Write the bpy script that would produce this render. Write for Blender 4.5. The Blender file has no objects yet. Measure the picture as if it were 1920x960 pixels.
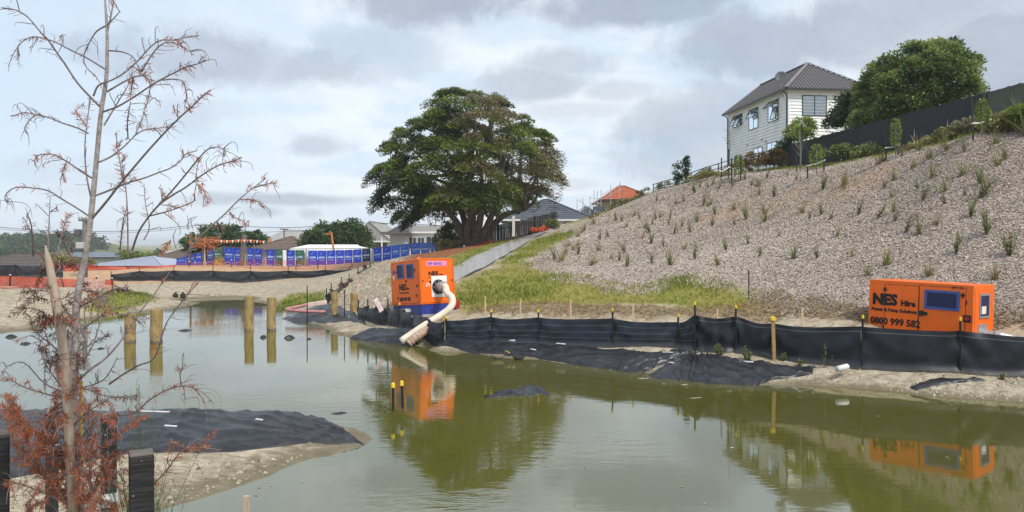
import bpy, math, random
import numpy as np
from mathutils import Vector, Matrix

random.seed(7)
RNG = np.random.default_rng(7)
R = math.radians
scene = bpy.context.scene
COL = scene.collection

# ------------------------------------------------------------------ camera
F, HZ, CAMZ = 1450.0, 456.0, 3.24          # focal length in photo pixels, horizon row, eye height (m)
cam_d = bpy.data.cameras.new('camera')
cam = bpy.data.objects.new('camera', cam_d)
COL.objects.link(cam)
cam.location = (0, 0, CAMZ)
cam.rotation_euler = (R(90), 0, 0)
cam_d.sensor_width = 36.0
cam_d.lens = F / 1920 * 36.0
cam_d.shift_y = -(480 - HZ) / 1920
cam_d.clip_start = 0.05
cam_d.clip_end = 9000
scene.camera = cam

# ------------------------------------------------------------------ light and colour
scene.view_settings.view_transform = 'Standard'
scene.view_settings.look = 'None'
scene.view_settings.exposure = 0.6
scene.view_settings.gamma = 1.0
scene.render.engine = 'CYCLES'
scene.cycles.max_bounces = 6
scene.cycles.diffuse_bounces = 3
scene.cycles.transparent_max_bounces = 12
SUN_EL, SUN_AZ = R(50), R(142)             # azimuth clockwise from +Y
sun_d = bpy.data.lights.new('sun', 'SUN')
sun_d.energy = 2.2
sun_d.angle = R(10)
sun_d.color = (1.0, 0.95, 0.87)
sun = bpy.data.objects.new('sun', sun_d)
COL.objects.link(sun)
sdir = Vector((math.sin(SUN_AZ) * math.cos(SUN_EL), math.cos(SUN_AZ) * math.cos(SUN_EL), math.sin(SUN_EL)))
sun.rotation_euler = sdir.to_track_quat('Z', 'Y').to_euler()


class NT:
    """small helper round a node tree"""
    def __init__(s, tree):
        s.t = tree
        tree.nodes.clear()

    def n(s, typ, **kw):
        nd = s.t.nodes.new(typ)
        for k, v in kw.items():
            setattr(nd, k, v)
        return nd

    def l(s, a, b):
        s.t.links.new(a, b)

    def val(s, sock, v):
        if hasattr(v, 'is_linked') or isinstance(v, bpy.types.NodeSocket):
            s.l(v, sock)
        else:
            sock.default_value = v

    def math(s, op, a, b=0.0, c=None, clamp=False):
        nd = s.n('ShaderNodeMath', operation=op, use_clamp=clamp)
        s.val(nd.inputs[0], a)
        s.val(nd.inputs[1], b)
        if c is not None:
            s.val(nd.inputs[2], c)
        return nd.outputs[0]

    def mix(s, f, a, b):
        nd = s.n('ShaderNodeMix', data_type='RGBA')
        s.val(nd.inputs[0], f)
        s.val(nd.inputs[6], a if not isinstance(a, tuple) else (a + (1,))[:4])
        s.val(nd.inputs[7], b if not isinstance(b, tuple) else (b + (1,))[:4])
        return nd.outputs[2]

    def noise(s, vec, scale, detail=4, rough=.55, dist=0.0):
        nd = s.n('ShaderNodeTexNoise')
        if vec is not None:
            s.l(vec, nd.inputs['Vector'])
        nd.inputs['Scale'].default_value = scale
        nd.inputs['Detail'].default_value = detail
        nd.inputs['Roughness'].default_value = rough
        nd.inputs['Distortion'].default_value = dist
        return nd.outputs['Fac']

    def ramp(s, f, stops):
        nd = s.n('ShaderNodeValToRGB')
        s.l(f, nd.inputs[0])
        e = nd.color_ramp.elements
        while len(e) < len(stops):
            e.new(.5)
        for k, (p, c) in enumerate(stops):
            e[k].position = p
            e[k].color = (c, c, c, 1) if not isinstance(c, tuple) else (c + (1,))[:4]
        return nd.outputs[0]

    def step(s, v, lo, hi):
        nd = s.n('ShaderNodeMapRange', interpolation_type='SMOOTHSTEP')
        s.val(nd.inputs[0], v)
        nd.inputs[1].default_value = lo
        nd.inputs[2].default_value = hi
        return nd.outputs[0]


def make_world():
    w = bpy.data.worlds.new('World')
    scene.world = w
    w.use_nodes = True
    k = NT(w.node_tree)
    out = k.n('ShaderNodeOutputWorld')
    bg = k.n('ShaderNodeBackground')
    bg.inputs[1].default_value = 0.1
    k.l(bg.outputs[0], out.inputs[0])
    sky = k.n('ShaderNodeTexSky', sky_type='NISHITA')
    sky.sun_disc = False
    sky.sun_elevation = SUN_EL
    sky.sun_rotation = SUN_AZ
    sky.air_density = 1.0
    sky.dust_density = 1.5
    tc = k.n('ShaderNodeTexCoord')
    sep = k.n('ShaderNodeSeparateXYZ')
    k.l(tc.outputs['Generated'], sep.inputs[0])
    x, y, z = sep.outputs
    az = k.math('ARCTAN2', x, y)
    el = k.math('ARCSINE', k.math('MINIMUM', k.math('MAXIMUM', z, -1.0), 1.0))
    # cloud deck seen in perspective
    zz = k.math('ADD', k.math('MAXIMUM', z, 0.0), 0.22)
    comb = k.n('ShaderNodeCombineXYZ')
    k.l(k.math('DIVIDE', x, zz), comb.inputs[0])
    k.l(k.math('DIVIDE', y, zz), comb.inputs[1])
    deck = comb.outputs[0]
    n1 = k.noise(deck, 1.15, 7, .55, .3)
    n2 = k.noise(deck, 3.4, 7, .62, .4)
    n3 = k.noise(tc.outputs['Generated'], 6.0, 7, .6, .6)
    n4 = k.noise(tc.outputs['Generated'], 13.0, 9, .66, .5)
    w1 = k.math('MULTIPLY', k.math('SUBTRACT', n3, .5), 2.1)
    w2 = k.math('MULTIPLY', k.math('SUBTRACT', n4, .5), 1.9)
    warp = k.math('ADD', w1, w2)
    # separate darker clouds: photo column, row, half width, half height, depth of tone
    spots = [(440, 118, 190, 52, .62), (560, 128, 120, 44, .55), (690, 100, 120, 50, .35), (800, -4, 170, 46, .8), (1200, 4, 150, 46, .8),
             (1075, 120, 90, 30, .5), (1020, 160, 130, 34, .55), (940, 178, 110, 28, .35), (1150, 172, 110, 26, .4), (1090, 205, 140, 22, .32),
             (1480, 70, 230, 62, .72), (1700, 60, 260, 90, .65), (1880, 100, 160, 80, .8), (1370, 105, 90, 40, .4),
             (1290, 235, 140, 80, .55), (1260, 300, 110, 46, .5), (600, 275, 60, 22, .5), (350, 215, 70, 40, .28), (545, 374, 170, 13, .62),
             (490, 398, 45, 13, .5), (585, 400, 24, 12, .4), (420, 205, 60, 25, .2), (880, 240, 120, 30, .25), (1060, 345, 60, 14, .3), (130, 330, 120, 30, .15)]
    tot = None
    for (px, py, a, b, s) in spots:
        d = Vector(((px - 960) / F, 1.0, (HZ - py) / F)).normalized()
        a0, e0 = math.atan2(d.x, d.y), math.asin(d.z)
        du = k.math('MULTIPLY', k.math('SUBTRACT', az, a0), F / a)
        # flat dark base, ragged crown
        dv = k.math('MULTIPLY', k.math('SUBTRACT', el, e0), F / b)
        r2 = k.math('ADD', k.math('MULTIPLY', du, du), k.math('MULTIPLY', dv, dv))
        r = k.math('ADD', k.math('SQRT', r2), k.math('MULTIPLY', warp, 1.0))
        m = k.math('MULTIPLY', k.step(k.math('SUBTRACT', 1.38, r), 0.0, .85), s)
        tot = m if tot is None else k.math('MAXIMUM', tot, m)
    gen = k.math('MULTIPLY', k.step(n1, .52, .75), k.step(el, .30, .55))
    dark = k.math('MAXIMUM', tot, k.math('MULTIPLY', gen, .7))
    dark = k.math('ADD', dark, k.math('ADD', k.math('MULTIPLY', k.math('SUBTRACT', n2, .5), .55), k.math('MULTIPLY', k.math('SUBTRACT', n4, .5), .30)))
    # thin bright veil against pale blue
    veil = k.step(k.math('ADD', n1, k.math('MULTIPLY', k.math('SUBTRACT', n2, .5), .5)), .36, .62)
    veil = k.math('MULTIPLY', veil, k.step(az, -.62, -.05))
    blue = (4.75, 5.65, 6.65)
    white = (6.9, 7.2, 7.4)
    base = k.mix(veil, blue, white)
    base = k.mix(k.math('MULTIPLY', k.step(el, .16, -.02), .55), base, (5.9, 6.5, 7.0))
    cl = k.mix(k.math('MINIMUM', k.math('MAXIMUM', dark, 0.0), 1.0), base, (2.6, 2.95, 3.65))
    fin = k.mix(.9, sky.outputs[0], cl)
    k.l(fin, bg.inputs[0])


make_world()

# ------------------------------------------------------------------ mesh helpers
def P(px, py, Y):
    return Vector(((px - 960) / F * Y, Y, CAMZ - (py - HZ) / F * Y))


def WL(px, py, z=0.0):
    Y = (CAMZ - z) * F / (py - HZ)
    return Vector(((px - 960) / F * Y, Y, z))


ORG = {}


def tag(o, label=None, cat=None, group=None, kind=None):
    for k_, v in (('label', label), ('category', cat), ('group', group), ('kind', kind)):
        if v:
            o[k_] = v
    return o


def thing(name, label, cat, loc=(0, 0, 0), group=None, rot=None):
    o = bpy.data.objects.new(name, None)
    o.empty_display_size = .1
    COL.objects.link(o)
    o.location = loc
    if rot is not None:
        o.rotation_euler = rot
    ORG[o.name] = Vector(loc) if rot is None else Vector((0, 0, 0))
    return tag(o, label, cat, group)


class MB:
    def __init__(s):
        s.v, s.f, s.uv = [], [], None

    def add(s, vs, fs):
        b = len(s.v)
        s.v.extend([tuple(p) for p in vs])
        s.f.extend([tuple(i + b for i in q) for q in fs])
        return s

    def box(s, c, size, M=None):
        x, y, z = size[0] / 2, size[1] / 2, size[2] / 2
        vs = [Vector((a, b, d)) for d in (-z, z) for a, b in ((-x, -y), (x, -y), (x, y), (-x, y))]
        if M is not None:
            vs = [M @ p for p in vs]
        c = Vector(c)
        return s.add([p + c for p in vs], [(3, 2, 1, 0), (4, 5, 6, 7), (0, 1, 5, 4), (1, 2, 6, 5), (2, 3, 7, 6), (3, 0, 4, 7)])

    def beam(s, a, b, w, h=None, up=(0, 0, 1)):
        """square bar from a to b"""
        a, b = Vector(a), Vector(b)
        d = b - a
        L = d.length
        d.normalize()
        u = Vector(up)
        if abs(d.dot(u)) > .98:
            u = Vector((0, 1, 0))
        sx = d.cross(u).normalized()
        sz = sx.cross(d)
        M = Matrix((sx, d, sz)).transposed()
        return s.box((a + b) / 2, (w, L, h or w), M)

    def tube(s, pts, rad, n=8, cap=True):
        pts = [Vector(p) for p in pts]
        if not hasattr(rad, '__len__'):
            rad = [rad] * len(pts)
        b = len(s.v)
        prev = None
        for i, p in enumerate(pts):
            t = (pts[min(i + 1, len(pts) - 1)] - pts[max(i - 1, 0)])
            if t.length < 1e-9:
                t = Vector((0, 0, 1))
            t.normalize()
            if prev is None:
                u = t.orthogonal().normalized()
            else:
                u = prev - t * prev.dot(t)
                u = u.normalized() if u.length > 1e-6 else t.orthogonal().normalized()
            prev = u
            w = t.cross(u)
            for k in range(n):
                a = 2 * math.pi * k / n
                s.v.append(tuple(p + (u * math.cos(a) + w * math.sin(a)) * rad[i]))
        for i in range(len(pts) - 1):
            for k in range(n):
                k2 = (k + 1) % n
                s.f.append((b + i * n + k, b + i * n + k2, b + (i + 1) * n + k2, b + (i + 1) * n + k))
        if cap:
            s.f.append(tuple(b + k for k in reversed(range(n))))
            s.f.append(tuple(b + (len(pts) - 1) * n + k for k in range(n)))
        return s

    def poly(s, vs):
        return s.add(vs, [tuple(range(len(vs)))])

    def prism(s, poly, off):
        """closed prism: polygon and its copy shifted by off"""
        off = Vector(off)
        n = len(poly)
        vs = [Vector(p) for p in poly] + [Vector(p) + off for p in poly]
        fs = [tuple(reversed(range(n))), tuple(range(n, 2 * n))]
        fs += [(i, (i + 1) % n, n + (i + 1) % n, n + i) for i in range(n)]
        return s.add(vs, fs)

    def grid(s, A):
        """A[i][j] points"""
        m, n = len(A), len(A[0])
        return s.add([p for r_ in A for p in r_], [(i * n + j, i * n + j + 1, (i + 1) * n + j + 1, (i + 1) * n + j) for i in range(m - 1) for j in range(n - 1)])

    def build(s, name, m, parent=None, local=False, smooth=False, uv=None, bevel=0.0):
        me = bpy.data.meshes.new(name)
        v = s.v
        if parent is not None and not local:
            o_ = ORG[parent.name]
            v = [(p[0] - o_.x, p[1] - o_.y, p[2] - o_.z) for p in v]
        me.from_pydata([tuple(p) for p in v], [], s.f)
        me.materials.append(m)
        if smooth:
            me.polygons.foreach_set('use_smooth', [True] * len(me.polygons))
        if uv is not None:
            lay = me.uv_layers.new(name='UVMap')
            li = np.empty(len(me.loops), dtype=np.int32)
            me.loops.foreach_get('vertex_index', li)
            lay.data.foreach_set('uv', np.asarray(uv, dtype=np.float32)[li].ravel())
        o = bpy.data.objects.new(name, me)
        COL.objects.link(o)
        if bevel > 0:
            md = o.modifiers.new('bevel', 'BEVEL')
            md.width = bevel
            md.segments = 2
            md.limit_method = 'ANGLE'
        if parent is not None:
            o.parent = parent
            ORG[o.name] = ORG[parent.name]
        else:
            ORG[o.name] = Vector((0, 0, 0))
        me.update()
        return o


def np_mesh(name, V, Fq, m, parent=None, tone=None, smooth=False, local=False):
    """mesh from numpy arrays; Fq (n,3) or (n,4); tone: value per face"""
    V = np.asarray(V, dtype=np.float32)
    Fq = np.asarray(Fq, dtype=np.int32)
    if parent is not None and not local:
        V = V - np.array(ORG[parent.name], dtype=np.float32)
    me = bpy.data.meshes.new(name)
    k = Fq.shape[1]
    me.vertices.add(len(V))
    me.vertices.foreach_set('co', V.ravel())
    me.loops.add(Fq.size)
    me.loops.foreach_set('vertex_index', Fq.ravel())
    me.polygons.add(len(Fq))
    me.polygons.foreach_set('loop_start', np.arange(0, Fq.size, k, dtype=np.int32))
    me.polygons.foreach_set('loop_total', np.full(len(Fq), k, dtype=np.int32))
    if smooth:
        me.polygons.foreach_set('use_smooth', np.ones(len(Fq), dtype=bool))
    if tone is not None:
        at = me.attributes.new('tone', 'FLOAT', 'FACE')
        at.data.foreach_set('value', np.asarray(tone, dtype=np.float32))
    me.update(calc_edges=True)
    me.materials.append(m)
    o = bpy.data.objects.new(name, me)
    COL.objects.link(o)
    if parent is not None:
        o.parent = parent
        ORG[o.name] = ORG[parent.name]
    else:
        ORG[o.name] = Vector((0, 0, 0))
    return o


def vnoise(x, y, seed=0):
    x = np.asarray(x, float)
    y = np.asarray(y, float)
    xi, yi = np.floor(x), np.floor(y)
    fx, fy = x - xi, y - yi
    fx = fx * fx * (3 - 2 * fx)
    fy = fy * fy * (3 - 2 * fy)

    def h(a, b):
        q = np.sin(a * 127.1 + b * 311.7 + seed * 74.7) * 43758.5453
        return q - np.floor(q)
    return (h(xi, yi) * (1 - fx) + h(xi + 1, yi) * fx) * (1 - fy) + (h(xi, yi + 1) * (1 - fx) + h(xi + 1, yi + 1) * fx) * fy - .5


def fbm(x, y, seed=0, o=4):
    s, a = 0, 1
    for i in range(o):
        s = s + a * vnoise(np.asarray(x) * 2 ** i, np.asarray(y) * 2 ** i, seed + i * 3)
        a *= .5
    return s


def inpoly(x, y, poly):
    x = np.asarray(x, float)
    y = np.asarray(y, float)
    c = np.zeros(x.shape, bool)
    n = len(poly)
    for i in range(n):
        x1, y1 = poly[i][0], poly[i][1]
        x2, y2 = poly[(i + 1) % n][0], poly[(i + 1) % n][1]
        if y1 == y2:
            continue
        t = ((y1 > y) != (y2 > y)) & (x < (x2 - x1) * (y - y1) / (y2 - y1) + x1)
        c ^= t
    return c


def dpoly(x, y, poly):
    """distance to a polygon's edges"""
    x = np.asarray(x, float)
    y = np.asarray(y, float)
    d = np.full(x.shape, 1e9)
    n = len(poly)
    for i in range(n):
        x1, y1 = poly[i][0], poly[i][1]
        x2, y2 = poly[(i + 1) % n][0], poly[(i + 1) % n][1]
        L2 = (x2 - x1) ** 2 + (y2 - y1) ** 2 + 1e-12
        t = np.clip(((x - x1) * (x2 - x1) + (y - y1) * (y2 - y1)) / L2, 0, 1)
        d = np.minimum(d, np.hypot(x - x1 - t * (x2 - x1), y - y1 - t * (y2 - y1)))
    return d


# ------------------------------------------------------------------ materials
def principled(k, rough=.8, spec=.3):
    out = k.n('ShaderNodeOutputMaterial')
    b = k.n('ShaderNodeBsdfPrincipled')
    b.inputs['Roughness'].default_value = rough
    b.inputs['Specular IOR Level'].default_value = spec
    k.l(b.outputs[0], out.inputs[0])
    return b


def mat(name, col, rough=.8, spec=.3, var=.25, scale=6.0, bump=.0, bscale=40.0, metal=0.0, dirt=None, dirt_amt=.5, dscale=2.0, stretch=None):
    m = bpy.data.materials.new(name)
    m.use_nodes = True
    k = NT(m.node_tree)
    b = principled(k, rough, spec)
    b.inputs['Metallic'].default_value = metal
    tc = k.n('ShaderNodeTexCoord')
    vec = tc.outputs['Object']
    if stretch:
        mp = k.n('ShaderNodeMapping')
        mp.inputs['Scale'].default_value = stretch
        k.l(vec, mp.inputs[0])
        vec = mp.outputs[0]
    n = k.noise(vec, scale, 6, .65)
    c = Vector(col[:3])
    lo, hi = tuple(c * (1 - var)), tuple(min(1, q * (1 + var)) for q in c)
    colo = k.mix(k.step(n, .25, .75), lo, hi)
    if dirt:
        d = k.noise(vec, dscale, 7, .7, .5)
        colo = k.mix(k.math('MULTIPLY', k.step(d, .48, .72), dirt_amt), colo, dirt)
    k.l(colo, b.inputs['Base Color'])
    if bump:
        bn = k.n('ShaderNodeBump')
        bn.inputs['Strength'].default_value = bump
        bn.inputs['Distance'].default_value = .02
        k.l(k.noise(vec, bscale, 5, .6), bn.inputs['Height'])
        k.l(bn.outputs[0], b.inputs['Normal'])
    return m


def leaf_mat(name, stops, rough=.6, trans=.25):
    """colour from the face attribute 'tone'"""
    m = bpy.data.materials.new(name)
    m.use_nodes = True
    k = NT(m.node_tree)
    out = k.n('ShaderNodeOutputMaterial')
    at = k.n('ShaderNodeAttribute', attribute_name='tone')
    c = k.ramp(at.outputs['Fac'], stops)
    b = k.n('ShaderNodeBsdfPrincipled')
    b.inputs['Roughness'].default_value = rough
    b.inputs['Specular IOR Level'].default_value = .25
    k.l(c, b.inputs['Base Color'])
    t = k.n('ShaderNodeBsdfTranslucent')
    k.l(c, t.inputs[0])
    mx = k.n('ShaderNodeMixShader')
    mx.inputs[0].default_value = trans
    k.l(b.outputs[0], mx.inputs[1])
    k.l(t.outputs[0], mx.inputs[2])
    k.l(mx.outputs[0], out.inputs[0])
    return m


M = {}
M['black_fabric'] = mat('black_fabric', (.018, .02, .026), .55, .35, .35, 3, .25, 60, dirt=(.07, .07, .07), dirt_amt=.22)
M['grey_fabric'] = mat('grey_fabric', (.045, .048, .055), .6, .35, .35, 3, .25, 60, dirt=(.12, .11, .1), dirt_amt=.35)
M['brown_fabric'] = mat('brown_fabric', (.055, .042, .036), .75, .2, .3, 3, .25, 60, dirt=(.15, .12, .1), dirt_amt=.35)
M['ground_fabric'] = mat('ground_fabric', (.012, .013, .017), .42, .5, .4, 1.5, .3, 45, dirt=(.085, .078, .07), dirt_amt=.34, dscale=2.2)
M['black_metal'] = mat('black_metal', (.012, .012, .013), .5, .4)
M['yellow_cap'] = mat('yellow_cap', (.75, .52, .03), .45)
M['black_paint'] = mat('black_paint', (.014, .014, .016), .55, .4, .3, 20, .4, 30, dirt=(.25, .25, .26), dirt_amt=.0)
M['orange'] = mat('orange_paint', (.90, .145, .003), .36, .45, .06, 2, dirt=(.45, .12, .02), dirt_amt=.32, dscale=2.4)
M['orange_trim'] = mat('orange_trim', (.85, .16, .01), .4, .4, .05)
M['blue_paint'] = mat('blue_paint', (.02, .035, .24), .4, .45, .1)
M['blue_dark'] = mat('blue_dark', (.012, .02, .085), .4, .4, .3, 20)
M['blue_frame'] = mat('blue_frame', (.045, .09, .30), .45, .4, .1)
M['ink'] = mat('black_print', (.012, .01, .01), .5, .3)
M['white'] = mat('white_paint', (.75, .74, .71), .5, .3, .08)
M['pink'] = mat('pink_sticker', (.72, .25, .5), .5, .3, .1, 30)
M['red'] = mat('red_plastic', (.32, .02, .02), .4)
M['steel'] = mat('galvanised_steel', (.42, .43, .44), .45, .5, .15, 20, metal=.6)
M['hose'] = mat('cream_hose', (.66, .59, .47), .55, .3, .12, 5, dirt=(.4, .3, .2), dirt_amt=.35, dscale=4)
M['hose_muddy'] = mat('muddy_hose', (.42, .30, .22), .75, .2, .3, 9, .3, 40, dirt=(.14, .09, .06), dirt_amt=.7, dscale=6)
M['rubber'] = mat('black_rubber', (.015, .015, .015), .55)
M['wood_round'] = mat('treated_pine', (.30, .215, .095), .85, .15, .3, 9, .35, 30, dirt=(.10, .07, .035), dirt_amt=.65, dscale=3, stretch=(1, 1, .35))
M['wood_peg'] = mat('pale_peg_wood', (.55, .41, .25), .8, .2, .2, 10)
M['wood_stake'] = mat('weathered_stake', (.40, .33, .26), .85, .15, .25, 8, .3, 30, dirt=(.2, .14, .1), dirt_amt=.5, dscale=4, stretch=(3, 3, .4))
M['stake_brown'] = mat('brown_stake', (.33, .20, .09), .8, .2, .25, 8)
M['bark_grey'] = mat('grey_bark', (.30, .27, .26), .9, .1, .35, 30, .5, 60, dirt=(.10, .085, .08), dirt_amt=.6, dscale=14)
M['twig'] = mat('bare_twig', (.19, .155, .15), .85, .1, .35, 30)
M['bark_dark'] = mat('dark_bark', (.15, .115, .095), .95, .05, .4, 5, .6, 20, dirt=(.2, .17, .14), dirt_amt=.4, dscale=3)
M['netting'] = mat('orange_netting', (.50, .06, .02), .8, .1, .3, 5)
M['pvc'] = mat('pvc_pipe', (.66, .66, .65), .4, .4, .06)
M['pink_pipe'] = mat('pink_pipe', (.45, .2, .2), .5, .3, .2)
M['rock'] = mat('rock', (.16, .15, .14), .85, .2, .35, 6, .6, 15)
M['paper'] = mat('white_litter', (.7, .7, .7), .7)
M['fence_dark'] = mat('dark_fence_board', (.027, .031, .033), .75, .25, .35, 4, .2, 30, stretch=(4, 4, .5))
M['fence_green'] = mat('mossy_fence_board', (.085, .10, .08), .85, .15, .35, 4, .2, 30, stretch=(4, 4, .5))
M['paling'] = mat('black_paling', (.035, .032, .03), .85, .15, .35, 4, stretch=(4, 4, .5))
M['board'] = mat('white_weatherboard', (.84, .84, .82), .6, .25, .06, 1.5, dirt=(.55, .54, .5), dirt_amt=.2, dscale=1)
M['roof_grey'] = mat('grey_steel_roof', (.105, .095, .098), .5, .4, .1)
M['roof_trim'] = mat('roof_flashing', (.19, .18, .18), .5, .4, .1)
M['gutter'] = mat('dark_gutter', (.035, .038, .042), .4, .4, .1)
M['win_frame'] = mat('dark_window_frame', (.02, .035, .035), .4, .4, .1)
M['curtain'] = mat('curtain', (.5, .52, .53), .9, .05, .15, 30, stretch=(8, 8, .2))
M['dish'] = mat('grey_dish', (.09, .095, .1), .5, .4, .1)
M['conc'] = mat('grey_concrete', (.32, .31, .30), .85, .2, .12, 4, .25, 90, dirt=(.27, .26, .25), dirt_amt=.4, dscale=1.2)
M['roof_tile'] = mat('brown_tile_roof', (.16, .12, .10), .8, .2, .3, 3, .4, 20)
M['roof_slate'] = mat('slate_roof', (.075, .085, .105), .6, .3, .25, 3)
M['roof_pale'] = mat('pale_roof', (.36, .34, .33), .7, .2, .15, 3)
M['roof_blue'] = mat('pale_blue_roof', (.34, .37, .45), .6, .3, .1, 3)
M['roof_red'] = mat('orange_tile_roof', (.36, .105, .05), .8, .2, .2, 3, .4, 12)
M['wall_white'] = mat('white_wall', (.7, .7, .68), .7, .2, .06)
M['wall_grey'] = mat('grey_wall', (.42, .44, .45), .7, .2, .06)
M['wall_tan'] = mat('tan_wall', (.4, .31, .2), .8, .2, .15)
M['wall_orange'] = mat('orange_wall', (.42, .2, .1), .8, .2, .15)
M['wood_bare'] = mat('bare_timber', (.45, .34, .2), .8, .2, .2)
M['pole'] = mat('utility_pole', (.15, .135, .125), .85, .15, .25, 6)
M['wire'] = mat('wire', (.05, .055, .06), .6)
M['straw'] = mat('straw', (.50, .33, .13), .95, .05, .35, 20, .6, 30)
M['brick'] = mat('pink_block', (.50, .25, .17), .9, .1, .25, 12, .4, 30)


def creased(m, scale=1.1, strength=.5):
    k_ = NT.__new__(NT)
    k_.t = m.node_tree
    b = [q for q in m.node_tree.nodes if q.type == 'BSDF_PRINCIPLED'][0]
    tc = k_.n('ShaderNodeTexCoord')
    nd = k_.n('ShaderNodeTexNoise')
    nd.noise_type = 'RIDGED_MULTIFRACTAL'
    nd.inputs['Scale'].default_value = scale
    nd.inputs['Detail'].default_value = 2
    nd.inputs['Distortion'].default_value = 1.2
    k_.l(tc.outputs['Object'], nd.inputs['Vector'])
    bn = k_.n('ShaderNodeBump')
    bn.inputs['Strength'].default_value = strength
    bn.inputs['Distance'].default_value = .05
    k_.l(nd.outputs['Fac'], bn.inputs['Height'])
    k_.l(bn.outputs[0], b.inputs['Normal'])


creased(M['ground_fabric'])


def glass_mat():
    m = bpy.data.materials.new('window_glass')
    m.use_nodes = True
    k = NT(m.node_tree)
    out = k.n('ShaderNodeOutputMaterial')
    g = k.n('ShaderNodeBsdfGlossy')
    g.inputs['Roughness'].default_value = .03
    g.inputs[0].default_value = (.9, .95, 1, 1)
    t = k.n('ShaderNodeBsdfTransparent')
    t.inputs[0].default_value = (.75, .8, .8, 1)
    fr = k.n('ShaderNodeFresnel')
    fr.inputs[0].default_value = 1.7
    mx = k.n('ShaderNodeMixShader')
    k.l(k.math('ADD', fr.outputs[0], .12, clamp=True), mx.inputs[0])
    k.l(t.outputs[0], mx.inputs[1])
    k.l(g.outputs[0], mx.inputs[2])
    k.l(mx.outputs[0], out.inputs[0])
    return m


M['glass'] = glass_mat()
M['room'] = mat('room_dark', (.05, .055, .06), .9)


def fence_fabric_mat(name, col, lines):
    """woven silt cloth: faint horizontal tapes at given heights (uv v)"""
    m = bpy.data.materials.new(name)
    m.use_nodes = True
    k = NT(m.node_tree)
    b = principled(k, .45, .4)
    uv = k.n('ShaderNodeUVMap', uv_map='UVMap')
    sp = k.n('ShaderNodeSeparateXYZ')
    k.l(uv.outputs[0], sp.inputs[0])
    v = sp.outputs[1]
    tc = k.n('ShaderNodeTexCoord')
    n = k.noise(tc.outputs['Object'], 2.2, 5, .6)
    c = Vector(col)
    co = k.mix(k.step(n, .3, .7), tuple(c * .65), tuple(c * 1.45))
    wob = k.math('MULTIPLY', k.math('SUBTRACT', n, .5), .02)
    for h in lines:
        d = k.math('ABSOLUTE', k.math('SUBTRACT', k.math('ADD', v, wob), h))
        co = k.mix(k.math('MULTIPLY', k.step(d, .012, .004), .75), co, (.13, .145, .16))
    mud = k.step(k.math('ADD', v, k.math('MULTIPLY', n, .35)), .36, .14)
    co = k.mix(k.math('MULTIPLY', mud, .24), co, (.13, .105, .075))
    d2 = k.noise(tc.outputs['Object'], 5, 7, .75)
    co = k.mix(k.math('MULTIPLY', k.step(d2, .62, .75), .3), co, (.12, .11, .10))
    k.l(co, b.inputs['Base Color'])
    bn = k.n('ShaderNodeBump')
    bn.inputs['Strength'].default_value = .25
    bn.inputs['Distance'].default_value = .01
    k.l(k.noise(tc.outputs['Object'], 30, 4), bn.inputs['Height'])
    k.l(bn.outputs[0], b.inputs['Normal'])
    return m


M['silt'] = fence_fabric_mat('silt_cloth', (.013, .018, .028), (.3, .52, .76))
M['silt_plain'] = fence_fabric_mat('silt_cloth_plain', (.010, .012, .018), (.88,))


def net_mat(lo=.36, hi=.47):
    """plastic barrier mesh: real holes"""
    m = bpy.data.materials.new('barrier_mesh')
    m.use_nodes = True
    k = NT(m.node_tree)
    out = k.n('ShaderNodeOutputMaterial')
    b = k.n('ShaderNodeBsdfPrincipled')
    b.inputs['Base Color'].default_value = (.42, .04, .018, 1)
    b.inputs['Roughness'].default_value = .6
    t = k.n('ShaderNodeBsdfTransparent')
    mx = k.n('ShaderNodeMixShader')
    tc = k.n('ShaderNodeTexCoord')
    n = k.noise(tc.outputs['Object'], 60, 2)
    k.l(k.step(n, lo, hi), mx.inputs[0])
    k.l(t.outputs[0], mx.inputs[1])
    k.l(b.outputs[0], mx.inputs[2])
    k.l(mx.outputs[0], out.inputs[0])
    return m


M['mesh_net'] = net_mat()
M['mesh_open'] = net_mat(.50, .60)

# ------------------------------------------------------------------ terrain heights
CP = []


def cp(*rows):
    for r_ in rows:
        CP.append(tuple(r_))


def cpx(*rows):                             # photo column, row, depth
    for (px, py, Y) in rows:
        p = P(px, py, Y)
        CP.append((p.x, p.y, p.z))


def cpw(rows, z=0.0):
    for (px, py) in rows:
        p = WL(px, py, z)
        CP.append((p.x, p.y, p.z))


# own bank
cp((0, -4, 1.7), (-8, -4, 1.8), (8, -4, 1.7), (0, 0, 1.6), (-6, 0, 1.7), (6, 0, 1.6), (-2, 3.5, 1.35), (1, 3.5, 1.3), (5, 3.5, 1.2), (-6, 4, 1.35), (-3, 5.6, .85), (1, 5.4, .8), (5, 5.2, .7),
   (-7, 6.3, .8), (-2.5, 7.4, .0), (1, 7.2, 0), (6, 7, 0), (-4.6, 8.0, .05), (-6, 9.3, .14), (12, 6, .8), (16, 10, 1), (15, 14, 1.1), (12.6, 15.2, .45))
# pond bed
cp((0, 11, -.6), (3, 14, -.6), (6, 12, -.6), (9, 12, -.4), (-5, 20, -.5), (-8, 25, -.5), (-12, 28, -.5), (-14, 24, -.5), (-4, 22, -.4), (-10, 34, -.35), (-14, 38, -.35), (-1, 17, -.6), (-12, 20, -.5), (2, 18.2, -.25), (-1, 9.4, -.4), (4, 9, -.4), (-16, 33, -.3))
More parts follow.
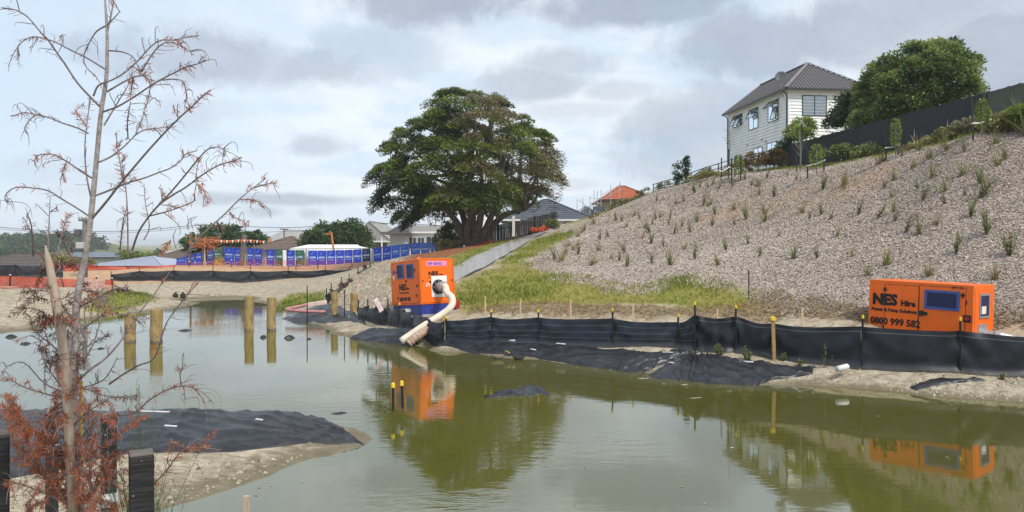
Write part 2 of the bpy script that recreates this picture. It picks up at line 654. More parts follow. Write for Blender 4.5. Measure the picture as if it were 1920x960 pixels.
# right bank
cpw([(1920, 755), (1830, 752), (1700, 737), (1600, 727), (1500, 722), (1400, 724), (1320, 716), (1250, 704), (1170, 694), (1080, 685), (1000, 673), (900, 661), (830, 651), (750, 644), (690, 636), (640, 628), (600, 611), (560, 600), (530, 597)])
cpx((1920, 702, 16.95), (1800, 697, 17.25), (1613, 690, 18), (1452, 668, 19.25), (1302, 658, 20.25), (1150, 650, 21.35), (1010, 643, 22.35), (920, 640, 23), (838, 636, 23.7), (760, 622, 25.6), (745, 619, 26.3), (722, 614, 27.2), (700, 608, 28.1), (680, 602, 29.2), (700, 616, 26.6), (670, 608, 28))
cpx((1920, 625, 18.5), (1750, 618, 19.2), (1600, 612, 19.8), (1450, 602, 21), (1300, 594, 22), (1150, 590, 23.2), (1000, 588, 24.3), (900, 586, 25.2), (800, 596, 25.9), (860, 592, 26))
cpx((1400, 565, 24.3), (1100, 565, 26.3), (920, 560, 28), (1250, 563, 25.5), (1100, 520, 29.5), (1400, 520, 26.7), (1700, 520, 22.2), (1920, 520, 20), (1600, 520, 23.4), (1300, 520, 27.6))
cpx((1100, 470, 38), (1150, 430, 45), (1200, 400, 50), (1300, 450, 37), (1300, 390, 45), (1400, 400, 39.5), (1400, 460, 32.5), (1500, 400, 34), (1500, 470, 28), (1600, 400, 30), (1700, 350, 29.5), (1700, 430, 24.8),
    (1800, 310, 28), (1920, 310, 25), (1920, 400, 22.2), (1820, 252, 29.5), (1665, 302, 33.2), (1517, 333, 38.5), (1355, 337, 46), (1300, 340, 52), (1230, 358, 58), (1160, 390, 60), (1100, 415, 62), (1050, 434, 62), (1000, 480, 37), (1050, 450, 48), (960, 505, 34))
# plateau
cp((20, 30, 7.65), (19, 39, 7.8), (18, 48, 7.95), (17.3, 56, 8.25), (25, 30, 7.9), (26, 45, 8.2), (26, 60, 8.4), (19, 62, 8.3), (15, 62, 8.1), (13.5, 68, 7.8), (25, 80, 8), (12, 85, 6), (20, 22, 6.2), (24, 18, 6.0), (30, 24, 7.5), (14, 17, 1.6))
# path, tree foot, beyond
cpx((855, 522, 31), (880, 503, 34.5), (920, 483, 39.5), (963, 462, 47), (1000, 447, 55), (1035, 436, 61), (885, 457, 54), (840, 470, 48), (920, 450, 57), (1000, 437, 64), (1045, 424, 68), (760, 480, 50), (700, 497, 43), (612, 574, 34.5), (640, 547, 38), (660, 532, 41), (680, 519, 44.5), (600, 528, 46), (560, 545, 43), (740, 556, 29.5), (740, 520, 35), (690, 575, 32), (565, 572, 38), (540, 560, 42), (690, 500, 47.5))
# left far shore
cpw([(0, 622), (80, 620), (150, 611), (205, 594), (262, 588), (320, 563), (400, 558), (480, 560), (525, 570)])
cpx((0, 553, 36), (100, 551, 37.5), (180, 548, 39), (230, 545, 41), (260, 556, 40), (300, 541, 47), (350, 531, 51), (250, 527, 52), (450, 529, 53), (600, 519, 53), (0, 540, 43), (120, 538, 44))
cpx((100, 505, 60), (330, 503, 57), (450, 502, 58), (560, 503, 59), (680, 500, 58), (420, 497, 64), (700, 490, 62), (820, 478, 60), (560, 500, 66))
# peninsula
cpw([(300, 957), (360, 938), (430, 915), (500, 890), (600, 861), (690, 833)])
cp((-5.8, 13.2, .36), (-5, 13.2, .32), (-7.7, 13.0, .38), (-4, 13.35, .30), (-3.4, 13.6, .10), (-9, 12.8, .42), (-6, 11.0, .20), (-6.6, 10.0, .22), (-4.6, 11.5, .14), (-3.3, 12.3, .06), (-11, 12, .6), (-14, 11, 1.0), (-11, 9, .8), (-8.5, 8.3, .4),
   (-3.5, 14.3, -.03), (-5, 14.3, -.03), (-7, 14.4, -.03), (-9.5, 14.6, -.03), (-2.0, 12.6, -.06), (-2.6, 14, -.1), (-11, 16.5, -.1), (-15, 14, .8))
cp((5, 80, 4.5), (0, 80, 3.2), (-10, 80, 1.6), (-25, 72, 1.3), (-26, 82, .5), (-45, 80, .4), (-40, 60, 1.2), (-32, 45, 1.1), (-30, 34, 1.1), (-27, 24, 1.1), (-20, 17, 1.0), (-30, 92, .2), (-45, 98, .0), (-8, 95, 1.2), (35, 95, 7.5), (35, 20, 6.5), (35, 60, 8), (30, 8, 3), (-25, 5, 1.5), (-35, 25, 1.3), (22, 0, 1.8))

_c = np.array(CP, float)


def _tps_fit(c, lam=.004):
    n = len(c)
    d = np.hypot(c[:, None, 0] - c[None, :, 0], c[:, None, 1] - c[None, :, 1])
    K = np.where(d > 0, d, 0)                # linear radial basis: no overshoot
    K = -K - lam * np.eye(n) * 20
    Pm = np.c_[np.ones(n), c[:, :2] * 0]
    A = np.zeros((n + 1, n + 1))
    A[:n, :n] = K
    A[:n, n] = 1
    A[n, :n] = 1
    s = np.linalg.solve(A, np.r_[c[:, 2], 0])
    return s


_w = _tps_fit(_c)


def _raw(x, y):
    x = x.ravel()
    y = y.ravel()
    o = np.empty(len(x))
    for i in range(0, len(x), 20000):
        d = np.hypot(x[i:i + 20000, None] - _c[None, :, 0], y[i:i + 20000, None] - _c[None, :, 1])
        o[i:i + 20000] = -d @ _w[:-1] + _w[-1]
    return o


def graded(lo, hi, step, far, g=1.35):
    a = list(np.arange(lo, hi + 1e-6, step))
    s = step
    x = a[-1]
    while x < far:
        s *= g
        x += s
        a.append(x)
    s = step
    x = a[0]
    while x > -far:
        s *= g
        x -= s
        a.insert(0, x)
    return np.array(a)


GX = graded(-28, 24, .25, 3500)
GY = graded(-1, 72, .25, 3500)
_gx, _gy = np.meshgrid(GX, GY)
_cx, _cy = np.clip(_gx, -45, 40), np.clip(_gy, -5, 100)
GZ = _raw(_cx, _cy).reshape(_gx.shape)
# soften the creases of the interpolation
for _ in range(3):
    Z = GZ.copy()
    Z[1:-1, 1:-1] = (GZ[1:-1, 1:-1] * 4 + GZ[:-2, 1:-1] + GZ[2:, 1:-1] + GZ[1:-1, :-2] + GZ[1:-1, 2:]) / 8
    GZ = Z
_far = np.clip((np.hypot(np.maximum(np.abs(_gx) - 38, 0), np.maximum(_gy - 92, 0) + np.maximum(-3 - _gy, 0))) / 40, 0, 1)
GZ = GZ * (1 - _far) + _far * (.2 + 1.8 * np.clip((_gx + 10) / 15, 0, 1) - 5.5 * np.clip((_gy - 110) / 120, 0, 1) + 4.5 * np.clip((_gx - 10) / 30, 0, 1) * np.clip(1 - (_gy - 90) / 300, 0, 1))
_amp = np.clip((GZ - .02) / .5, 0, 1) * (1 - _far)
GZ = GZ + _amp * (.10 * fbm(_gx * .45, _gy * .45, 1) + .05 * fbm(_gx * 1.7, _gy * 1.7, 2))
_near0 = np.exp(-(GZ / .12) ** 2) * (_far < .01)
GZ = GZ + _near0 * .05 * fbm(_gx * 1.3, _gy * 1.3, 5)


def ground(x, y):
    x = np.atleast_1d(np.asarray(x, float))
    y = np.atleast_1d(np.asarray(y, float))
    i = np.clip(np.searchsorted(GX, x) - 1, 0, len(GX) - 2)
    j = np.clip(np.searchsorted(GY, y) - 1, 0, len(GY) - 2)
    fx = np.clip((x - GX[i]) / (GX[i + 1] - GX[i]), 0, 1)
    fy = np.clip((y - GY[j]) / (GY[j + 1] - GY[j]), 0, 1)
    return (GZ[j, i] * (1 - fx) + GZ[j, i + 1] * fx) * (1 - fy) + (GZ[j + 1, i] * (1 - fx) + GZ[j + 1, i + 1] * fx) * fy


def gz(x, y):
    return float(ground(x, y)[0])


_YS = np.concatenate([np.arange(8.5, 40, .06), np.arange(40, 140, .2)])


def hit(px, py, ymin=8.5, ymax=140):
    """first ground (or water) point on the ray through a photo pixel"""
    Y = _YS[(_YS >= ymin) & (_YS <= ymax)]
    X = (px - 960) / F * Y
    z = CAMZ - (py - HZ) / F * Y
    g = np.maximum(ground(X, Y), 0)
    k = np.argmax(z <= g)
    if not (z <= g).any():
        k = int(np.argmin(z - g))
    return Vector((X[k], Y[k], float(g[k])))


def hits(pts, **kw):
    return [hit(a, b, **kw) for a, b in pts]


def make_ground():
    zones = {}

    def zone(name, pts, soft, ns=1.2, amp=.6):
        poly = [(p.x, p.y) for p in pts]
        ins = inpoly(_gx, _gy, poly)
        near = (_gx > -60) & (_gx < 60) & (_gy > 0) & (_gy < 110)
        d = np.full(_gx.shape, 99.)
        d[near] = dpoly(_gx[near], _gy[near], poly)
        sd = np.where(ins, d, -d) + amp * fbm(_gx * ns, _gy * ns, hash(name) % 7 if False else len(name))
        a = np.clip(sd / soft + .5, 0, 1)
        zones[name] = a
        return a
    # mulch over the hillside
    Vv = Vector
    mulch_edge = hits([(1925, 612), (1760, 606), (1600, 600), (1480, 592), (1420, 575), (1395, 545), (1290, 535), (1200, 552), (1130, 545), (1060, 535), (1010, 510), (985, 492), (1040, 465), (1075, 440), (1100, 422)])
    mulch_edge += [Vv((8.5, 61, 0)), Vv((11.5, 59, 0)), Vv((13, 54, 0)), Vv((15, 49, 0)), Vv((16.5, 44, 0)), Vv((18, 38, 0)), Vv((19.5, 31, 0)), Vv((22, 27, 0)), Vv((27, 20, 0)), Vv((24, 12, 0)), Vv((17, 13.5, 0))]
    mul = zone('mulch', mulch_edge, .8, .9, .7)
    grass_pts = hits([(860, 590), (1000, 572), (1150, 568), (1300, 578), (1400, 580), (1440, 560), (1380, 535), (1290, 520), (1150, 540), (1000, 505), (985, 490), (1075, 440), (1040, 437), (1000, 452), (945, 488), (880, 522), (840, 545)])
    grs = zone('grass', grass_pts, 1.0, .9, .8)
    bank2 = [Vv((-2.8, 30, 0)), Vv((-1.5, 41, 0)), Vv((.4, 50, 0)), Vv((1.8, 56, 0)), Vv((.6, 57, 0)), Vv((-1.6, 50, 0)), Vv((-3.6, 42, 0)), Vv((-6, 35, 0))]
    grs = np.maximum(grs, zone('verge', bank2, .8, .9, .5) * .8)
    rim = [Vv((17.6, 30, 0)), Vv((16.6, 40, 0)), Vv((15.2, 48, 0)), Vv((12.5, 58, 0)), Vv((8, 62, 0)), Vv((4, 66, 0)), Vv((10, 75, 0)), Vv((22, 75, 0)), Vv((24, 30, 0))]
    grs = np.maximum(grs, zone('crest', rim, 1, .9, .6) * .75)
    grs = np.maximum(grs, np.clip((_gy - 84) / 6, 0, .95))
    patch1 = hits([(512, 582), (560, 577), (610, 562), (590, 548), (550, 552), (520, 566)])
    grs = np.maximum(grs, zone('patch', patch1, .5, 1.5, .4))
    patch2 = hits([(165, 582), (215, 592), (262, 574), (285, 560), (262, 549), (205, 547), (180, 560)])
    grs = np.maximum(grs, zone('mound', patch2, .6, 1.5, .5))
    dirt = zone('dirt', [Vv((-40, 50, 0)), Vv((-26, 46.5, 0)), Vv((-22, 52, 0)), Vv((-12, 53.5, 0)), Vv((-8.5, 54, 0)), Vv((-8, 62, 0)), Vv((-3.5, 66, 0)), Vv((-10, 74, 0)), Vv((-60, 74, 0))], 1.5, .6, .8)
    clay = np.zeros_like(mul)
    for (px, py, rx) in ((1455, 385, 2.2), (1560, 362, 2.0), (1640, 330, 1.8), (1360, 405, 2.4), (1590, 345, 1.5), (1480, 372, 1.4)):
        c = hit(px, py)
        clay = np.maximum(clay, np.clip(1.25 - np.hypot((_gx - c.x) / rx, (_gy - c.y) / (rx * .75)) + .9 * fbm(_gx * .9, _gy * .9, 8), 0, 1))
    tree_dirt = zone('needles', [Vv((-4.9, 40, 0)), Vv((-2.8, 44, 0)), Vv((-1.2, 51, 0)), Vv((1, 57, 0)), Vv((3.2, 63, 0)), Vv((4, 70, 0)), Vv((0, 66, 0)), Vv((-6, 58, 0)), Vv((-7, 46, 0))], 1.2, .8, .8)
    toe = zone('toe', hits([(865, 598), (1000, 590), (1150, 592), (1300, 596), (1460, 604), (1620, 612), (1920, 625), (1925, 605), (1640, 585), (1500, 560), (1440, 555), (1380, 570), (1250, 580), (1100, 572), (960, 570), (870, 580)]), .6, 1.3, .5)
    gravel = zone('gravel', hits([(600, 598), (640, 600), (700, 608), (735, 590), (745, 520), (742, 488), (705, 488), (640, 538), (610, 565)]), .8, 1.2, .6)
    me_v = np.c_[_gx.ravel(), _gy.ravel(), GZ.ravel()]
    nx, ny = len(GX), len(GY)
    idx = np.arange(nx * ny).reshape(ny, nx)
    fq = np.c_[idx[:-1, :-1].ravel(), idx[:-1, 1:].ravel(), idx[1:, 1:].ravel(), idx[1:, :-1].ravel()]
    m = bpy.data.materials.new('ground')
    m.use_nodes = True
    k = NT(m.node_tree)
    b = principled(k, .92, .12)
    tc = k.n('ShaderNodeTexCoord')
    ob = tc.outputs['Object']
    a1 = k.n('ShaderNodeAttribute', attribute_name='cover_a')
    a2 = k.n('ShaderNodeAttribute', attribute_name='cover_b')
    s1 = k.n('ShaderNodeSeparateColor')
    k.l(a1.outputs['Color'], s1.inputs[0])
    s2 = k.n('ShaderNodeSeparateColor')
    k.l(a2.outputs['Color'], s2.inputs[0])
    nb = k.noise(ob, .6, 6, .6)
    nm = k.noise(ob, 4, 7, .65, .4)
    nf = k.noise(ob, 22, 6, .7)
    # clay sand of the banks: pale, dried, streaked
    sand = k.mix(k.step(nm, .3, .72), (.25, .205, .14), (.52, .445, .335))
    sand = k.mix(k.math('MULTIPLY', k.step(nb, .45, .7), .55), sand, (.38, .33, .26))
    sand = k.mix(k.math('MULTIPLY', k.step(nf, .52, .7), .5), sand, (.17, .145, .11))
    mpx = k.n('ShaderNodeMapping')
    mpx.inputs['Scale'].default_value = (.7, 3.2, 9)
    mpx.inputs['Rotation'].default_value = (0, 0, R(-14))
    k.l(ob, mpx.inputs[0])
    ns = k.noise(mpx.outputs[0], 1.6, 6, .65, 1.2)
    sand = k.mix(k.math('MULTIPLY', k.step(ns, .50, .66), .62), sand, (.155, .13, .095))
    sand = k.mix(k.math('MULTIPLY', k.step(ns, .46, .30), .35), sand, (.56, .50, .40))
    sp = k.n('ShaderNodeSeparateXYZ')
    k.l(ob, sp.inputs[0])
    wet = k.step(k.math('ADD', sp.outputs[2], k.math('MULTIPLY', k.math('SUBTRACT', nm, .5), .12)), .13, .02)
    sand = k.mix(k.math('MULTIPLY', wet, .8), sand, (.13, .108, .066))
    dirtc = k.mix(k.step(nm, .3, .7), (.36, .21, .11), (.52, .36, .23))
    col = k.mix(s2.outputs[0], sand, dirtc)
    grav = k.mix(k.step(nf, .35, .65), (.17, .14, .105), (.42, .36, .28))
    col = k.mix(s2.outputs[2], col, grav)
    vor = k.n('ShaderNodeTexVoronoi')
    vor.inputs['Scale'].default_value = 9
    k.l(ob, vor.inputs['Vector'])
    vs = k.n('ShaderNodeSeparateColor')
    k.l(vor.outputs['Color'], vs.inputs[0])
    mulc = k.mix(vs.outputs[0], (.26, .20, .16), (.46, .375, .32))
    mulc = k.mix(k.math('MULTIPLY', k.step(nb, .4, .7), .3), mulc, (.30, .24, .20))
    clayc = k.mix(k.step(nm, .35, .65), (.29, .19, .125), (.42, .30, .22))
    mulc = k.mix(k.math('MULTIPLY', s1.outputs[2], 1.0), mulc, clayc)
    col = k.mix(s1.outputs[0], col, mulc)
    toec = k.mix(k.step(nm, .3, .7), (.24, .18, .12), (.43, .335, .23))
    col = k.mix(a2.outputs['Alpha'], col, toec)
    needle = k.mix(k.step(nm, .3, .7), (.17, .065, .028), (.33, .15, .07))
    col = k.mix(s2.outputs[1], col, needle)
    gr = k.mix(k.step(nm, .3, .7), (.15, .15, .03), (.28, .25, .07))
    col = k.mix(s1.outputs[1], col, gr)
    k.l(col, b.inputs['Base Color'])
    bn = k.n('ShaderNodeBump')
    bn.inputs['Strength'].default_value = .45
    bn.inputs['Distance'].default_value = .05
    k.l(k.math('ADD', k.math('MULTIPLY', nm, 1.0), k.math('MULTIPLY', nf, .6)), bn.inputs['Height'])
    k.l(bn.outputs[0], b.inputs['Normal'])
    o = np_mesh('ground', me_v, fq, m, smooth=True)
    o['kind'] = 'structure'
    for nm_, ch in (('cover_a', (mul, grs, clay, None)), ('cover_b', (dirt, tree_dirt, gravel, toe))):
        at = o.data.attributes.new(nm_, 'FLOAT_COLOR', 'POINT')
        arr = np.zeros((nx * ny, 4), np.float32)
        for q, c in enumerate(ch):
            if c is not None:
                arr[:, q] = c.ravel()
        at.data.foreach_set('color', arr.ravel())
    Z = dict(mulch=mul, grass=grs, clay=clay, toe=toe, gravel=gravel)
    return Z


ZONE = make_ground()


def zval(name, x, y):
    A = ZONE[name]
    i = np.clip(np.searchsorted(GX, x) - 1, 0, len(GX) - 2)
    j = np.clip(np.searchsorted(GY, y) - 1, 0, len(GY) - 2)
    return A[j, i]


def make_water():
    m = bpy.data.materials.new('pond_water')
    m.use_nodes = True
    k = NT(m.node_tree)
    b = principled(k, .03, .5)
    b.inputs['IOR'].default_value = 2.6
    tc = k.n('ShaderNodeTexCoord')
    ob = tc.outputs['Object']
    # silt makes the water opaque olive, browner at the shallow far end
    nb = k.noise(ob, .12, 3)
    k.l(k.mix(k.step(nb, .35, .65), (.083, .078, .011), (.103, .097, .020)), b.inputs['Base Color'])
    mp = k.n('ShaderNodeMapping')
    mp.inputs['Scale'].default_value = (.8, 2.0, 1)
    mp.inputs['Rotation'].default_value = (0, 0, R(6))
    k.l(ob, mp.inputs[0])
    n1 = k.noise(mp.outputs[0], 2.6, 3, .5, .2)
    n2 = k.noise(mp.outputs[0], 9.0, 2, .5)
    breeze = k.step(k.noise(ob, .22, 3, .5, .5), .42, .68)
    spx = k.n('ShaderNodeSeparateXYZ')          # the water under the right bank lies in its lee
    k.l(ob, spx.inputs[0])
    h = k.math('ADD', k.math('MULTIPLY', n1, .7), k.math('MULTIPLY', n2, .22))
    bn = k.n('ShaderNodeBump')
    bn.inputs['Distance'].default_value = .05
    k.l(k.math('ADD', .022, k.math('MULTIPLY', k.math('MULTIPLY', breeze, k.step(spx.outputs[0], 4.5, .5)), .15)), bn.inputs['Strength'])
    k.l(h, bn.inputs['Height'])
    k.l(bn.outputs[0], b.inputs['Normal'])
    mb = MB()
    mb.poly([(-34, 5.5, 0), (20, 5.5, 0), (20, 52, 0), (-34, 52, 0)])
    mb.build('pond_water', m)['kind'] = 'structure'


make_water()


def make_path():
    L = hits([(838, 512), (880, 490), (922, 470), (963, 451)], ymin=25)
    Rr = hits([(838, 543), (880, 518), (922, 496), (963, 473)], ymin=25)
    L += [P(988, 442, 56.5), P(1013, 436.5, 62), P(1030, 434, 67)]
    Rr += [P(998, 457, 52.5), P(1024, 446, 57), P(1040, 438.5, 62)]
    # ease into one smooth ribbon
    n = 40

    def sample(A, t):
        q = t * (len(A) - 1)
        i = min(int(q), len(A) - 2)
        return A[i].lerp(A[i + 1], q - i)
    rows = []
    for i in range(n + 1):
        a, b_ = sample(L, i / n), sample(Rr, i / n)
        rows.append((a, b_))
    for _ in range(4):
        rows = [rows[0]] + [tuple((rows[i - 1][s] + rows[i][s] * 2 + rows[i + 1][s]) / 4 for s in (0, 1)) for i in range(1, n)] + [rows[-1]]
    V, zs = [], []
    for a, b_ in rows:
        za, zb = gz(a.x, a.y), gz(b_.x, b_.y)
        zs.append((za, zb))
    for _ in range(8):
        zs = [zs[0]] + [tuple((zs[i - 1][s] + zs[i][s] * 2 + zs[i + 1][s]) / 4 for s in (0, 1)) for i in range(1, n)] + [zs[-1]]
    for (a, b_), (za, zb) in zip(rows, zs):
        gm = gz((a.x + b_.x) / 2, (a.y + b_.y) / 2)
        e = max(0, gm - (za + zb) / 2) + .07
        za += e
        zb += e
        V.append([(a.x, a.y, za - .35), (a.x, a.y, za), (b_.x, b_.y, zb), (b_.x, b_.y, zb - .35)])
    base = MB().grid([[Vector(q) - Vector((0, 0, .02)) for q in r_] for r_ in V]).build('path', M['pole'])
    base['kind'] = 'structure'
    for i in range(0, n, 2):                 # cast slabs with open joints
        r0, r1, r2 = [[Vector(q) for q in V[min(n, i + k_)]] for k_ in range(3)]
        a0 = [p_.lerp(q_, .012) for p_, q_ in zip(r0, r1)]
        a2 = [q_.lerp(p_, .012) for p_, q_ in zip(r1, r2)]
        sl = MB().grid([a0, r1, a2]).build('slab', M['conc'], base)


make_path()

ORD = ['leftmost', 'second from the left', 'third from the left', 'fourth from the left', 'fifth from the left', 'sixth from the left', 'seventh from the left', 'eighth from the left',
       'ninth from the left', 'tenth from the left', '11th from the left', '12th from the left', '13th from the left', '14th from the left', '15th from the left', '16th from the left',
       '17th from the left', '18th from the left', '19th from the left', '20th from the left', '21st from the left', '22nd from the left', '23rd from the left', '24th from the left',
       '25th from the left', '26th from the left', '27th from the left', '28th from the left', '29th from the left', '30th from the left', '31st from the left', '32nd from the left',
       '33rd from the left', '34th from the left', '35th from the left', '36th from the left', '37th from the left', '38th from the left', '39th from the left', '40th from the left']


def dup(root, loc, rz, label, scale=1.0):
    """copy a thing with its parts and sub-parts"""
    r_ = root.copy()
    COL.objects.link(r_)
    r_.location = loc
    r_.rotation_euler = (0, 0, rz)
    r_.scale = (scale,) * 3
    r_['label'] = label
    for ch in root.children:
        c = ch.copy()
        COL.objects.link(c)
        c.parent = r_
        for g in ch.children:
            d = g.copy()
            COL.objects.link(d)
            d.parent = c
    return r_


# ------------------------------------------------------------------ silt fences
def picket(root, x, y, z0, z1, m, cap=True, r=.022, lean=(0, 0)):
    mb = MB()
    a, b_ = Vector((x, y, z0)), Vector((x + lean[0], y + lean[1], z1))
    # Y-section steel picket: three thin blades
    for q in range(3):
        an = q * 2 * math.pi / 3 + .4
        o_ = Vector((math.cos(an), math.sin(an), 0)) * r * .55
        mb.beam(a + o_, b_ + o_, r * 1.1, .009 + r * .25, up=(math.cos(an + 1.57), math.sin(an + 1.57), 0))
    pk = mb.build('picket', m, root)
    if cap:
        c = MB()
        d = (b_ - a).normalized()
        c.tube([b_ - d * .055, b_ - d * .045, b_ + d * .02, b_ + d * .03], [r * 1.1, r * 1.35, r * 1.3, r * .7], 8)
        c.build('cap', M['yellow_cap'], pk)
    return pk


def cloth_panel(root, a, b, za0, za1, zb0, zb1, m, sag=.05, belly=.06, wr=.02, seed=0, folds=0.0, skirt=.12, nu=26, nv=12):
    """cloth hung between two pickets, a and b are xy of their feet"""
    a, b = Vector((a[0], a[1], 0)), Vector((b[0], b[1], 0))
    d = b - a
    nrm = Vector((d.y, -d.x, 0)).normalized()
    A, uv = [], []
    rr = np.random.default_rng(seed)
    ph = rr.uniform(0, 9, 6)
    for j in range(nv + 1):
        row = []
        v = j / nv
        for i in range(nu + 1):
            u = i / nu
            zb = za0 * (1 - u) + zb0 * u
            zt = za1 * (1 - u) + zb1 * u - sag * 4 * u * (1 - u) * (1 + .5 * math.sin(3 * u + ph[0]))
            g = gz(*(a + d * u)[:2]) - .02
            zb = min(zb, g)
            z = zb + (zt - zb) * v
            bl = belly * 4 * u * (1 - u) * (math.sin(math.pi * v) * .8 + .2)
            w = wr * float(fbm(u * 4 + ph[1], v * 2.5 + ph[2], seed)) * 1.6
            # drag folds running from the top corners
            e = min(u, 1 - u)
            w += wr * 1.3 * math.sin((u * 9 + (v - 1) * (5 if u < .5 else -5)) * 1.7 + ph[3]) * math.exp(-e * 6) * (.3 + v)
            w += folds * math.sin(u * 19 + ph[4] + 1.5 * v) * (.4 + .6 * v)
            p = a + d * u + nrm * (bl + w + (skirt * (1 - v / .12) if v < .12 else 0))
            row.append((p.x, p.y, z))
            uv.append((u, v))
        A.append(row)
    return MB().grid(A).build('fabric_panel', m, root, smooth=True, uv=uv)


def silt_fence(name, label, posts, mats, cap=True, post_m=None, **kw):
    """posts: (column, depth, fabric top row, post top row, capped)"""
    x0 = (posts[0][0] - 960) / F * posts[0][1]
    root = thing(name, label, 'silt fence', (x0, posts[0][1], gz(x0, posts[0][1])))
    W = []
    for q in posts:
        px, Y, ft, pt = q[:4]
        X = (px - 960) / F * Y
        g = gz(X, Y)
        zf = CAMZ - (ft - HZ) / F * Y
        zp = CAMZ - (pt - HZ) / F * Y
        W.append((X, Y, g, zf))
        if pt:
            picket(root, X, Y - .03, g - .15, zp, post_m or M['black_metal'], cap=q[4], lean=(RNG.uniform(-.03, .03), RNG.uniform(-.03, .03)))
    for i in range(len(W) - 1):
        a, b_ = W[i], W[i + 1]
        k_ = dict(kw)
        if len(posts[i]) > 5:
            k_.update(posts[i][5])
        cloth_panel(root, a, b_, a[2], a[3], b_[2], b_[3], mats[i % len(mats)], seed=i + len(name), **k_)
    return root


silt_fence('silt_fence', 'long black silt fence with yellow capped pickets along the right bank', [
    (836, 23.75, 600, 594, True, dict(wr=.035, folds=.015)), (920, 23.05, 594, 582, True), (1010, 22.4, 595, 582, True), (1150, 21.35, 597, 580, True), (1270, 20.6, 604, 590, True),
    (1303, 20.2, 590, 568, True, dict(wr=.05, folds=.02)), (1380, 19.75, 593, 574, True, dict(wr=.03)), (1447, 19.25, 606, 603, False), (1615, 18.0, 612, 593, True), (1800, 17.25, 620, 597, True, dict(wr=.035)),
    (1960, 16.75, 632, 612, True), (2080, 16.4, 636, 620, True), (2260, 15.9, 644, 628, True), (2420, 15.5, 650, 634, True)],
    [M['silt']] * 4 + [M['silt'], M['silt_plain'], M['silt_plain'], M['silt_plain'], M['silt_plain'], M['silt_plain'], M['silt_plain'], M['silt_plain'], M['silt_plain'], M['silt_plain']], sag=.05, belly=.06, wr=.026, folds=.007)

silt_fence('silt_fence', 'sagging grey and black silt fence bags in front of the trailer pump', [
    (672, 29.2, 574, 562, False), (690, 28.6, 573, 560, False), (707, 28.0, 575, 557, False), (727, 27.3, 578, 560, False), (750, 26.4, 577, 569, True), (774, 25.5, 584, 590, False), (800, 24.7, 596, 604, False), (832, 23.85, 602, 599, True)],
    [M['grey_fabric'], M['grey_fabric'], M['black_fabric'], M['grey_fabric'], M['grey_fabric'], M['grey_fabric'], M['black_fabric']], sag=.07, belly=.16, wr=.03, folds=.03, nu=16, skirt=.06)

silt_fence('silt_fence', 'collapsed brown silt fence running back uphill from the timber bollards', [
    (612, 35.0, 548, 540, False), (622, 36.5, 541, 530, False), (640, 39, 527, 519, False), (655, 41.2, 522, 512, False), (672, 43.5, 508, 502, False), (683, 45.5, 497, 494, False), (694, 47.5, 494, 491, False)],
    [M['black_fabric'], M['brown_fabric'], M['brown_fabric'], M['brown_fabric'], M['grey_fabric'], M['grey_fabric']], sag=.16, belly=.2, wr=.06, folds=.04, skirt=.1)

silt_fence('silt_fence', 'low black silt fence along the top of the far sand bank', [
    (208, 51.2, 514, 508, False), (262, 51.7, 508, 503, False), (326, 52.2, 507, 499, False), (400, 52.8, 507.5, 494, False), (470, 53.2, 508, 500, False), (540, 53.6, 507.5, 500, False), (610, 53.6, 506, 499, False), (655, 53.0, 505, 500, False), (690, 51.8, 502, 496, False)],
    [M['black_fabric']], sag=.04, belly=.1, wr=.04, nu=20)
silt_fence('silt_fence', 'tall black silt cloth behind the orange mesh at far left', [
    (-40, 50, 496, 493, False), (30, 50, 497, 494, False), (78, 50.6, 498, 493, False), (118, 51, 504, 500, False)], [M['black_fabric']], sag=.03, belly=.08, wr=.03)


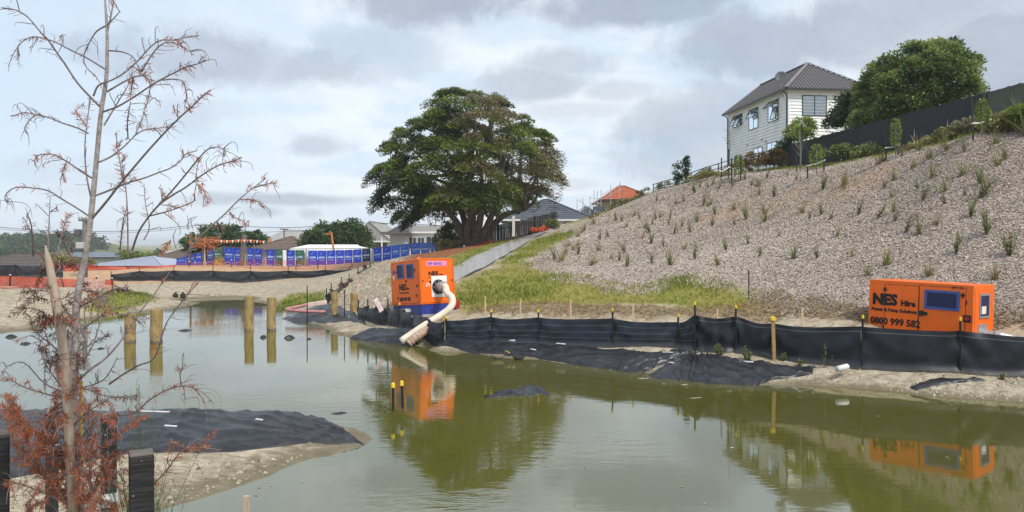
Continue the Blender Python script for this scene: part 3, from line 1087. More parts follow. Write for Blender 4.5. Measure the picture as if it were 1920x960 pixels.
# ------------------------------------------------------------------ cloth laid on the ground
def ground_sheet(name, label, top, bot, m, n=46, mm=16, lift=.025, wr=.05, seed=0, cat='fabric sheet', ymin=8.5, fr=1.6, raw=False, crown=0.0, pinch=None, fold=.07, nf=17):
    T = top if raw else hits(top, ymin=ymin)
    B = bot if raw else hits(bot, ymin=ymin)

    def samp(A, t):
        q = t * (len(A) - 1)
        i = min(int(q), len(A) - 2)
        return A[i].lerp(A[i + 1], q - i)
    if pinch:
        pinch = hit(*pinch)
    rows = []
    for j in range(mm + 1):
        v = j / mm
        row = []
        for i in range(n + 1):
            u = i / n
            p = samp(T, u).lerp(samp(B, u), v)
            p.x += .07 * float(vnoise(u * 14 + 3, v * 4, seed + 3))
            p.y += .10 * float(vnoise(u * 14, v * 4 + 9, seed + 5)) * (1 if 0 < j < mm else 1.6)
            x, y = p.x, p.y
            rid = 1 - 2 * abs(float(vnoise(x * fr + .5 * y, y * fr * 1.3, seed)))          # sharp ridges like creased cloth
            rid2 = 1 - 2 * abs(float(vnoise(x * fr * 2.7 - y, y * fr * 2.4 + x, seed + 9)))
            h = wr * .6 * max(0, rid - .55) * 2.2 + wr * .45 * max(0, rid2 - .5) * 2
            if pinch:                       # folds gathered towards one point
                dx, dy = x - pinch.x, y - pinch.y
                th = math.atan2(dy, dx) + .35 * float(vnoise(x * 1.1, y * 1.1, seed + 2))
                dd = math.hypot(dx, dy)
                h += fold * (abs(math.sin(th * nf / 2)) ** 7) * min(1, dd / .35) * math.exp(-dd / (6.0 if raw else 2.6)) * (.5 + float(vnoise(th * 3, dd * .8, seed)) + .5)
            ed = min(1, min(v, 1 - v) * mm / 2.2, min(u, 1 - u) * n / 2.5)
            z = max(gz(x, y), -.06) + lift * ed - .03 * (1 - ed) + h * ed + crown * math.sin(math.pi * min(1, v * 1.0)) * math.sin(math.pi * u)
            row.append((x, y, z))
        rows.append(row)
    c = rows[mm // 2][n // 2]
    root = thing(name, label, cat, (c[0], c[1], c[2]))
    cl = MB().grid(rows).build('cloth', m, root, smooth=True)
    md = cl.modifiers.new('thick', 'SOLIDIFY')
    md.thickness = .012
    return root


ground_sheet('geotextile_sheet', 'black geotextile laid on the bank from hose end to middle fence pickets',
             [(838, 642), (900, 645), (960, 645), (1010, 647), (1080, 650), (1150, 655), (1215, 660)], [(812, 653), (880, 661), (950, 668), (1000, 673), (1075, 684), (1130, 692), (1196, 696)], M['ground_fabric'], seed=2, wr=.04, n=130, mm=26, pinch=(1230, 664), fold=.07, nf=40)
ground_sheet('geotextile_sheet', 'creased black geotextile bunched below the fence step on the right bank',
             [(1196, 660), (1240, 662), (1290, 663), (1310, 661)], [(1150, 696), (1185, 700), (1230, 690), (1290, 676)], M['ground_fabric'], seed=3, wr=.07, n=90, mm=30, fr=2.6, pinch=(1305, 662), fold=.10, nf=30)
ground_sheet('geotextile_sheet', 'broad black geotextile apron sloping into the water below weeds',
             [(1262, 678), (1300, 664), (1340, 668), (1390, 677), (1440, 684), (1490, 688), (1530, 690)], [(1172, 711), (1230, 712), (1290, 716), (1340, 721), (1410, 725), (1440, 715), (1524, 700)], M['ground_fabric'], seed=4, wr=.05, n=130, mm=36, fr=2.0, pinch=(1302, 664), fold=.11, nf=26)
ground_sheet('geotextile_sheet', 'small black geotextile hump beside the lower end of the hose',
             [(668, 630), (700, 619), (730, 617), (760, 622), (782, 640)], [(652, 634), (690, 640), (725, 645), (756, 646), (786, 647)], M['ground_fabric'], seed=5, wr=.04, n=70, mm=30, lift=.03, crown=.10, fr=2.2, pinch=(786, 642), fold=.09, nf=30)
ground_sheet('geotextile_sheet', 'torn dark geotextile scrap on the pale bank at the right edge',
             [(1700, 727), (1740, 714), (1790, 713), (1850, 711)], [(1712, 734), (1760, 727), (1800, 719), (1852, 714)], M['ground_fabric'], seed=6, wr=.05, n=24, mm=8)
ground_sheet('geotextile_sheet', 'muddy black geotextile lying under the pink pipes by the round posts',
             [(520, 600), (560, 583), (600, 570), (640, 576), (668, 590)], [(548, 606), (590, 606), (620, 606), (655, 604), (690, 612)], M['ground_fabric'], seed=7, wr=.12, n=36, mm=16, fr=1.3, ymin=25)
# sheet over the near spit
Vv = Vector
ground_sheet('geotextile_sheet', 'large black geotextile draped over the near spit behind the dead sapling',
             [Vv((-12, 14.2, 0)), Vv((-9.2, 14.2, 0)), Vv((-7.6, 14.1, 0)), Vv((-6.3, 14.0, 0)), Vv((-5.4, 14.1, 0)), Vv((-4.6, 14.1, 0)), Vv((-4.05, 14.0, 0)), Vv((-3.5, 14.1, 0))],
             [Vv((-9.5, 9.0, 0)), Vv((-7.4, 9.7, 0)), Vv((-6.5, 9.95, 0)), Vv((-5.77, 11.0, 0)), Vv((-4.9, 11.3, 0)), Vv((-4.2, 11.5, 0)), Vv((-3.2, 12.3, 0)), Vv((-2.35, 12.4, 0))],
             M['ground_fabric'], seed=8, wr=.045, n=140, mm=46, raw=True, lift=.03, crown=.0, fr=2.0, pinch=(676, 829), fold=.035, nf=30)
ground_sheet('geotextile_sheet', 'ragged low black geotextile island standing out of the middle pond',
             [(900, 744), (940, 737), (968, 728), (990, 722), (1020, 733), (1040, 742)], [(898, 746), (940, 746), (970, 745), (1000, 744), (1025, 744), (1044, 744)], M['ground_fabric'], seed=9, wr=.12, n=40, mm=12, lift=.0, fr=3.0, crown=.06)


# floating humps of cloth and stones poking out of the water
def hump(px, py, w, h, label, m, name='cloth_hump', cat='cloth hump', long=.6):
    c = WL(px, py)
    sc = c.y / F
    a, b_ = w * sc / 2, max(.15, w * sc / 2 * long)
    A = []
    for i in range(7):
        r_ = 1 - i / 6
        row = []
        for k in range(15):
            t = 2 * math.pi * k / 14
            wob = 1 + .22 * math.sin(3 * t + px) + .12 * math.sin(5 * t + py)
            if k == 14:
                wob = 1 + .22 * math.sin(px) + .12 * math.sin(py)
            z = h * sc * .9 * (1 - r_ ** 2.2) * (1 + .25 * math.sin(2 * t)) - .03
            row.append((a * r_ * wob * math.cos(t), b_ * r_ * wob * math.sin(t), z))
        A.append(row)
    o = MB().grid(A).build(name, m, None, smooth=True)
    o.location = c
    return tag(o, label, cat)


for q in [(638, 775, 44, 5, 'flat dark cloth hump in the water off the spit tip'), (583, 799, 36, 9, 'pointed dark cloth hump beside the black sheet on the spit'), (620, 815, 60, 5, 'long low dark hump along the spit shoreline'),
          (348, 620, 34, 4, 'thin dark hump in open water right of the near post pair'), (188, 654, 18, 4, 'small dark hump in the water behind the sapling'),
          (494, 633, 14, 6, 'small dark stone between the two far water posts'), (543, 634, 24, 7, 'faceted dark hump just right of the far water posts'), (579, 636, 12, 4, 'tiny dark hump under the thin picket in the water'),
          (20, 632, 26, 6, 'low dark hump at the water edge on the far left'), (48, 645, 22, 5, 'pale hump in front of the left shore')]:
    hump(q[0], q[1], q[2], q[3], q[4], M['ground_fabric'])
sandm = mat('wet_sand', (.36, .31, .24), .8, .2, .25, 6, .4, 25, dirt=(.2, .17, .12), dirt_amt=.4)
for q in [(1215, 709, 80, 3, 'pale sand bar touching the left corner of the black apron'), (1285, 721, 34, 3, 'short pale sand bar just below the black apron'), (1180, 747, 70, 2.5, 'thin sand bar far out in the shallow water'),
          (1305, 746, 66, 3, 'flat sand bar below the fence step reflection'), (1140, 722, 50, 2, 'sliver of sand left of the sand bars'), (1400, 735, 44, 2, 'sand sliver near the tip of the sandy point'), (905, 745, 40, 2.5, 'pale sand toe of the cloth island')]:
    hump(q[0], q[1], q[2], q[3], q[4], sandm, 'sand_bar', 'sand bar', long=.3)


# ------------------------------------------------------------------ pegs and loose stakes
def peg(px, Y, ptop, w=.045, m='wood_peg', label='', name='survey_peg', cat='peg', cap=False, depth=.2, lean=0.0, tip=False, group=None):
    X = (px - 960) / F * Y
    g = gz(X, Y)
    zt = CAMZ - (ptop - HZ) / F * Y
    root = thing(name, label, cat, (X, Y, g), group)
    mb = MB()
    mb.beam((X, Y, min(g, 0 if g < 0 else g) - depth), (X + lean, Y, zt), w, w * .6, up=(0, 1, 0))
    if tip:
        mb.tube([(X + lean, Y, zt), (X + lean, Y, zt + w * 1.6)], [w * .6, w * .1], 4)
    mb.build('stake', M[m], root, bevel=.004)
    if cap:
        MB().tube([(X + lean, Y, zt - .05), (X + lean, Y, zt + .03), (X + lean, Y, zt + .045)], [w * .75, w * .75, w * .4], 8).build('cap', M['yellow_cap'], root)
    return root


for i, (px, Y, pt, lab) in enumerate([(910, 24.6, 556, 'pale timber peg behind the fence, first to the right of the trailer pump'), (976, 24.2, 560, 'pale timber peg behind the second fence panel from the pump'),
                                      (1070, 23.4, 561, 'pale timber peg behind the middle of the third fence panel'), (1187, 22.3, 569, 'pale timber peg behind the fence panel left of the step'),
                                      (1345, 21, 579, 'short pale peg peeping over the crumpled fence panel'), (1504, 20.2, 578, 'pale timber peg on the strawy ground right of the brown stake')]):
    peg(px, Y, pt, label=lab, group='pegs along the slope toe')
peg(1452, 19.05, 597, w=.085, m='stake_brown', label='brown leaning timber stake holding the fence in the weeds', name='fence_stake', cat='stake', lean=-.04, cap=True)
peg(1404, 24.5, 506, w=.035, m='black_metal', label='thin black picket alone on the slope above the fence', name='steel_picket', cat='picket')
peg(737, 4698 / (770 - 456), 722, w=.05, m='black_metal', label='yellow capped picket in the water, left of a pair', name='steel_picket', cat='picket', cap=True, depth=.5)
peg(758, 4698 / (765 - 456), 718, w=.05, m='black_metal', label='yellow capped picket in the water, right of a pair', name='steel_picket', cat='picket', cap=True, depth=.5, lean=-.05)
peg(576, 31.0, 536, w=.04, m='black_metal', label='tall thin picket standing before the pink pipes', name='steel_picket', cat='picket')
peg(646, 30.5, 543, w=.04, m='black_metal', label='thin picket between the two timber bollards on the bank', name='steel_picket', cat='picket')
peg(674, 33.5, 515, w=.05, label='pale peg leaning on the gravel mound behind the bollards', lean=-.1)
peg(655, 33.0, 530, w=.045, label='pale peg at the foot of the brown silt fence')
peg(696, 36.0, 508, w=.04, label='pale peg near the top of the gravel mound')
peg(462, 4.8, 929, w=.04, m='wood_stake', label='sawn stake end poking up at the bottom edge', name='fence_stake', cat='stake', depth=.3)


def bollard(px, py, Y, pt, w, label, water):
    X = (px - 960) / F * Y
    g = -.6 if water else gz(X, Y) - .2
    zt = CAMZ - (pt - HZ) / F * Y
    r_ = w / 2 * Y / F
    root = thing('round_post', label, 'post', (X, Y, max(g, 0) if not water else 0), 'round timber posts')
    mb = MB()
    n = 9
    pts = [(X + .01 * math.sin(i), Y, g + (zt - g) * i / n) for i in range(n + 1)]
    mb.tube(pts, [r_ * (1 + .03 * math.sin(i * 2.1 + px)) for i in range(n + 1)], 18)
    mb.build('shaft', M['wood_round'], root, smooth=False, bevel=.012)
    if water:
        wl = MB().tube([(X, Y, -.05), (X, Y, .07)], r_ * 1.02, 18, cap=False)
        wl.build('waterline_stain', M['bark_dark'], root, smooth=True)
    return root


bollard(244, 642, 4698 / (641 - 456), 589, 20, 'round timber post in the water, nearer pair, left', True)
bollard(293, 642, 4698 / (642 - 456), 580, 22, 'round timber post in the water, nearer pair, right', True)
bollard(467, 619, 4698 / (619 - 456), 556, 17, 'round timber post in the water, farther pair, left', True)
bollard(509, 619, 4698 / (619 - 456), 558, 17, 'round timber post in the water, farther pair, right', True)
bollard(627, 592, 31.5, 547, 13, 'round timber post on the muddy bank next to the pink pipe', False)
bollard(664, 592, 31.0, 550, 14, 'round timber post on the bank beside the grey fence bags', False)


# ------------------------------------------------------------------ pumps
def text_mesh(body, size, m, name, parent, origin, ux, uy, bold=.0, sx=1.0, ext=.003):
    """letters as raised flat print; origin = left end of the base line, local axes ux, uy"""
    cu = bpy.data.curves.new('lettering', 'FONT')
    cu.body = body
    cu.size = size
    cu.offset = bold
    cu.extrude = ext
    cu.resolution_u = 2
    tmp = bpy.data.objects.new('lettering', cu)
    COL.objects.link(tmp)
    dg = bpy.context.evaluated_depsgraph_get()
    dg.update()
    me = bpy.data.meshes.new_from_object(tmp.evaluated_get(dg))
    bpy.data.objects.remove(tmp)
    bpy.data.curves.remove(cu)
    ux, uy = Vector(ux), Vector(uy)
    w = ux.cross(uy)
    o3 = Vector(origin)
    for v in me.vertices:
        c = v.co
        v.co = o3 + ux * (c.x * sx) + uy * c.y + w * c.z
    me.materials.clear()
    me.materials.append(m)
    o = bpy.data.objects.new(name, me)
    COL.objects.link(o)
    o.parent = parent
    ORG[o.name] = ORG[parent.name]
    return o


def rect(mb, o3, ux, uy, x0, y0, w, h, d=.006):
    """thin plate standing proud of a face, local coordinates on that face"""
    ux, uy = Vector(ux), Vector(uy)
    n = ux.cross(uy)
    o3 = Vector(o3)
    mb.prism([o3 + ux * a + uy * b_ for a, b_ in ((x0, y0), (x0 + w, y0), (x0 + w, y0 + h), (x0, y0 + h))], n * d)
    return mb


def disc(mb, o3, ux, uy, x, y, r, d, n=20, r2=None):
    ux, uy = Vector(ux), Vector(uy)
    nn = ux.cross(uy)
    c = Vector(o3) + ux * x + uy * y
    mb.tube([c, c + nn * d], [r, r2 or r], n)
    return mb


def latch(root, o3, ux, uy, x, y, s=.05):
    mb = MB()
    disc(mb, o3, ux, uy, x, y, s * .55, .02, 10)
    rect(mb, o3, ux, uy, x - s * .25, y - s, s * .5, s * 2, .028)
    rect(mb, o3, ux, uy, x - s * .8, y - s * .22, s * 1.6, s * .44, .024)
    mb.build('latch', M['black_metal'], root, local=True)


def louver(root, o3, ux, uy, x, y, w, h, slats=6, frame=.06):
    f_ = MB()
    rect(f_, o3, ux, uy, x, y, w, frame, .03)
    rect(f_, o3, ux, uy, x, y + h - frame, w, frame, .03)
    rect(f_, o3, ux, uy, x, y + frame, frame, h - 2 * frame, .03)
    rect(f_, o3, ux, uy, x + w - frame, y + frame, frame, h - 2 * frame, .03)
    fo = f_.build('vent', M['blue_frame'], root, local=True)
    b_ = MB()
    rect(b_, o3, ux, uy, x + frame, y + frame, w - 2 * frame, h - 2 * frame, .008)
    for i in range(slats):
        yy = y + frame + (h - 2 * frame) * (i + .2) / slats
        rect(b_, o3, ux, uy, x + frame, yy, w - 2 * frame, (h - 2 * frame) / slats * .55, .018)
    b_.build('louvre', M['blue_dark'], fo, local=True)


def skin(root, L, W, z0, z1, name='body'):
    mb = MB().box((L / 2, W / 2, (z0 + z1) / 2), (L, W, z1 - z0))
    return mb.build(name, M['orange'], root, local=True, bevel=.012)


# static set behind the fence at right: long side is the local +x axis, seen face y = 0, end face x = L
def right_pump():
    L, W, H = 2.42, 1.33, 1.62
    d = Vector((.643, -.766, 0))
    near = P(1822, 560, 17.95)
    z0 = gz(near.x, near.y) - .02
    zt = CAMZ - (531 - HZ) / F * 17.95
    o3 = Vector((near.x, near.y, 0)) - d * L
    base = zt - H
    root = thing('pump_set', 'orange pump set with large blue window behind the black fence', 'pump', (o3.x, o3.y, base), rot=(R(-.8), R(1.4), math.atan2(d.y, d.x)))
    skin(root, L, W, .12, H)
    MB().box((L / 2, W / 2, .0), (L + .06, W + .06, .24)).build('skid', M['blue_paint'], root, local=True, bevel=.01)
    X, Z, Yv = Vector((1, 0, 0)), Vector((0, 0, 1)), Vector((0, 1, 0))
    f0 = (0, 0, 0)
    # panel seams: shallow strips, doors stand proud
    for (sx_, sz_, sw_, sh_) in ((.388, .148, .824, H - .236), (1.218, .148, 1.044, H - .216)):
        rect(MS_ := MB(), f0, X, Z, sx_, sz_, sw_, sh_, .004)
        MS_.build('seam', M['ink'], root, local=True)
    for (hx, hz2) in ((.37, H - .45), (.37, .45), (2.275, H - .40), (2.275, .45)):
        MS_ = MB().tube([Vector((hx, -.012, hz2 - .05)), Vector((hx, -.012, hz2 + .05))], .012, 8)
        MS_.build('hinge', M['black_metal'], root, local=True)
    pr = MB()
    rect(pr, f0, X, Z, .40, .16, .80, H - .26, .010)
    pr.build('door', M['orange'], root, local=True, bevel=.004)
    pr2 = MB()
    rect(pr2, f0, X, Z, 1.23, .16, 1.02, H - .24, .010)
    pr2.build('door', M['orange'], root, local=True, bevel=.004)
    e_ = MB()
    for (a, b_, c, dd) in ((0, H - .03, L, .03), (L - .03, .12, .03, H - .15), (0, .12, .03, H - .15)):
        rect(e_, f0, X, Z, a, b_, c, dd, .006)
    e_.build('edge_trim', M['orange_trim'], root, local=True)
    fz = (0, -.011, 0)
    louver(root, fz, X, Z, 1.35, H - .62, .78, .46, 7)
    text_mesh('NES', .37, M['ink'], 'lettering', root, (.09, -.013, H - .60), X, Z, bold=.020, sx=.95)
    text_mesh('Hire', .19, M['ink'], 'lettering', root, (.79, -.013, H - .60), X, Z, bold=.010, sx=1.0)
    text_mesh('Power & Pump Solutions', .115, M['ink'], 'lettering', root, (.07, -.013, H - .77), X, Z, bold=.005, sx=.95)
    text_mesh('0800 999 582', .235, M['ink'], 'lettering', root, (.05, -.013, H - 1.10), X, Z, bold=.009, sx=.93)
    text_mesh('DP-150', .075, M['ink'], 'lettering', root, (1.95, -.013, H - .10), X, Z, sx=1.1)
    for (x, y) in ((.40, H - .22), (.38, H - 1.26), (2.20, H - .24)):
        latch(root, fz, X, Z, x, y, .06)
    kn = MB()
    disc(kn, fz, X, Z, 1.29, H - .74, .07, .03, 12)
    rect(kn, fz, X, Z, 1.30, H - .78, .12, .08, .02)
    kn.build('handle', M['black_metal'], root, local=True)
    lt = MB()
    rect(lt, fz, X, Z, 2.22, H - .86, .17, .17, .03)
    lo = lt.build('latch', M['black_metal'], root, local=True, bevel=.02)
    l2 = MB()
    disc(l2, (0, -.042, 0), X, Z, 2.305, H - .775, .05, .02, 12)
    l2.build('keyhole', M['red'], lo, local=True)
    st = MB()
    rect(st, fz, X, Z, .70, H - 1.40, .05, .05)
    rect(st, fz, X, Z, .77, H - 1.40, .05, .05)
    st.build('sticker', M['white'], root, local=True)
    # end face: face x = L, axes along +y and up
    fe = (L, 0, 0)
    en = MB()
    rect(en, fe, Yv, Z, .10, .16, W - .2, H - .22, .010)
    en.build('end_door', M['orange'], root, local=True, bevel=.004)
    fe2 = (L + .011, 0, 0)
    wf = MB()
    x, y, w, h, t = .34, H - .78, .62, .58, .05
    rect(wf, fe2, Yv, Z, x, y, w, t, .02)
    rect(wf, fe2, Yv, Z, x, y + h - t, w, t, .02)
    rect(wf, fe2, Yv, Z, x, y + t, t, h - 2 * t, .02)
    rect(wf, fe2, Yv, Z, x + w - t, y + t, t, h - 2 * t, .02)
    wo = wf.build('window', M['steel'], root, local=True)
    gl = MB()
    rect(gl, fe2, Yv, Z, x + t, y + t, w - 2 * t, h - 2 * t, .006)
    gl.build('pane', M['blue_dark'], wo, local=True)
    pn = MB()
    rect(pn, (L + .018, 0, 0), Yv, Z, x + .12, y + .10, .28, .18, .01)
    pn.build('gauge_panel', M['white'], wo, local=True)
    pl = MB()
    rect(pl, fe2, Yv, Z, .30, H - 1.38, .52, .46, .012)
    pl.build('port_plate', M['steel'], root, local=True)
    fl = MB()
    disc(fl, fe2, Yv, Z, .56, H - 1.18, .17, .10, 20)
    disc(fl, fe2, Yv, Z, .56, H - 1.18, .12, .26, 16)
    fl.build('hose_coupling', M['steel'], root, local=True)
    # bolts along the end panel
    for i in range(6):
        for x_ in (.06, W - .06):
            disc(MB_ := MB(), fe, Yv, Z, x_, .3 + i * .24, .016, .012, 6)
            MB_.build('bolt', M['steel'], root, local=True)
    # delivery hose runs off to the right along the toe
    c = Matrix.Translation(root.location) @ root.rotation_euler.to_matrix().to_4x4() @ Vector((L + .28, .56, H - 1.18))
    pts = [c, c + Vector((.22, -.16, -.04)), c + Vector((.6, -.25, -.20)), c + Vector((1.1, -.2, -.36)), c + Vector((1.9, -.1, -.52)), c + Vector((3.0, .1, -.62))]
    h = thing('delivery_hose', 'white lay-flat hose leaving the end of the right pump', 'hose', c)
    MB().tube(smooth_path(pts, 5), .105, 14).build('tube', M['white'], h, smooth=True)
    MB().tube([c + Vector((.02, -.015, 0)), c + Vector((.10, -.07, 0))], .125, 14).build('clamp', M['steel'], h)


def smooth_path(pts, k=4):
    """Catmull-Rom through points"""
    pts = [Vector(p) for p in pts]
    q = [pts[0] * 2 - pts[1]] + pts + [pts[-1] * 2 - pts[-2]]
    out = []
    for i in range(1, len(q) - 2):
        for j in range(k):
            t = j / k
            a, b_, c, d = q[i - 1], q[i], q[i + 1], q[i + 2]
            out.append(.5 * (2 * b_ + (c - a) * t + (2 * a - 5 * b_ + 4 * c - d) * t * t + (3 * b_ - a - 3 * c + d) * t ** 3))
    out.append(pts[-1])
    return out


right_pump()


# trailer pump: corner nearest the camera is local (0,0); face A along +x (to the right), face B along +y (back left)
def left_pump():
    W, L, H = 1.36, 2.05, 1.55
    th = R(37)
    c = P(789.5, 571, 26.0)
    zb = c.z
    root = thing('trailer_pump', 'orange trailer pump with blue chassis and thick hose beside the path', 'pump', (c.x, c.y, zb), rot=(R(-5.0), 0, th))
    # local frame: x = right face direction, y = away along the left face
    X, Y, Z = Vector((1, 0, 0)), Vector((0, 1, 0)), Vector((0, 0, 1))
    MB().box((W / 2, L / 2, H / 2), (W, L, H)).build('body', M['orange'], root, local=True, bevel=.012)
    # chassis
    MB().box((W / 2, L / 2 - .02, -.18), (W - .04, L - .1, .355)).build('chassis', M['blue_paint'], root, local=True, bevel=.01)
    dr = MB().beam((-.02, -.07, -.38), (W + .12, -.07, -.38), .07, .09)
    dr.beam((-.02, L, -.38), (W + .1, L, -.38), .07, .09)
    dr.beam((.1, -.05, -.40), (.1, L, -.40), .07, .08)
    dr.beam((W - .1, -.05, -.40), (W - .1, L, -.40), .07, .08)
    dr.build('frame_rail', M['steel'], root, local=True)
    # mudguards and wheels on both long sides
    for sx in (-1, 1):
        x0 = -.22 if sx < 0 else W - .02
        g = MB()
        prof = [(.55, -.42), (.72, -.12), (1.38, -.12), (1.56, -.42), (1.50, -.42), (1.35, -.17), (.75, -.17), (.61, -.42)]
        g.prism([(x0, a, b_) for a, b_ in prof], (.24, 0, 0))
        g.build('mudguard', M['steel'], root, local=True, bevel=.006)
        w_ = MB()
        xc = x0 + .12
        w_.tube([(xc - .09, 1.05, -.46), (xc - .08, 1.05, -.46), (xc + .08, 1.05, -.46), (xc + .09, 1.05, -.46)], [.24, .29, .29, .24], 24)
        wo = w_.build('wheel', M['rubber'], root, local=True)
        MB().tube([(xc - .1, 1.05, -.46), (xc + .1, 1.05, -.46)], .16, 16).build('rim', M['white'], wo, local=True)
    # tow bar at the front right, with tail light board
    MB().beam((W / 2, -.05, -.36), (W / 2, -.5, -.40), .08, .08).build('tow_bar', M['steel'], root, local=True)
    MB().box((W + .12, .05, -.30), (.13, .06, .20)).build('tail_light', M['red'], root, local=True, bevel=.01)
    MB().prism([(W + .02, .02, .22), (W + .20, .02, .02), (W + .20, .02, -.2), (W + .02, .02, -.2)], (0, .5, 0)).build('side_guard', M['red'], root, local=True)
    # ---- face A (y = 0): axes X right, Z up
    fA = (0, 0, 0)
    rect(MS_ := MB(), fA, X, Z, .038, .038, W - .076, H - .076, .003)
    MS_.build('seam', M['ink'], root, local=True)
    rect(MS_ := MB(), (0, L, 0), Vector((0, -1, 0)), Z, .108, .048, L - .216, H - .116, .003)
    MS_.build('seam', M['ink'], root, local=True)
    d1 = MB()
    rect(d1, fA, X, Z, .05, .05, W - .1, H - .1, .008)
    d1.build('end_door', M['orange'], root, local=True, bevel=.004)
    fA2 = (0, -.009, 0)
    tr = MB()
    rect(tr, fA, X, Z, 0, H - .04, W, .04, .012)
    rect(tr, fA, X, Z, 0, 0, .035, H - .042, .012)
    rect(tr, fA, X, Z, W - .035, 0, .035, H - .042, .012)
    tr.build('edge_trim', M['orange_trim'], root, local=True)
    sk = MB()
    rect(sk, fA2, X, Z, .27, H - .26, .80, .17)
    so = sk.build('sticker', M['pink'], root, local=True)
    text_mesh('TPP 150 RC', .115, M['blue_frame'], 'lettering', so, (.31, -.0165, H - .22), X, Z, bold=.004, sx=1.0)
    text_mesh('NES', .19, M['ink'], 'lettering', root, (.33, -.011, H - .58), X, Z, bold=.010, sx=1.2)
    text_mesh('Hire', .07, M['ink'], 'lettering', root, (.76, -.011, H - .58), X, Z, bold=.004, sx=1.2)
    text_mesh('Power & Pump Solutions', .058, M['ink'], 'lettering', root, (.33, -.011, H - .67), X, Z, bold=.002, sx=1.0)
    text_mesh('0800 999 582', .12, M['ink'], 'lettering', root, (.35, -.011, H - .84), X, Z, bold=.006, sx=.95)
    pl = MB()
    rect(pl, fA2, X, Z, .43, H - 1.32, .62, .72 - .0, .010)
    pl.build('port_plate', M['white'], root, local=True)
    pc = (.70, H - .98)
    fl = MB()
    disc(fl, (0, -.019, 0), X, Z, pc[0], pc[1], .25, .03, 28)
    fo = fl.build('flange', M['rubber'], root, local=True)
    bo = MB()
    for i in range(8):
        a = i * math.pi / 4
        disc(bo, (0, -.049, 0), X, Z, pc[0] + .2 * math.cos(a), pc[1] + .2 * math.sin(a), .022, .02, 6)
    bo.build('bolt_ring', M['steel'], fo, local=True)
    cpl = MB()
    disc(cpl, (0, -.049, 0), X, Z, pc[0], pc[1], .15, .10, 20)
    disc(cpl, (0, -.149, 0), X, Z, pc[0], pc[1], .12, .18, 20)
    cpl.build('hose_coupling', M['steel'], root, local=True)
    hk = MB()
    hk.tube([(.24, -.02, H - .96), (.24, -.02, H - .88), (.29, -.02, H - .85), (.34, -.02, H - .88), (.34, -.02, H - .96)], .02, 8)
    hk.build('tow_symbol', M['white'], root, local=True)
    for (x, y) in ((.10, H - .76), (W - .10, H - .76)):
        latch(root, fA2, X, Z, x, y, .03)
    # ---- face B (x = 0): seen from outside, axes run from far end to the near corner
    mY = Vector((0, -1, 0))
    fB = (0, L, 0)                            # origin at the far end
    d2 = MB()
    rect(d2, fB, mY, Z, .12, .06, L - .24, H - .14, .008)
    d2.build('door', M['orange'], root, local=True, bevel=.004)
    fB2 = (-.009, L, 0)
    louver(root, fB2, mY, Z, .52, H - .62, .46, .50, 5, .05)
    louver(root, fB2, mY, Z, 1.20, H - .64, .46, .50, 5, .05)
    text_mesh('NES', .25, M['ink'], 'lettering', root, (.62, -0.0, 0), mY, Z) if False else None
    text_mesh('NES', .28, M['ink'], 'lettering', root, (-.011, L - .60, H - 1.02), mY, Z, bold=.014, sx=1.0)
    text_mesh('Hire', .11, M['ink'], 'lettering', root, (-.011, L - 1.12, H - 1.02), mY, Z, bold=.006, sx=.9)
    text_mesh('Power & Pump Solutions', .07, M['ink'], 'lettering', root, (-.011, L - .62, H - 1.14), mY, Z, bold=.003, sx=.95)
    text_mesh('0800 999 582', .17, M['ink'], 'lettering', root, (-.011, L - .62, H - 1.40), mY, Z, bold=.008, sx=.80)
    for (x, y) in ((.44, H - .38), (1.74, H - .36), (1.12, H - .72), (1.86, H - .92), (1.80, H - 1.24), (.50, H - 1.30)):
        latch(root, fB2, mY, Z, x, y, .045)
    sg = MB()
    rect(sg, fB2, mY, Z, .16, H - .44, .15, .14)
    sg.build('sticker', M['blue_frame'], root, local=True)
    sg = MB()
    o3 = Vector(fB2)
    sg.prism([o3 + mY * a + Z * b_ for a, b_ in ((.24, H - .68), (.33, H - .50), (.15, H - .50))], (-.006, 0, 0))
    sg.build('warning_sticker', M['white'], root, local=True)
    # lifting eye and exhaust cap on the roof
    MB().tube([(W * .12, .3, H), (W * .12, .3, H + .07)], [.09, .02], 10).build('lifting_eye', M['orange_trim'], root, local=True)
    MB().tube([(W * .5, 1.0, H), (W * .5, 1.0, H + .06)], .07, 10).build('exhaust_cap', M['black_metal'], root, local=True)
    mw = Matrix.Translation(root.location) @ root.rotation_euler.to_matrix().to_4x4()
    return mw @ Vector((pc[0], -.30, pc[1]))


pc = left_pump()
hp = [pc, pc + Vector((.10, -.14, .0)), P(838, 549.5, 25.35), P(846.5, 557, 25.2), P(848.5, 568, 25.1), P(842, 579.5, 25.0), P(828, 590, 24.9), P(806, 604, 24.7), P(780, 621, 24.55), P(752, 640, 24.4)]
hz_ = hp[-1]
ht = thing('suction_hose', 'thick cream suction hose curving from trailer pump down to water', 'hose', hp[0])
MB().tube(smooth_path(hp, 6), .115, 18).build('tube', M['hose'], ht, smooth=True)
MB().tube([pc + Vector((-.03, .04, 0)), pc + Vector((.05, -.07, 0))], .175, 16).build('clamp', M['steel'], ht)
mpts = [P(766, 644, 24.3), P(780, 632, 24.35), P(795, 622, 24.5), P(812, 613, 24.7), P(830, 607, 24.8)]
mh = thing('suction_hose', 'muddy ribbed hose lying under the cream hose', 'hose', mpts[0])
sp_ = smooth_path(mpts, 9)
MB().tube(sp_, [.13 + .018 * math.sin(i * 1.9) - (.08 * max(0, i - 28) / 8) for i in range(len(sp_))], 14).build('tube', M['hose_muddy'], mh, smooth=True)
bpts = [P(806, 624, 24.2), P(815, 629, 24.1), P(826, 635, 24.0)]
bh = thing('pipe_offcut', 'short black pipe lying at the start of the long fence', 'pipe', bpts[0])
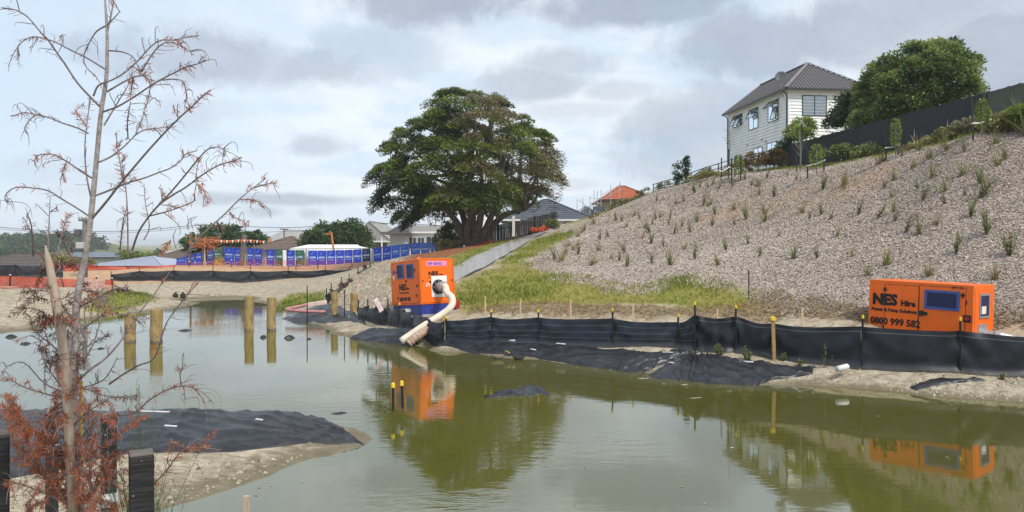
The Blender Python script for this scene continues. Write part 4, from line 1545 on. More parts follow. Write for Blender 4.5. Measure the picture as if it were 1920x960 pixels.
MB().tube(bpts, .09, 12).build('tube', M['rubber'], bh, smooth=True)

# white pvc pipe by the point, open at the near end
a, b_ = P(1570, 692, 17.6), P(1585, 688, 17.75)
pv = thing('pvc_pipe', 'short white plastic pipe lying on the bank below the fence', 'pipe', a)
n = 20
mb = MB()
dv = (b_ - a).normalized()
mb.tube([a + dv * .02, a, a - dv * .0, b_ + dv * .06], [.052, .052, .066, .066], n, cap=False)
mb.tube([b_, a + dv * .02], [.042, .046], n, cap=False)
mb.build('tube', M['pvc'], pv, smooth=True)
MB().tube([a + dv * .03, a + dv * .035], .046, n).build('bore_shade', M['room'], pv)  # dark disc stands in for the shade inside the pipe
wl_ = thing('pvc_strip', 'long white batten lying along the foot of the first fence panel', 'batten', P(840, 637, 23.5))
aa, bb = hit(832, 640), hit(966, 644)
mid = hit(900, 643)
MB().tube([aa + Vector((0, 0, .06)), mid + Vector((0, 0, .06)), bb + Vector((0, 0, .06))], .03, 6).build('batten', M['pvc'], wl_)

# pink drain pipes
for pts, lab in (([P(584, 569, 34.5), P(560, 575, 33.5), P(537, 580, 33), P(560, 583, 32.5), P(610, 585, 32.3)], 'pink drain pipe bent in a hairpin on the muddy sheet'),):
    pts = [Vector((p.x, p.y, max(p.z, gz(p.x, p.y) + .12))) for p in pts]
    t = thing('drain_pipe', lab, 'pipe', pts[0])
    MB().tube(smooth_path(pts, 5), .07, 10).build('tube', M['pink_pipe'], t, smooth=True)
p0, p1 = P(574, 577, 33.0), P(613, 572, 33.2)
pb = thing('foam_block', 'pale pink foam slab lying among the drain pipes', 'slab', p0)
MB().beam(p0 + Vector((0, 0, .12)), p1 + Vector((0, 0, .12)), .3, .16).build('slab', mat('pale_pink', (.62, .45, .42)), pb, bevel=.02)
p0 = P(710, 566, 27.0)
pb = thing('foam_strip', 'pale pink strip hung over the grey fence bags', 'strip', p0)
MB().beam(P(704, 560, 27.5), P(716, 584, 27.1), .16, .03, up=(0, 1, 0)).build('strip', mat('strip_pink', (.6, .47, .46)), pb)

# ------------------------------------------------------------------ foliage
def unit(a):
    return a / np.maximum(np.linalg.norm(a, axis=-1, keepdims=True), 1e-9)


def leaf_quads(C, D, N, ln, wd, rng):
    """diamond leaves: centre C, long axis D, face normal about N"""
    D = unit(D)
    S = unit(np.cross(D, N))
    up = np.cross(S, D)
    ln = np.asarray(ln)[:, None]
    wd = np.asarray(wd)[:, None]
    a = C - D * ln * .5
    b_ = C + S * wd * .5 + up * wd * .12
    c = C + D * ln * .5
    d = C - S * wd * .5 + up * wd * .12
    V = np.stack([a, b_, c, d], 1).reshape(-1, 3)
    Fq = np.arange(len(V)).reshape(-1, 4)
    return V, Fq


def crown_points(poly, Yc, depth, n, rng, shell=.45):
    """points in a crown whose outline in the photo is poly, at distance Yc"""
    W = [P(a, b_, Yc) for a, b_ in poly]
    pz = [(p.x, p.z) for p in W]
    xs, zs = [p[0] for p in pz], [p[1] for p in pz]
    X = rng.uniform(min(xs), max(xs), n * 6)
    Z = rng.uniform(min(zs), max(zs), n * 6)
    ok = inpoly(X, Z, pz)
    X, Z = X[ok][:n], Z[ok][:n]
    d = dpoly(X, Z, pz)
    dm = max(.1, np.percentile(d, 98))
    t = np.clip(d / dm, 0, 1)
    hd = depth * np.sqrt(np.maximum(0, 1 - (1 - t) ** 2)) + .15
    u = rng.choice([-1, 1], len(X), p=[.62, .38]) * rng.uniform(0, 1, len(X)) ** shell
    C = np.c_[X, Yc + hd * u, Z]
    cen = np.array([np.mean(xs), Yc, min(zs) + .35 * (max(zs) - min(zs))])
    ext = np.array([(max(xs) - min(xs)) / 2, depth, (max(zs) - min(zs)) / 2])
    out = unit((C - cen) / ext)
    return C, out, t


def crown_mesh(name, C, out, m, root, rng, per, r, flat, leaf, tone, spread=.35, tip=.12, droop=.0, aspect=.45):
    n = len(C)
    K = np.repeat(np.arange(n), per)
    rr = r[K] if hasattr(r, '__len__') else np.full(len(K), r)
    g = rng.normal(0, .5, (len(K), 3))
    L = np.linalg.norm(g, axis=1, keepdims=True)
    g = g / np.maximum(1, L / 1.05)
    upv = unit(out[K] * .55 + np.array([0, 0, .9]))
    h = (g * upv).sum(1, keepdims=True)
    g = g - upv * h * (1 - flat)
    # plume: clump bends over towards its rim
    rad = np.linalg.norm(g, axis=1, keepdims=True)
    Pp = C[K] + (g - upv * rad ** 2 * .25) * rr[:, None]
    D = unit(g * .9 + out[K] * spread + rng.normal(0, .45, (len(K), 3)) + np.array([0, 0, -droop]))
    N = unit(upv + rng.normal(0, .55, (len(K), 3)))
    ln = leaf * rng.uniform(.6, 1.4, len(K))
    V, Fq = leaf_quads(Pp, D, N, ln, ln * aspect, rng)
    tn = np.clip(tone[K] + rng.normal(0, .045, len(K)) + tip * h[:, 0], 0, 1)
    return np_mesh(name, V, Fq, m, root, tone=tn)


def limbs(mb, base_nodes, C, r0, r1, rng, sag=.15, n=7):
    """thin limbs from the nearest stem node out to each clump"""
    B = np.array([tuple(b_) for b_ in base_nodes])
    for c in C:
        d = np.linalg.norm(B - c, axis=1) + np.maximum(0, B[:, 2] - c[2]) * 1.5
        b_ = Vector(B[int(np.argmin(d))])
        e = Vector(c)
        m_ = b_.lerp(e, .55) + Vector((rng.normal(0, .15), rng.normal(0, .15), -sag * (e - b_).length * .4 + rng.normal(0, .1)))
        pts = smooth_path([b_, m_, e], 3)
        mb.tube(pts, [r0 + (r1 - r0) * i / (len(pts) - 1) for i in range(len(pts))], 4, cap=False)
    return mb


CYP = leaf_mat('cypress_leaf', [(0, (.018, .028, .013)), (.22, (.045, .062, .022)), (.48, (.115, .165, .034)), (.72, (.26, .31, .05)), (.8, (.13, .12, .055)), (1, (.25, .215, .115))], .65, .3)
BROAD = leaf_mat('broad_leaf', [(0, (.022, .045, .014)), (.4, (.07, .12, .026)), (.75, (.15, .215, .05)), (1, (.29, .33, .10))], .45, .35)
DEEP = leaf_mat('dark_leaf', [(0, (.012, .026, .012)), (.5, (.034, .065, .02)), (1, (.085, .135, .035))], .5, .2)
LIME = leaf_mat('lime_leaf', [(0, (.08, .12, .02)), (.5, (.20, .27, .04)), (1, (.36, .40, .09))], .5, .3)
OLIVE = leaf_mat('olive_leaf', [(0, (.12, .12, .04)), (.5, (.24, .225, .08)), (1, (.38, .33, .15))], .7, .25)
RUSTY = leaf_mat('rusty_leaf', [(0, (.07, .05, .02)), (.5, (.17, .115, .035)), (1, (.28, .19, .06))], .7, .25)


def big_tree():
    rng = np.random.default_rng(11)
    Y = 54.0
    base = P(885, 460, Y)
    base.z = gz(base.x, base.y)
    root = thing('cypress_tree', 'huge round-headed cypress with brownish crown beside the path', 'tree', base)
    cr = [(470, 75), (430, 92), (400, 110), (370, 140), (330, 150), (322, 180), (305, 225), (235, 255), (225, 290), (190, 325), (150, 345), (165, 395), (112, 425), (108, 480), (80, 520), (72, 600), (105, 640), (118, 668), (160, 690), (205, 715), (225, 760), (262, 772),
          (292, 742), (320, 690), (370, 700), (400, 745), (440, 700), (470, 720), (560, 690), (690, 690), (770, 655), (830, 655), (900, 640), (960, 600), (1030, 560), (1062, 500), (1068, 450), (1045, 400), (1030, 330), (1022, 295), (985, 272), (935, 262), (890, 250), (885, 205), (845, 175), (790, 132), (750, 112), (710, 88), (655, 75), (600, 85), (560, 78), (510, 70)]
    poly = [(878 + (660 + a / 2.666 - 878) * .955, 300 + (140 + b_ / 2.666 - 300) * .955) for a, b_ in cr]
    # stems
    stems = [[(868, 452), (862, 425), (845, 400), (826, 378)], [(876, 455), (872, 420), (862, 385), (850, 350)], [(884, 456), (886, 415), (884, 370), (878, 320)], [(893, 456), (900, 420), (906, 380), (905, 330)],
             [(900, 455), (914, 425), (926, 395), (935, 360)], [(907, 452), (926, 420), (950, 400), (985, 390)], [(880, 458), (878, 430), (892, 395), (915, 350)], [(890, 458), (892, 430), (880, 400), (866, 372)]]
    nodes = []
    for i, s in enumerate(stems):
        mb = MB()
        dy = rng.uniform(-1.6, 1.6)
        pts = []
        for j, (a, b_) in enumerate(s):
            p = P(a, b_, Y)
            p.y += dy * (.25 + j * .5)
            pts.append(p)
        pts[0] = Vector((pts[0].x * .6 + base.x * .4, pts[0].y, gz(pts[0].x, pts[0].y) - .25))
        pts = smooth_path(pts, 5)
        n = len(pts)
        mb.tube(pts, [.31 * (1 - .62 * q / n) * (1.2 if q < 2 else 1) for q in range(n)], 9)
        mb.build('trunk', M['bark_dark'], root, smooth=True)
        nodes += pts[n // 2:]
    # heavy limbs
    mb = MB()
    C, out, t = crown_points(poly, Y, 5.6, 330, rng)
    skirt = [(rng.uniform(790, 990), rng.uniform(350, 384)) for _ in range(26)]
    S = np.array([tuple(P(a_, b_, Y + rng.uniform(-5.0, -3.0))) for a_, b_ in skirt])
    C, out = np.r_[C, S], np.r_[out, unit(np.c_[(S[:, 0] + 2.8) / 6, np.full(26, -.7), np.full(26, -.1)])]
    far = []
    sel = rng.choice(len(C), 46, replace=False)
    for q in sel:
        tgt = C[q]
        b_ = nodes[int(np.argmin([abs(n_.x - tgt[0]) + abs(n_.z - min(tgt[2], 9)) for n_ in nodes]))]
        e = Vector(tgt)
        mid = b_.lerp(e, .5) + Vector((rng.normal(0, .3), rng.normal(0, .3), rng.normal(-.2, .3)))
        pts = smooth_path([b_, mid, e], 5)
        mb.tube(pts, [.16 - .12 * k_ / (len(pts) - 1) for k_ in range(len(pts))], 6, cap=False)
        far += pts[2:]
    mb.build('limb', M['bark_dark'], root, smooth=True)['kind'] = 'stuff'
    tw = MB()
    limbs(tw, far + nodes, C, .06, .02, rng)
    # bare dead twigs on the right flank
    for _ in range(150):
        a, b_ = rng.uniform(975, 1056), rng.uniform(285, 395)
        p = P(a, b_, Y + rng.uniform(-3, 2))
        d = Vector((rng.uniform(.2, 1), rng.uniform(-.5, .5), rng.uniform(-.35, .5))).normalized()
        L = rng.uniform(.5, 1.3)
        tw.tube([p - d * L * .6, p + Vector((0, 0, rng.normal(0, .05))), p + d * L * .5 + Vector((0, 0, .1))], [.025, .018, .008], 3, cap=False)
    tw.build('twig', M['bark_dark'], root)['kind'] = 'stuff'
    px = 960 + F * C[:, 0] / C[:, 1]
    py = HZ - F * (C[:, 2] - CAMZ) / C[:, 1]
    # real colour differences: sage dead patch upper right, bright growth in the middle band
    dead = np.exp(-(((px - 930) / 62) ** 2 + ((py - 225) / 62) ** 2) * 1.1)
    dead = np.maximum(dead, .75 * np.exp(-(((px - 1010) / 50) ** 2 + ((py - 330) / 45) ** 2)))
    tone = .41 + .15 * rng.normal(0, 1, len(C)) + .22 * np.exp(-(((py - 330) / 45) ** 2)) * (px > 790) - .13 * (px < 790) * (py > 230) + .14 * np.exp(-(((px - 1000) / 45) ** 2 + ((py - 260) / 40) ** 2))  # shade on the lower left flank is put into the leaf tone
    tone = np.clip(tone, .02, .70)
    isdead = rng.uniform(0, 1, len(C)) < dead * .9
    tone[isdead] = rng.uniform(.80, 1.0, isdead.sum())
    r = rng.uniform(.65, 1.15, len(C))
    # sparser where dead
    keep = ~((px > 960) & (py > 330) & (rng.uniform(0, 1, len(C)) < .45))
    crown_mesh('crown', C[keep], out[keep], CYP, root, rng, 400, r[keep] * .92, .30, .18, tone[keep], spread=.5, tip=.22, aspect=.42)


big_tree()


def tree(name, label, cat, poly, Y, depth, ncl, per, r, leaf, m, base_px, seed, tone=.45, tvar=.15, flat=.6, trunk_r=.12, stems=1, group=None, bark='bark_dark', tip=.25, aspect=.55, gbase=True, limb=True):
    rng = np.random.default_rng(seed)
    b_ = P(base_px[0], base_px[1], Y)
    if gbase:
        b_.z = gz(b_.x, b_.y)
    root = thing(name, label, cat, b_, group)
    C, out, t = crown_points(poly, Y, depth, ncl, rng)
    tn = np.clip(tone + tvar * rng.normal(0, 1, len(C)), 0, 1)
    cen = Vector(C.mean(0))
    nodes = []
    mb = MB()
    for s in range(stems):
        o_ = Vector((rng.normal(0, .2), rng.normal(0, .2), 0)) * (stems > 1)
        pts = smooth_path([b_ - Vector((0, 0, .15)) + o_ * .3, b_.lerp(cen, .45) + o_ * 2, cen + o_ * 5 * depth / 3 + Vector((0, 0, .2))], 4)
        mb.tube(pts, [trunk_r * (1 - .7 * i / (len(pts) - 1)) for i in range(len(pts))], 7)
        nodes += pts[len(pts) // 2:]
    mb.build('trunk', M[bark], root, smooth=True)
    if limb:
        lm = MB()
        limbs(lm, nodes, C[::2], trunk_r * .35, trunk_r * .08, rng)
        lm.build('limb', M[bark], root)['kind'] = 'stuff'
    crown_mesh('crown', C, out, m, root, rng, per, rng.uniform(.7, 1.3, len(C)) * r, flat, leaf, tn, tip=tip, aspect=aspect)
    return root


# big bush over the boundary fence
bush = [(1100, 110), (1150, 95), (1210, 95), (1270, 80), (1330, 62), (1440, 55), (1460, 95), (1490, 110), (1540, 150), (1575, 200), (1570, 260), (1590, 310), (1640, 330), (1700, 318), (1690, 345), (1600, 365), (1560, 385), (1500, 420), (1440, 455), (1400, 480), (1300, 490), (1250, 505), (1200, 540), (1100, 530), (1020, 560), (940, 545), (880, 550), (870, 520), (930, 480), (920, 440), (945, 400), (935, 350), (900, 310), (960, 260), (1000, 225), (1020, 180), (1075, 150)]
tree('spreading_bush', 'large bright green spreading bush leaning over the dark boundary fence', 'bush', [(1690 + (1320 + a / 3.2 - 1690) * .95 + 5 * math.sin(i_ * 2.3), 180 + (60 + b_ / 3.2 - 180) * .95 + 5 * math.cos(i_ * 1.7)) for i_, (a, b_) in enumerate(bush)], 42.5, 3.2, 300, 150, .55, .17, BROAD, (1690, 270), 21, tone=.58, tvar=.16, trunk_r=.14, stems=4, tip=.4)
bush2 = [(780, 480), (830, 440), (845, 370), (880, 330), (920, 320), (950, 380), (930, 440), (940, 500), (900, 545), (850, 560), (790, 570), (755, 560), (765, 515)]
tree('dark_shrub', 'dark glossy shrub between white house and spreading bush', 'shrub', [(1320 + a / 3.2, 60 + b_ / 3.2) for a, b_ in bush2], 47, 1.6, 70, 150, .42, .15, DEEP, (1585, 268), 22, tone=.4, trunk_r=.08, stems=2)


# ------------------------------------------------------------------ white house on the hill
def hill_house():
    A = Vector((-.115, .9934, 0))            # along the long wall, away from us
    B = Vector((.9934, .115, 0))             # along the front wall
    c0 = Vector((18.6, 52.0, 0))
    zb, ze, zr = 8.15, 13.62, 16.05
    W, L = 5.7, 10.4
    root = thing('weatherboard_house', 'two storey white weatherboard house with dark hipped roof on hilltop', 'house', (c0.x, c0.y, zb))

    def p(s, t, z):
        q = c0 + B * s + A * t
        return Vector((q.x, q.y, z))

    def on_wall(px):                          # distance along the long wall seen at a photo column
        k_ = (px - 960) / F
        return (k_ * c0.y - c0.x) / (A.x - k_ * A.y)

    def zrow(py, t):
        return CAMZ - (py - HZ) / F * (c0 + A * t).y

    def on_front(px):
        k_ = (px - 960) / F
        return (k_ * c0.y - c0.x) / (B.x - k_ * B.y)
    core = MB()
    core.prism([p(.04, .04, zb), p(W - .04, .04, zb), p(W - .04, L - .04, zb), p(.04, L - .04, zb)], (0, 0, ze - zb))
    core.prism([p(.06, L - .06, ze), p(W - .06, L - .06, ze), p(W / 2, L - .06, zr - .15)], A * .04)
    core.build('wall', M['board'], root)
    bd = MB()
    h = .22
    z = zb
    while z < ze - .02:
        z2 = min(z + h, ze)
        for (u, n0, ln) in ((A, -B, L), (B, -A, W)):
            o_ = c0
            q = [o_ + n0 * .004, o_ + n0 * .058, o_ + n0 * .010, o_ + n0 * .004]
            pr = [Vector((q[0].x, q[0].y, z)), Vector((q[1].x, q[1].y, z + .004)), Vector((q[2].x, q[2].y, z2)), Vector((q[3].x, q[3].y, z2))]
            bd.prism(pr, u * ln)
        z += h
    bd.build('weatherboard', M['board'], root)['kind'] = 'stuff'
    # corner boards
    cb = MB()
    cb.prism([p(-.045, -.045, zb), p(.10, -.045, zb), p(.10, -.02, zb), p(-.02, -.02, zb), p(-.02, .10, zb), p(-.045, .10, zb)], (0, 0, ze - zb))
    cb.build('corner_board', M['board'], root)
    # roof: hip at the front, gable at the back
    o = .36
    e0, e1, e2, e3 = p(-o, -o, ze), p(W + o, -o, ze), p(W + o, L + .12, ze), p(-o, L + .12, ze)
    r0, r1 = p(W / 2, W / 2, zr), p(W / 2, L + .12, zr)
    dn = Vector((0, 0, -.06))
    rf = MB()
    rf.add([e0, e1, e2, e3, r0, r1, e0 + dn, e1 + dn, e2 + dn, e3 + dn], [(0, 1, 4), (1, 2, 5, 4), (3, 0, 4, 5), (2, 3, 5), (6, 9, 8, 7), (0, 6, 7, 1), (1, 7, 8, 2), (2, 8, 9, 3), (3, 9, 6, 0)])
    ro = rf.build('roof', M['roof_grey'], root)
    rb = MB()
    up = Vector((0, 0, .03))
    n = 26
    for i in range(1, n):                    # ribs of the pressed steel sheets
        s = i / n
        x = -o + (W + 2 * o) * s
        foot = p(x, -o, ze)
        if s <= .5:
            top = e0.lerp(r0, s * 2)
        else:
            top = e1.lerp(r0, (1 - s) * 2)
        rb.beam(foot + up, top + up, .05, .035)
    n = 44
    for i in range(1, n):
        s = i / n
        t_ = -o + (L + .12 + o) * s
        foot = p(-o, t_, ze)
        tt = t_ if t_ < W / 2 else W / 2
        if t_ < W / 2:
            k_ = (t_ + o) / (W / 2 + o)
            top = e0.lerp(r0, k_)
        else:
            top = p(W / 2, t_, zr)
        rb.beam(foot + up, top + up, .05, .035)
    rb.build('roof_rib', M['roof_grey'], ro)['kind'] = 'stuff'
    cap = MB()
    for a, b_ in ((e0, r0), (e1, r0), (r0, r1), (e3, r1)):
        cap.beam(a + Vector((0, 0, .06)), b_ + Vector((0, 0, .06)), .24, .05)
    cap.build('ridge_cap', M['roof_trim'], ro)
    g = MB()
    for a, b_ in ((e3 - B * .06, e0 - B * .06 - A * .0), (e0 - A * .06, e1 - A * .06)):
        g.beam(a + Vector((0, 0, -.07)), b_ + Vector((0, 0, -.07)), .12, .13)
    g.build('gutter', M['gutter'], root)
    so = MB().prism([p(-o + .02, -o + .02, ze - .09), p(W + o, -o + .02, ze - .09), p(W + o, L, ze - .09), p(-o + .02, L, ze - .09)], (0, 0, .02))
    so.build('soffit', M['wall_white'], root)
    for t_ in (.10, L - .15):
        dp = MB().tube([p(-o - .02, t_, ze - .12), p(-o * .4, t_, ze - .28), p(-.09, t_, ze - .45), p(-.09, t_, zb)], .042, 8)
        dp.build('downpipe', M['gutter'], root)

    def window(u, v, n0, o_, a0, a1, z0, z1, vert=(.5,), sash=(), curtains=True):
        """u: wall direction; frame proud of the boards"""
        f_ = MB()
        fw = .06
        N = Vector(n0)

        def q(a, z_, d):
            w_ = o_ + u * a + N * d
            return Vector((w_.x, w_.y, z_))

        def bar(b0, b1, y0, y1, d0=.0, d1=.07):
            f_.prism([q(b0, y0, d0), q(b1, y0, d0), q(b1, y1, d0), q(b0, y1, d0)], N * (d1 - d0))
        bar(a0 - fw, a1 + fw, z0 - fw, z0)
        bar(a0 - fw, a1 + fw, z1, z1 + fw)
        bar(a0 - fw, a0, z0, z1)
        bar(a1, a1 + fw, z0, z1)
        for k_ in vert:
            am = a0 + (a1 - a0) * k_
            bar(am - .03, am + .03, z0, z1, .0, .066)
        wo = f_.build('window', M['win_frame'], root)
        bk = MB().prism([q(a0, z0, .034), q(a1, z0, .034), q(a1, z1, .034), q(a0, z1, .034)], N * .003)
        bk.build('reveal', M['room'], wo)
        if curtains:
            cu = MB()
            for (c0_, c1_) in ((a0, a0 + (a1 - a0) * .40), (a1 - (a1 - a0) * .42, a1)):
                n_ = 14
                A_ = [[q(c0_ + (c1_ - c0_) * i / n_, z_, .043 + .004 * (i % 2)) for i in range(n_ + 1)] for z_ in (z0 + .03, z1)]
                cu.grid(A_)
            cu.build('curtain', M['curtain'], wo)
        gl = MB().prism([q(a0, z0, .052), q(a1, z0, .052), q(a1, z1, .052), q(a0, z1, .052)], N * .004)
        gl.build('pane', M['glass'], wo)
        for (s0, s1, y0, y1, op) in sash:     # awning sashes pushed out at the foot
            sm = MB()
            t0, t1 = q(a0 + (a1 - a0) * s0, y1, .07), q(a0 + (a1 - a0) * s1, y1, .07)
            b0, b1 = q(a0 + (a1 - a0) * s0, y0, .07 + op), q(a0 + (a1 - a0) * s1, y0, .07 + op)
            for e, f2 in ((t0, t1), (b0, b1), (t0, b0), (t1, b1)):
                sm.beam(e, f2, .045, .045)
            so_ = sm.build('sash', M['win_frame'], root)
            MB().poly([t0, t1, b1, b0]).build('pane', M['glass'], so_)
    for (x0, x1, y0, y1, kind) in ((1376, 1392, 236, 217, 0), (1406, 1422, 241, 205, 1), (1442, 1460, 226, 190, 2), (1415, 1430, 307, 278, 3), (1440, 1457, 290, 268, 3)):
        ta, tb = on_wall(x1), on_wall(x0)
        tm = (ta + tb) / 2
        z0, z1 = zrow(y0, tm), zrow(y1, tm)
        hh = z1 - z0
        sh = {0: [(.0, .48, z0, z1, .34), (.52, 1, z0, z1, .34)], 1: [(0, .95, z0 + hh * .55, z1, .3)], 2: [(.0, .5, z0 + hh * .02, z1 - hh * .35, .22), (0, 1, z1 - hh * .33, z1, .42)], 3: []}[kind]
        window(A, None, -B, c0, ta, tb, z0, z1, (.5,), sh, curtains=kind in (0, 1, 2))
    f0, f1 = on_front(1505), on_front(1548)
    Yf = (c0 + B * f0).y
    window(B, None, -A, c0, f0, f1, CAMZ - (216 - HZ) / F * Yf, CAMZ - (180 - HZ) / F * Yf, (.5,))
    f0, f1 = on_front(1572), on_front(1600)
    window(B, None, -A, c0, f0, f1, CAMZ - (212 - HZ) / F * Yf, CAMZ - (181 - HZ) / F * Yf, (.5,))
    # small fittings on the wall under the eave
    for (px, py) in ((1462, 184), (1470, 180), (1430, 262), (1438, 266), (1403, 272), (1466, 176)):
        t_ = on_wall(px)
        MB().box(p(-.07, t_, zrow(py, t_)), (.10, .10, .13)).build('wall_vent', M['wall_grey'], root)
    # satellite dish
    d0 = p(-.18, .75, ze + .18)
    dd = thing('satellite_dish', 'dark round satellite dish on the eave of the white house', 'satellite dish', d0)
    top = d0 + Vector((.02, 0, .62))
    MB().tube([d0, top], .028, 8).beam(d0 + Vector((.3, .3, .1)), d0.lerp(top, .55), .03).beam(d0 + Vector((.05, .55, .05)), d0.lerp(top, .5), .03).build('mast', M['steel'], dd)
    c = top + Vector((-.04, -.06, .12))
    ax = Vector((-.35, -.82, .42)).normalized()
    sx = ax.cross(Vector((0, 0, 1))).normalized()
    sy = sx.cross(ax)
    A_ = []
    for i in range(6):
        r_ = .40 * i / 5
        A_.append([c + ax * (.30 * (r_ / .40) ** 2 * .35) + (sx * math.cos(2 * math.pi * k_ / 24) * .92 + sy * math.sin(2 * math.pi * k_ / 24) * 1.05) * r_ for k_ in range(25)])
    ds = MB().grid(A_).build('reflector', M['dish'], dd, smooth=True)
    md = ds.modifiers.new('t', 'SOLIDIFY')
    md.thickness = .015
    MB().tube([c - sy * .36 + ax * .1, c + ax * .45 - sy * .05], .014, 6).box(c + ax * .47 - sy * .04, (.07, .09, .07)).build('feed_arm', M['dish'], dd)


hill_house()


# ------------------------------------------------------------------ boundary fence on the crest: separate boards
def board_fence(name, label, pts, h, bw, mats, zt=None, post_every=2.4, cat='fence', jitter=.015, gap=.004, side=-1):
    root = thing(name, label, cat, (pts[0][0], pts[0][1], gz(*pts[0][:2])))
    meshes = {}
    i = 0
    for s in range(len(pts) - 1):
        a, b_ = Vector((pts[s][0], pts[s][1], 0)), Vector((pts[s + 1][0], pts[s + 1][1], 0))
        za, zb = pts[s][2], pts[s + 1][2]
        d = (b_ - a)
        L = d.length
        d.normalize()
        ang = math.atan2(d.y, d.x)
        n = int(L / bw)
        nrm = Vector((d.y, -d.x, 0)) * side
        for q in range(n):
            c = a + d * (q + .5) * bw
            top = za + (zb - za) * (q + .5) / n + RNG.normal(0, jitter)
            g = gz(c.x, c.y)
            m = mats(c) if callable(mats) else mats
            if m.name not in meshes:
                mb = MB().box((0, 0, -.5), (bw - gap, .02, 1.0))
                o = mb.build('paling', m, root, local=True)
                meshes[m.name] = o
            else:
                o = meshes[m.name].copy()
                COL.objects.link(o)
                o.parent = root
            hh = max(.3, top - g + .12) if h is None else h
            o.location = Vector((c.x, c.y, top)) - ORG[root.name]
            o.rotation_euler = (RNG.normal(0, .006), RNG.normal(0, .006), ang + RNG.normal(0, .01))
            o.scale = (1, 1, hh)
        k_ = 0.0
        while k_ <= L + .01:
            c = a + d * k_ - nrm * .07
            top = za + (zb - za) * k_ / L
            MB().box((c.x, c.y, (top + gz(c.x, c.y)) / 2 - .1), (.1, .1, top - gz(c.x, c.y) + .1), Matrix.Rotation(ang, 3, 'Z')).build('post', M['fence_dark'], root)
            k_ += post_every
        for dz in (.35, 1.25):
            MB().beam(Vector((a.x, a.y, za - dz)) - nrm * .03, Vector((b_.x, b_.y, zb - dz)) - nrm * .03, .035, .09).build('rail', M['fence_dark'], root)
    return root


def fmat(c):
    return M['fence_green'] if c.y < 32.3 + RNG.normal(0, .4) else M['fence_dark']


board_fence('boundary_fence', 'long dark close-boarded fence along the hilltop below the bush', [(20.6, 24.5, 9.4), (20.0, 29.5, 9.50), (19.0, 39, 9.52), (18.0, 48, 9.56), (17.6, 51.3, 9.58)], None, .15, fmat)
# black paling fence behind the big tree, boards with gaps
pf = []
for px, py, Y in ((900, 427, 58), (965, 415, 62), (1047, 397, 66)):
    q = P(px, py, Y)
    pf.append((q.x, q.y, q.z))
board_fence('paling_fence', 'black gapped paling fence stepping uphill behind the cypress', pf, 1.55, .22, M['paling'], gap=.04, jitter=.03)
q = P(963, 437, 61.6)
MB_ = MB().box((q.x, q.y - .25, q.z + .55), (.22, .05, 1.6))
t = thing('white_post', 'white square post in the middle of the black paling fence', 'post', (q.x, q.y - .25, q.z - .2))
MB_.build('shaft', M['white'], t)


# ------------------------------------------------------------------ post and wire fence on the left crest
def wire_fence():
    pts = [(1225, 346, 60), (1241, 341, 59), (1270, 333, 58), (1296, 324, 56), (1323, 314, 54.5), (1347, 307, 53), (1372, 299, 52), (1398, 293, 51), (1422, 288, 50.5), (1444, 283, 50)]
    P0 = [P(*q) for q in pts]
    root = thing('wire_fence', 'low grey post and rail fence along the crest below the house', 'fence', (P0[0].x, P0[0].y, gz(P0[0].x, P0[0].y)))
    for p_ in P0:
        MB().beam((p_.x, p_.y, min(gz(p_.x, p_.y), p_.z - .5) - .1), p_ + Vector((0, 0, .05)), .07, .07, up=(0, 1, 0)).build('post', M['pole'], root)
    for dz in (0, .32, .62):
        mb = MB()
        for a, b_ in zip(P0[:-1], P0[1:]):
            mb.beam(a - Vector((0, 0, dz)), b_ - Vector((0, 0, dz)), .045, .05)
        mb.build('rail', M['pole'], root)


wire_fence()


# ------------------------------------------------------------------ small vegetation
def blades(n, h, w, rng, spread=.35, arch=.3, base=.06, curl=.15):
    """a tuft of narrow blades, local coordinates, three segments each"""
    V, Fq, T = [], [], []
    for i in range(n):
        a = rng.uniform(0, 2 * math.pi)
        s = abs(rng.normal(0, spread))
        hh = h * rng.uniform(.55, 1.1)
        d = np.array([math.cos(a), math.sin(a), 0])
        sd = np.array([-math.sin(a + rng.normal(0, .8)), math.cos(a), 0])
        p0 = d * rng.uniform(0, base)
        ww = w * rng.uniform(.7, 1.3)
        b = len(V)
        for k_, t in enumerate((0, .4, .75, 1.0)):
            p_ = p0 + d * (s * hh * t + arch * s * hh * t * t) + np.array([0, 0, hh * (t - .5 * arch * s * t * t * 1.6)]) + rng.normal(0, curl * .05 * hh, 3) * (k_ > 0)
            k2 = ww * (1 - t * .85) / 2
            V += [p_ - sd * k2, p_ + sd * k2]
        for k_ in range(3):
            Fq.append((b + 2 * k_, b + 2 * k_ + 1, b + 2 * k_ + 3, b + 2 * k_ + 2))
            T.append(np.clip(.35 + .3 * k_ / 2 + rng.normal(0, .15), 0, 1))
    return np.array(V), np.array(Fq), np.array(T)


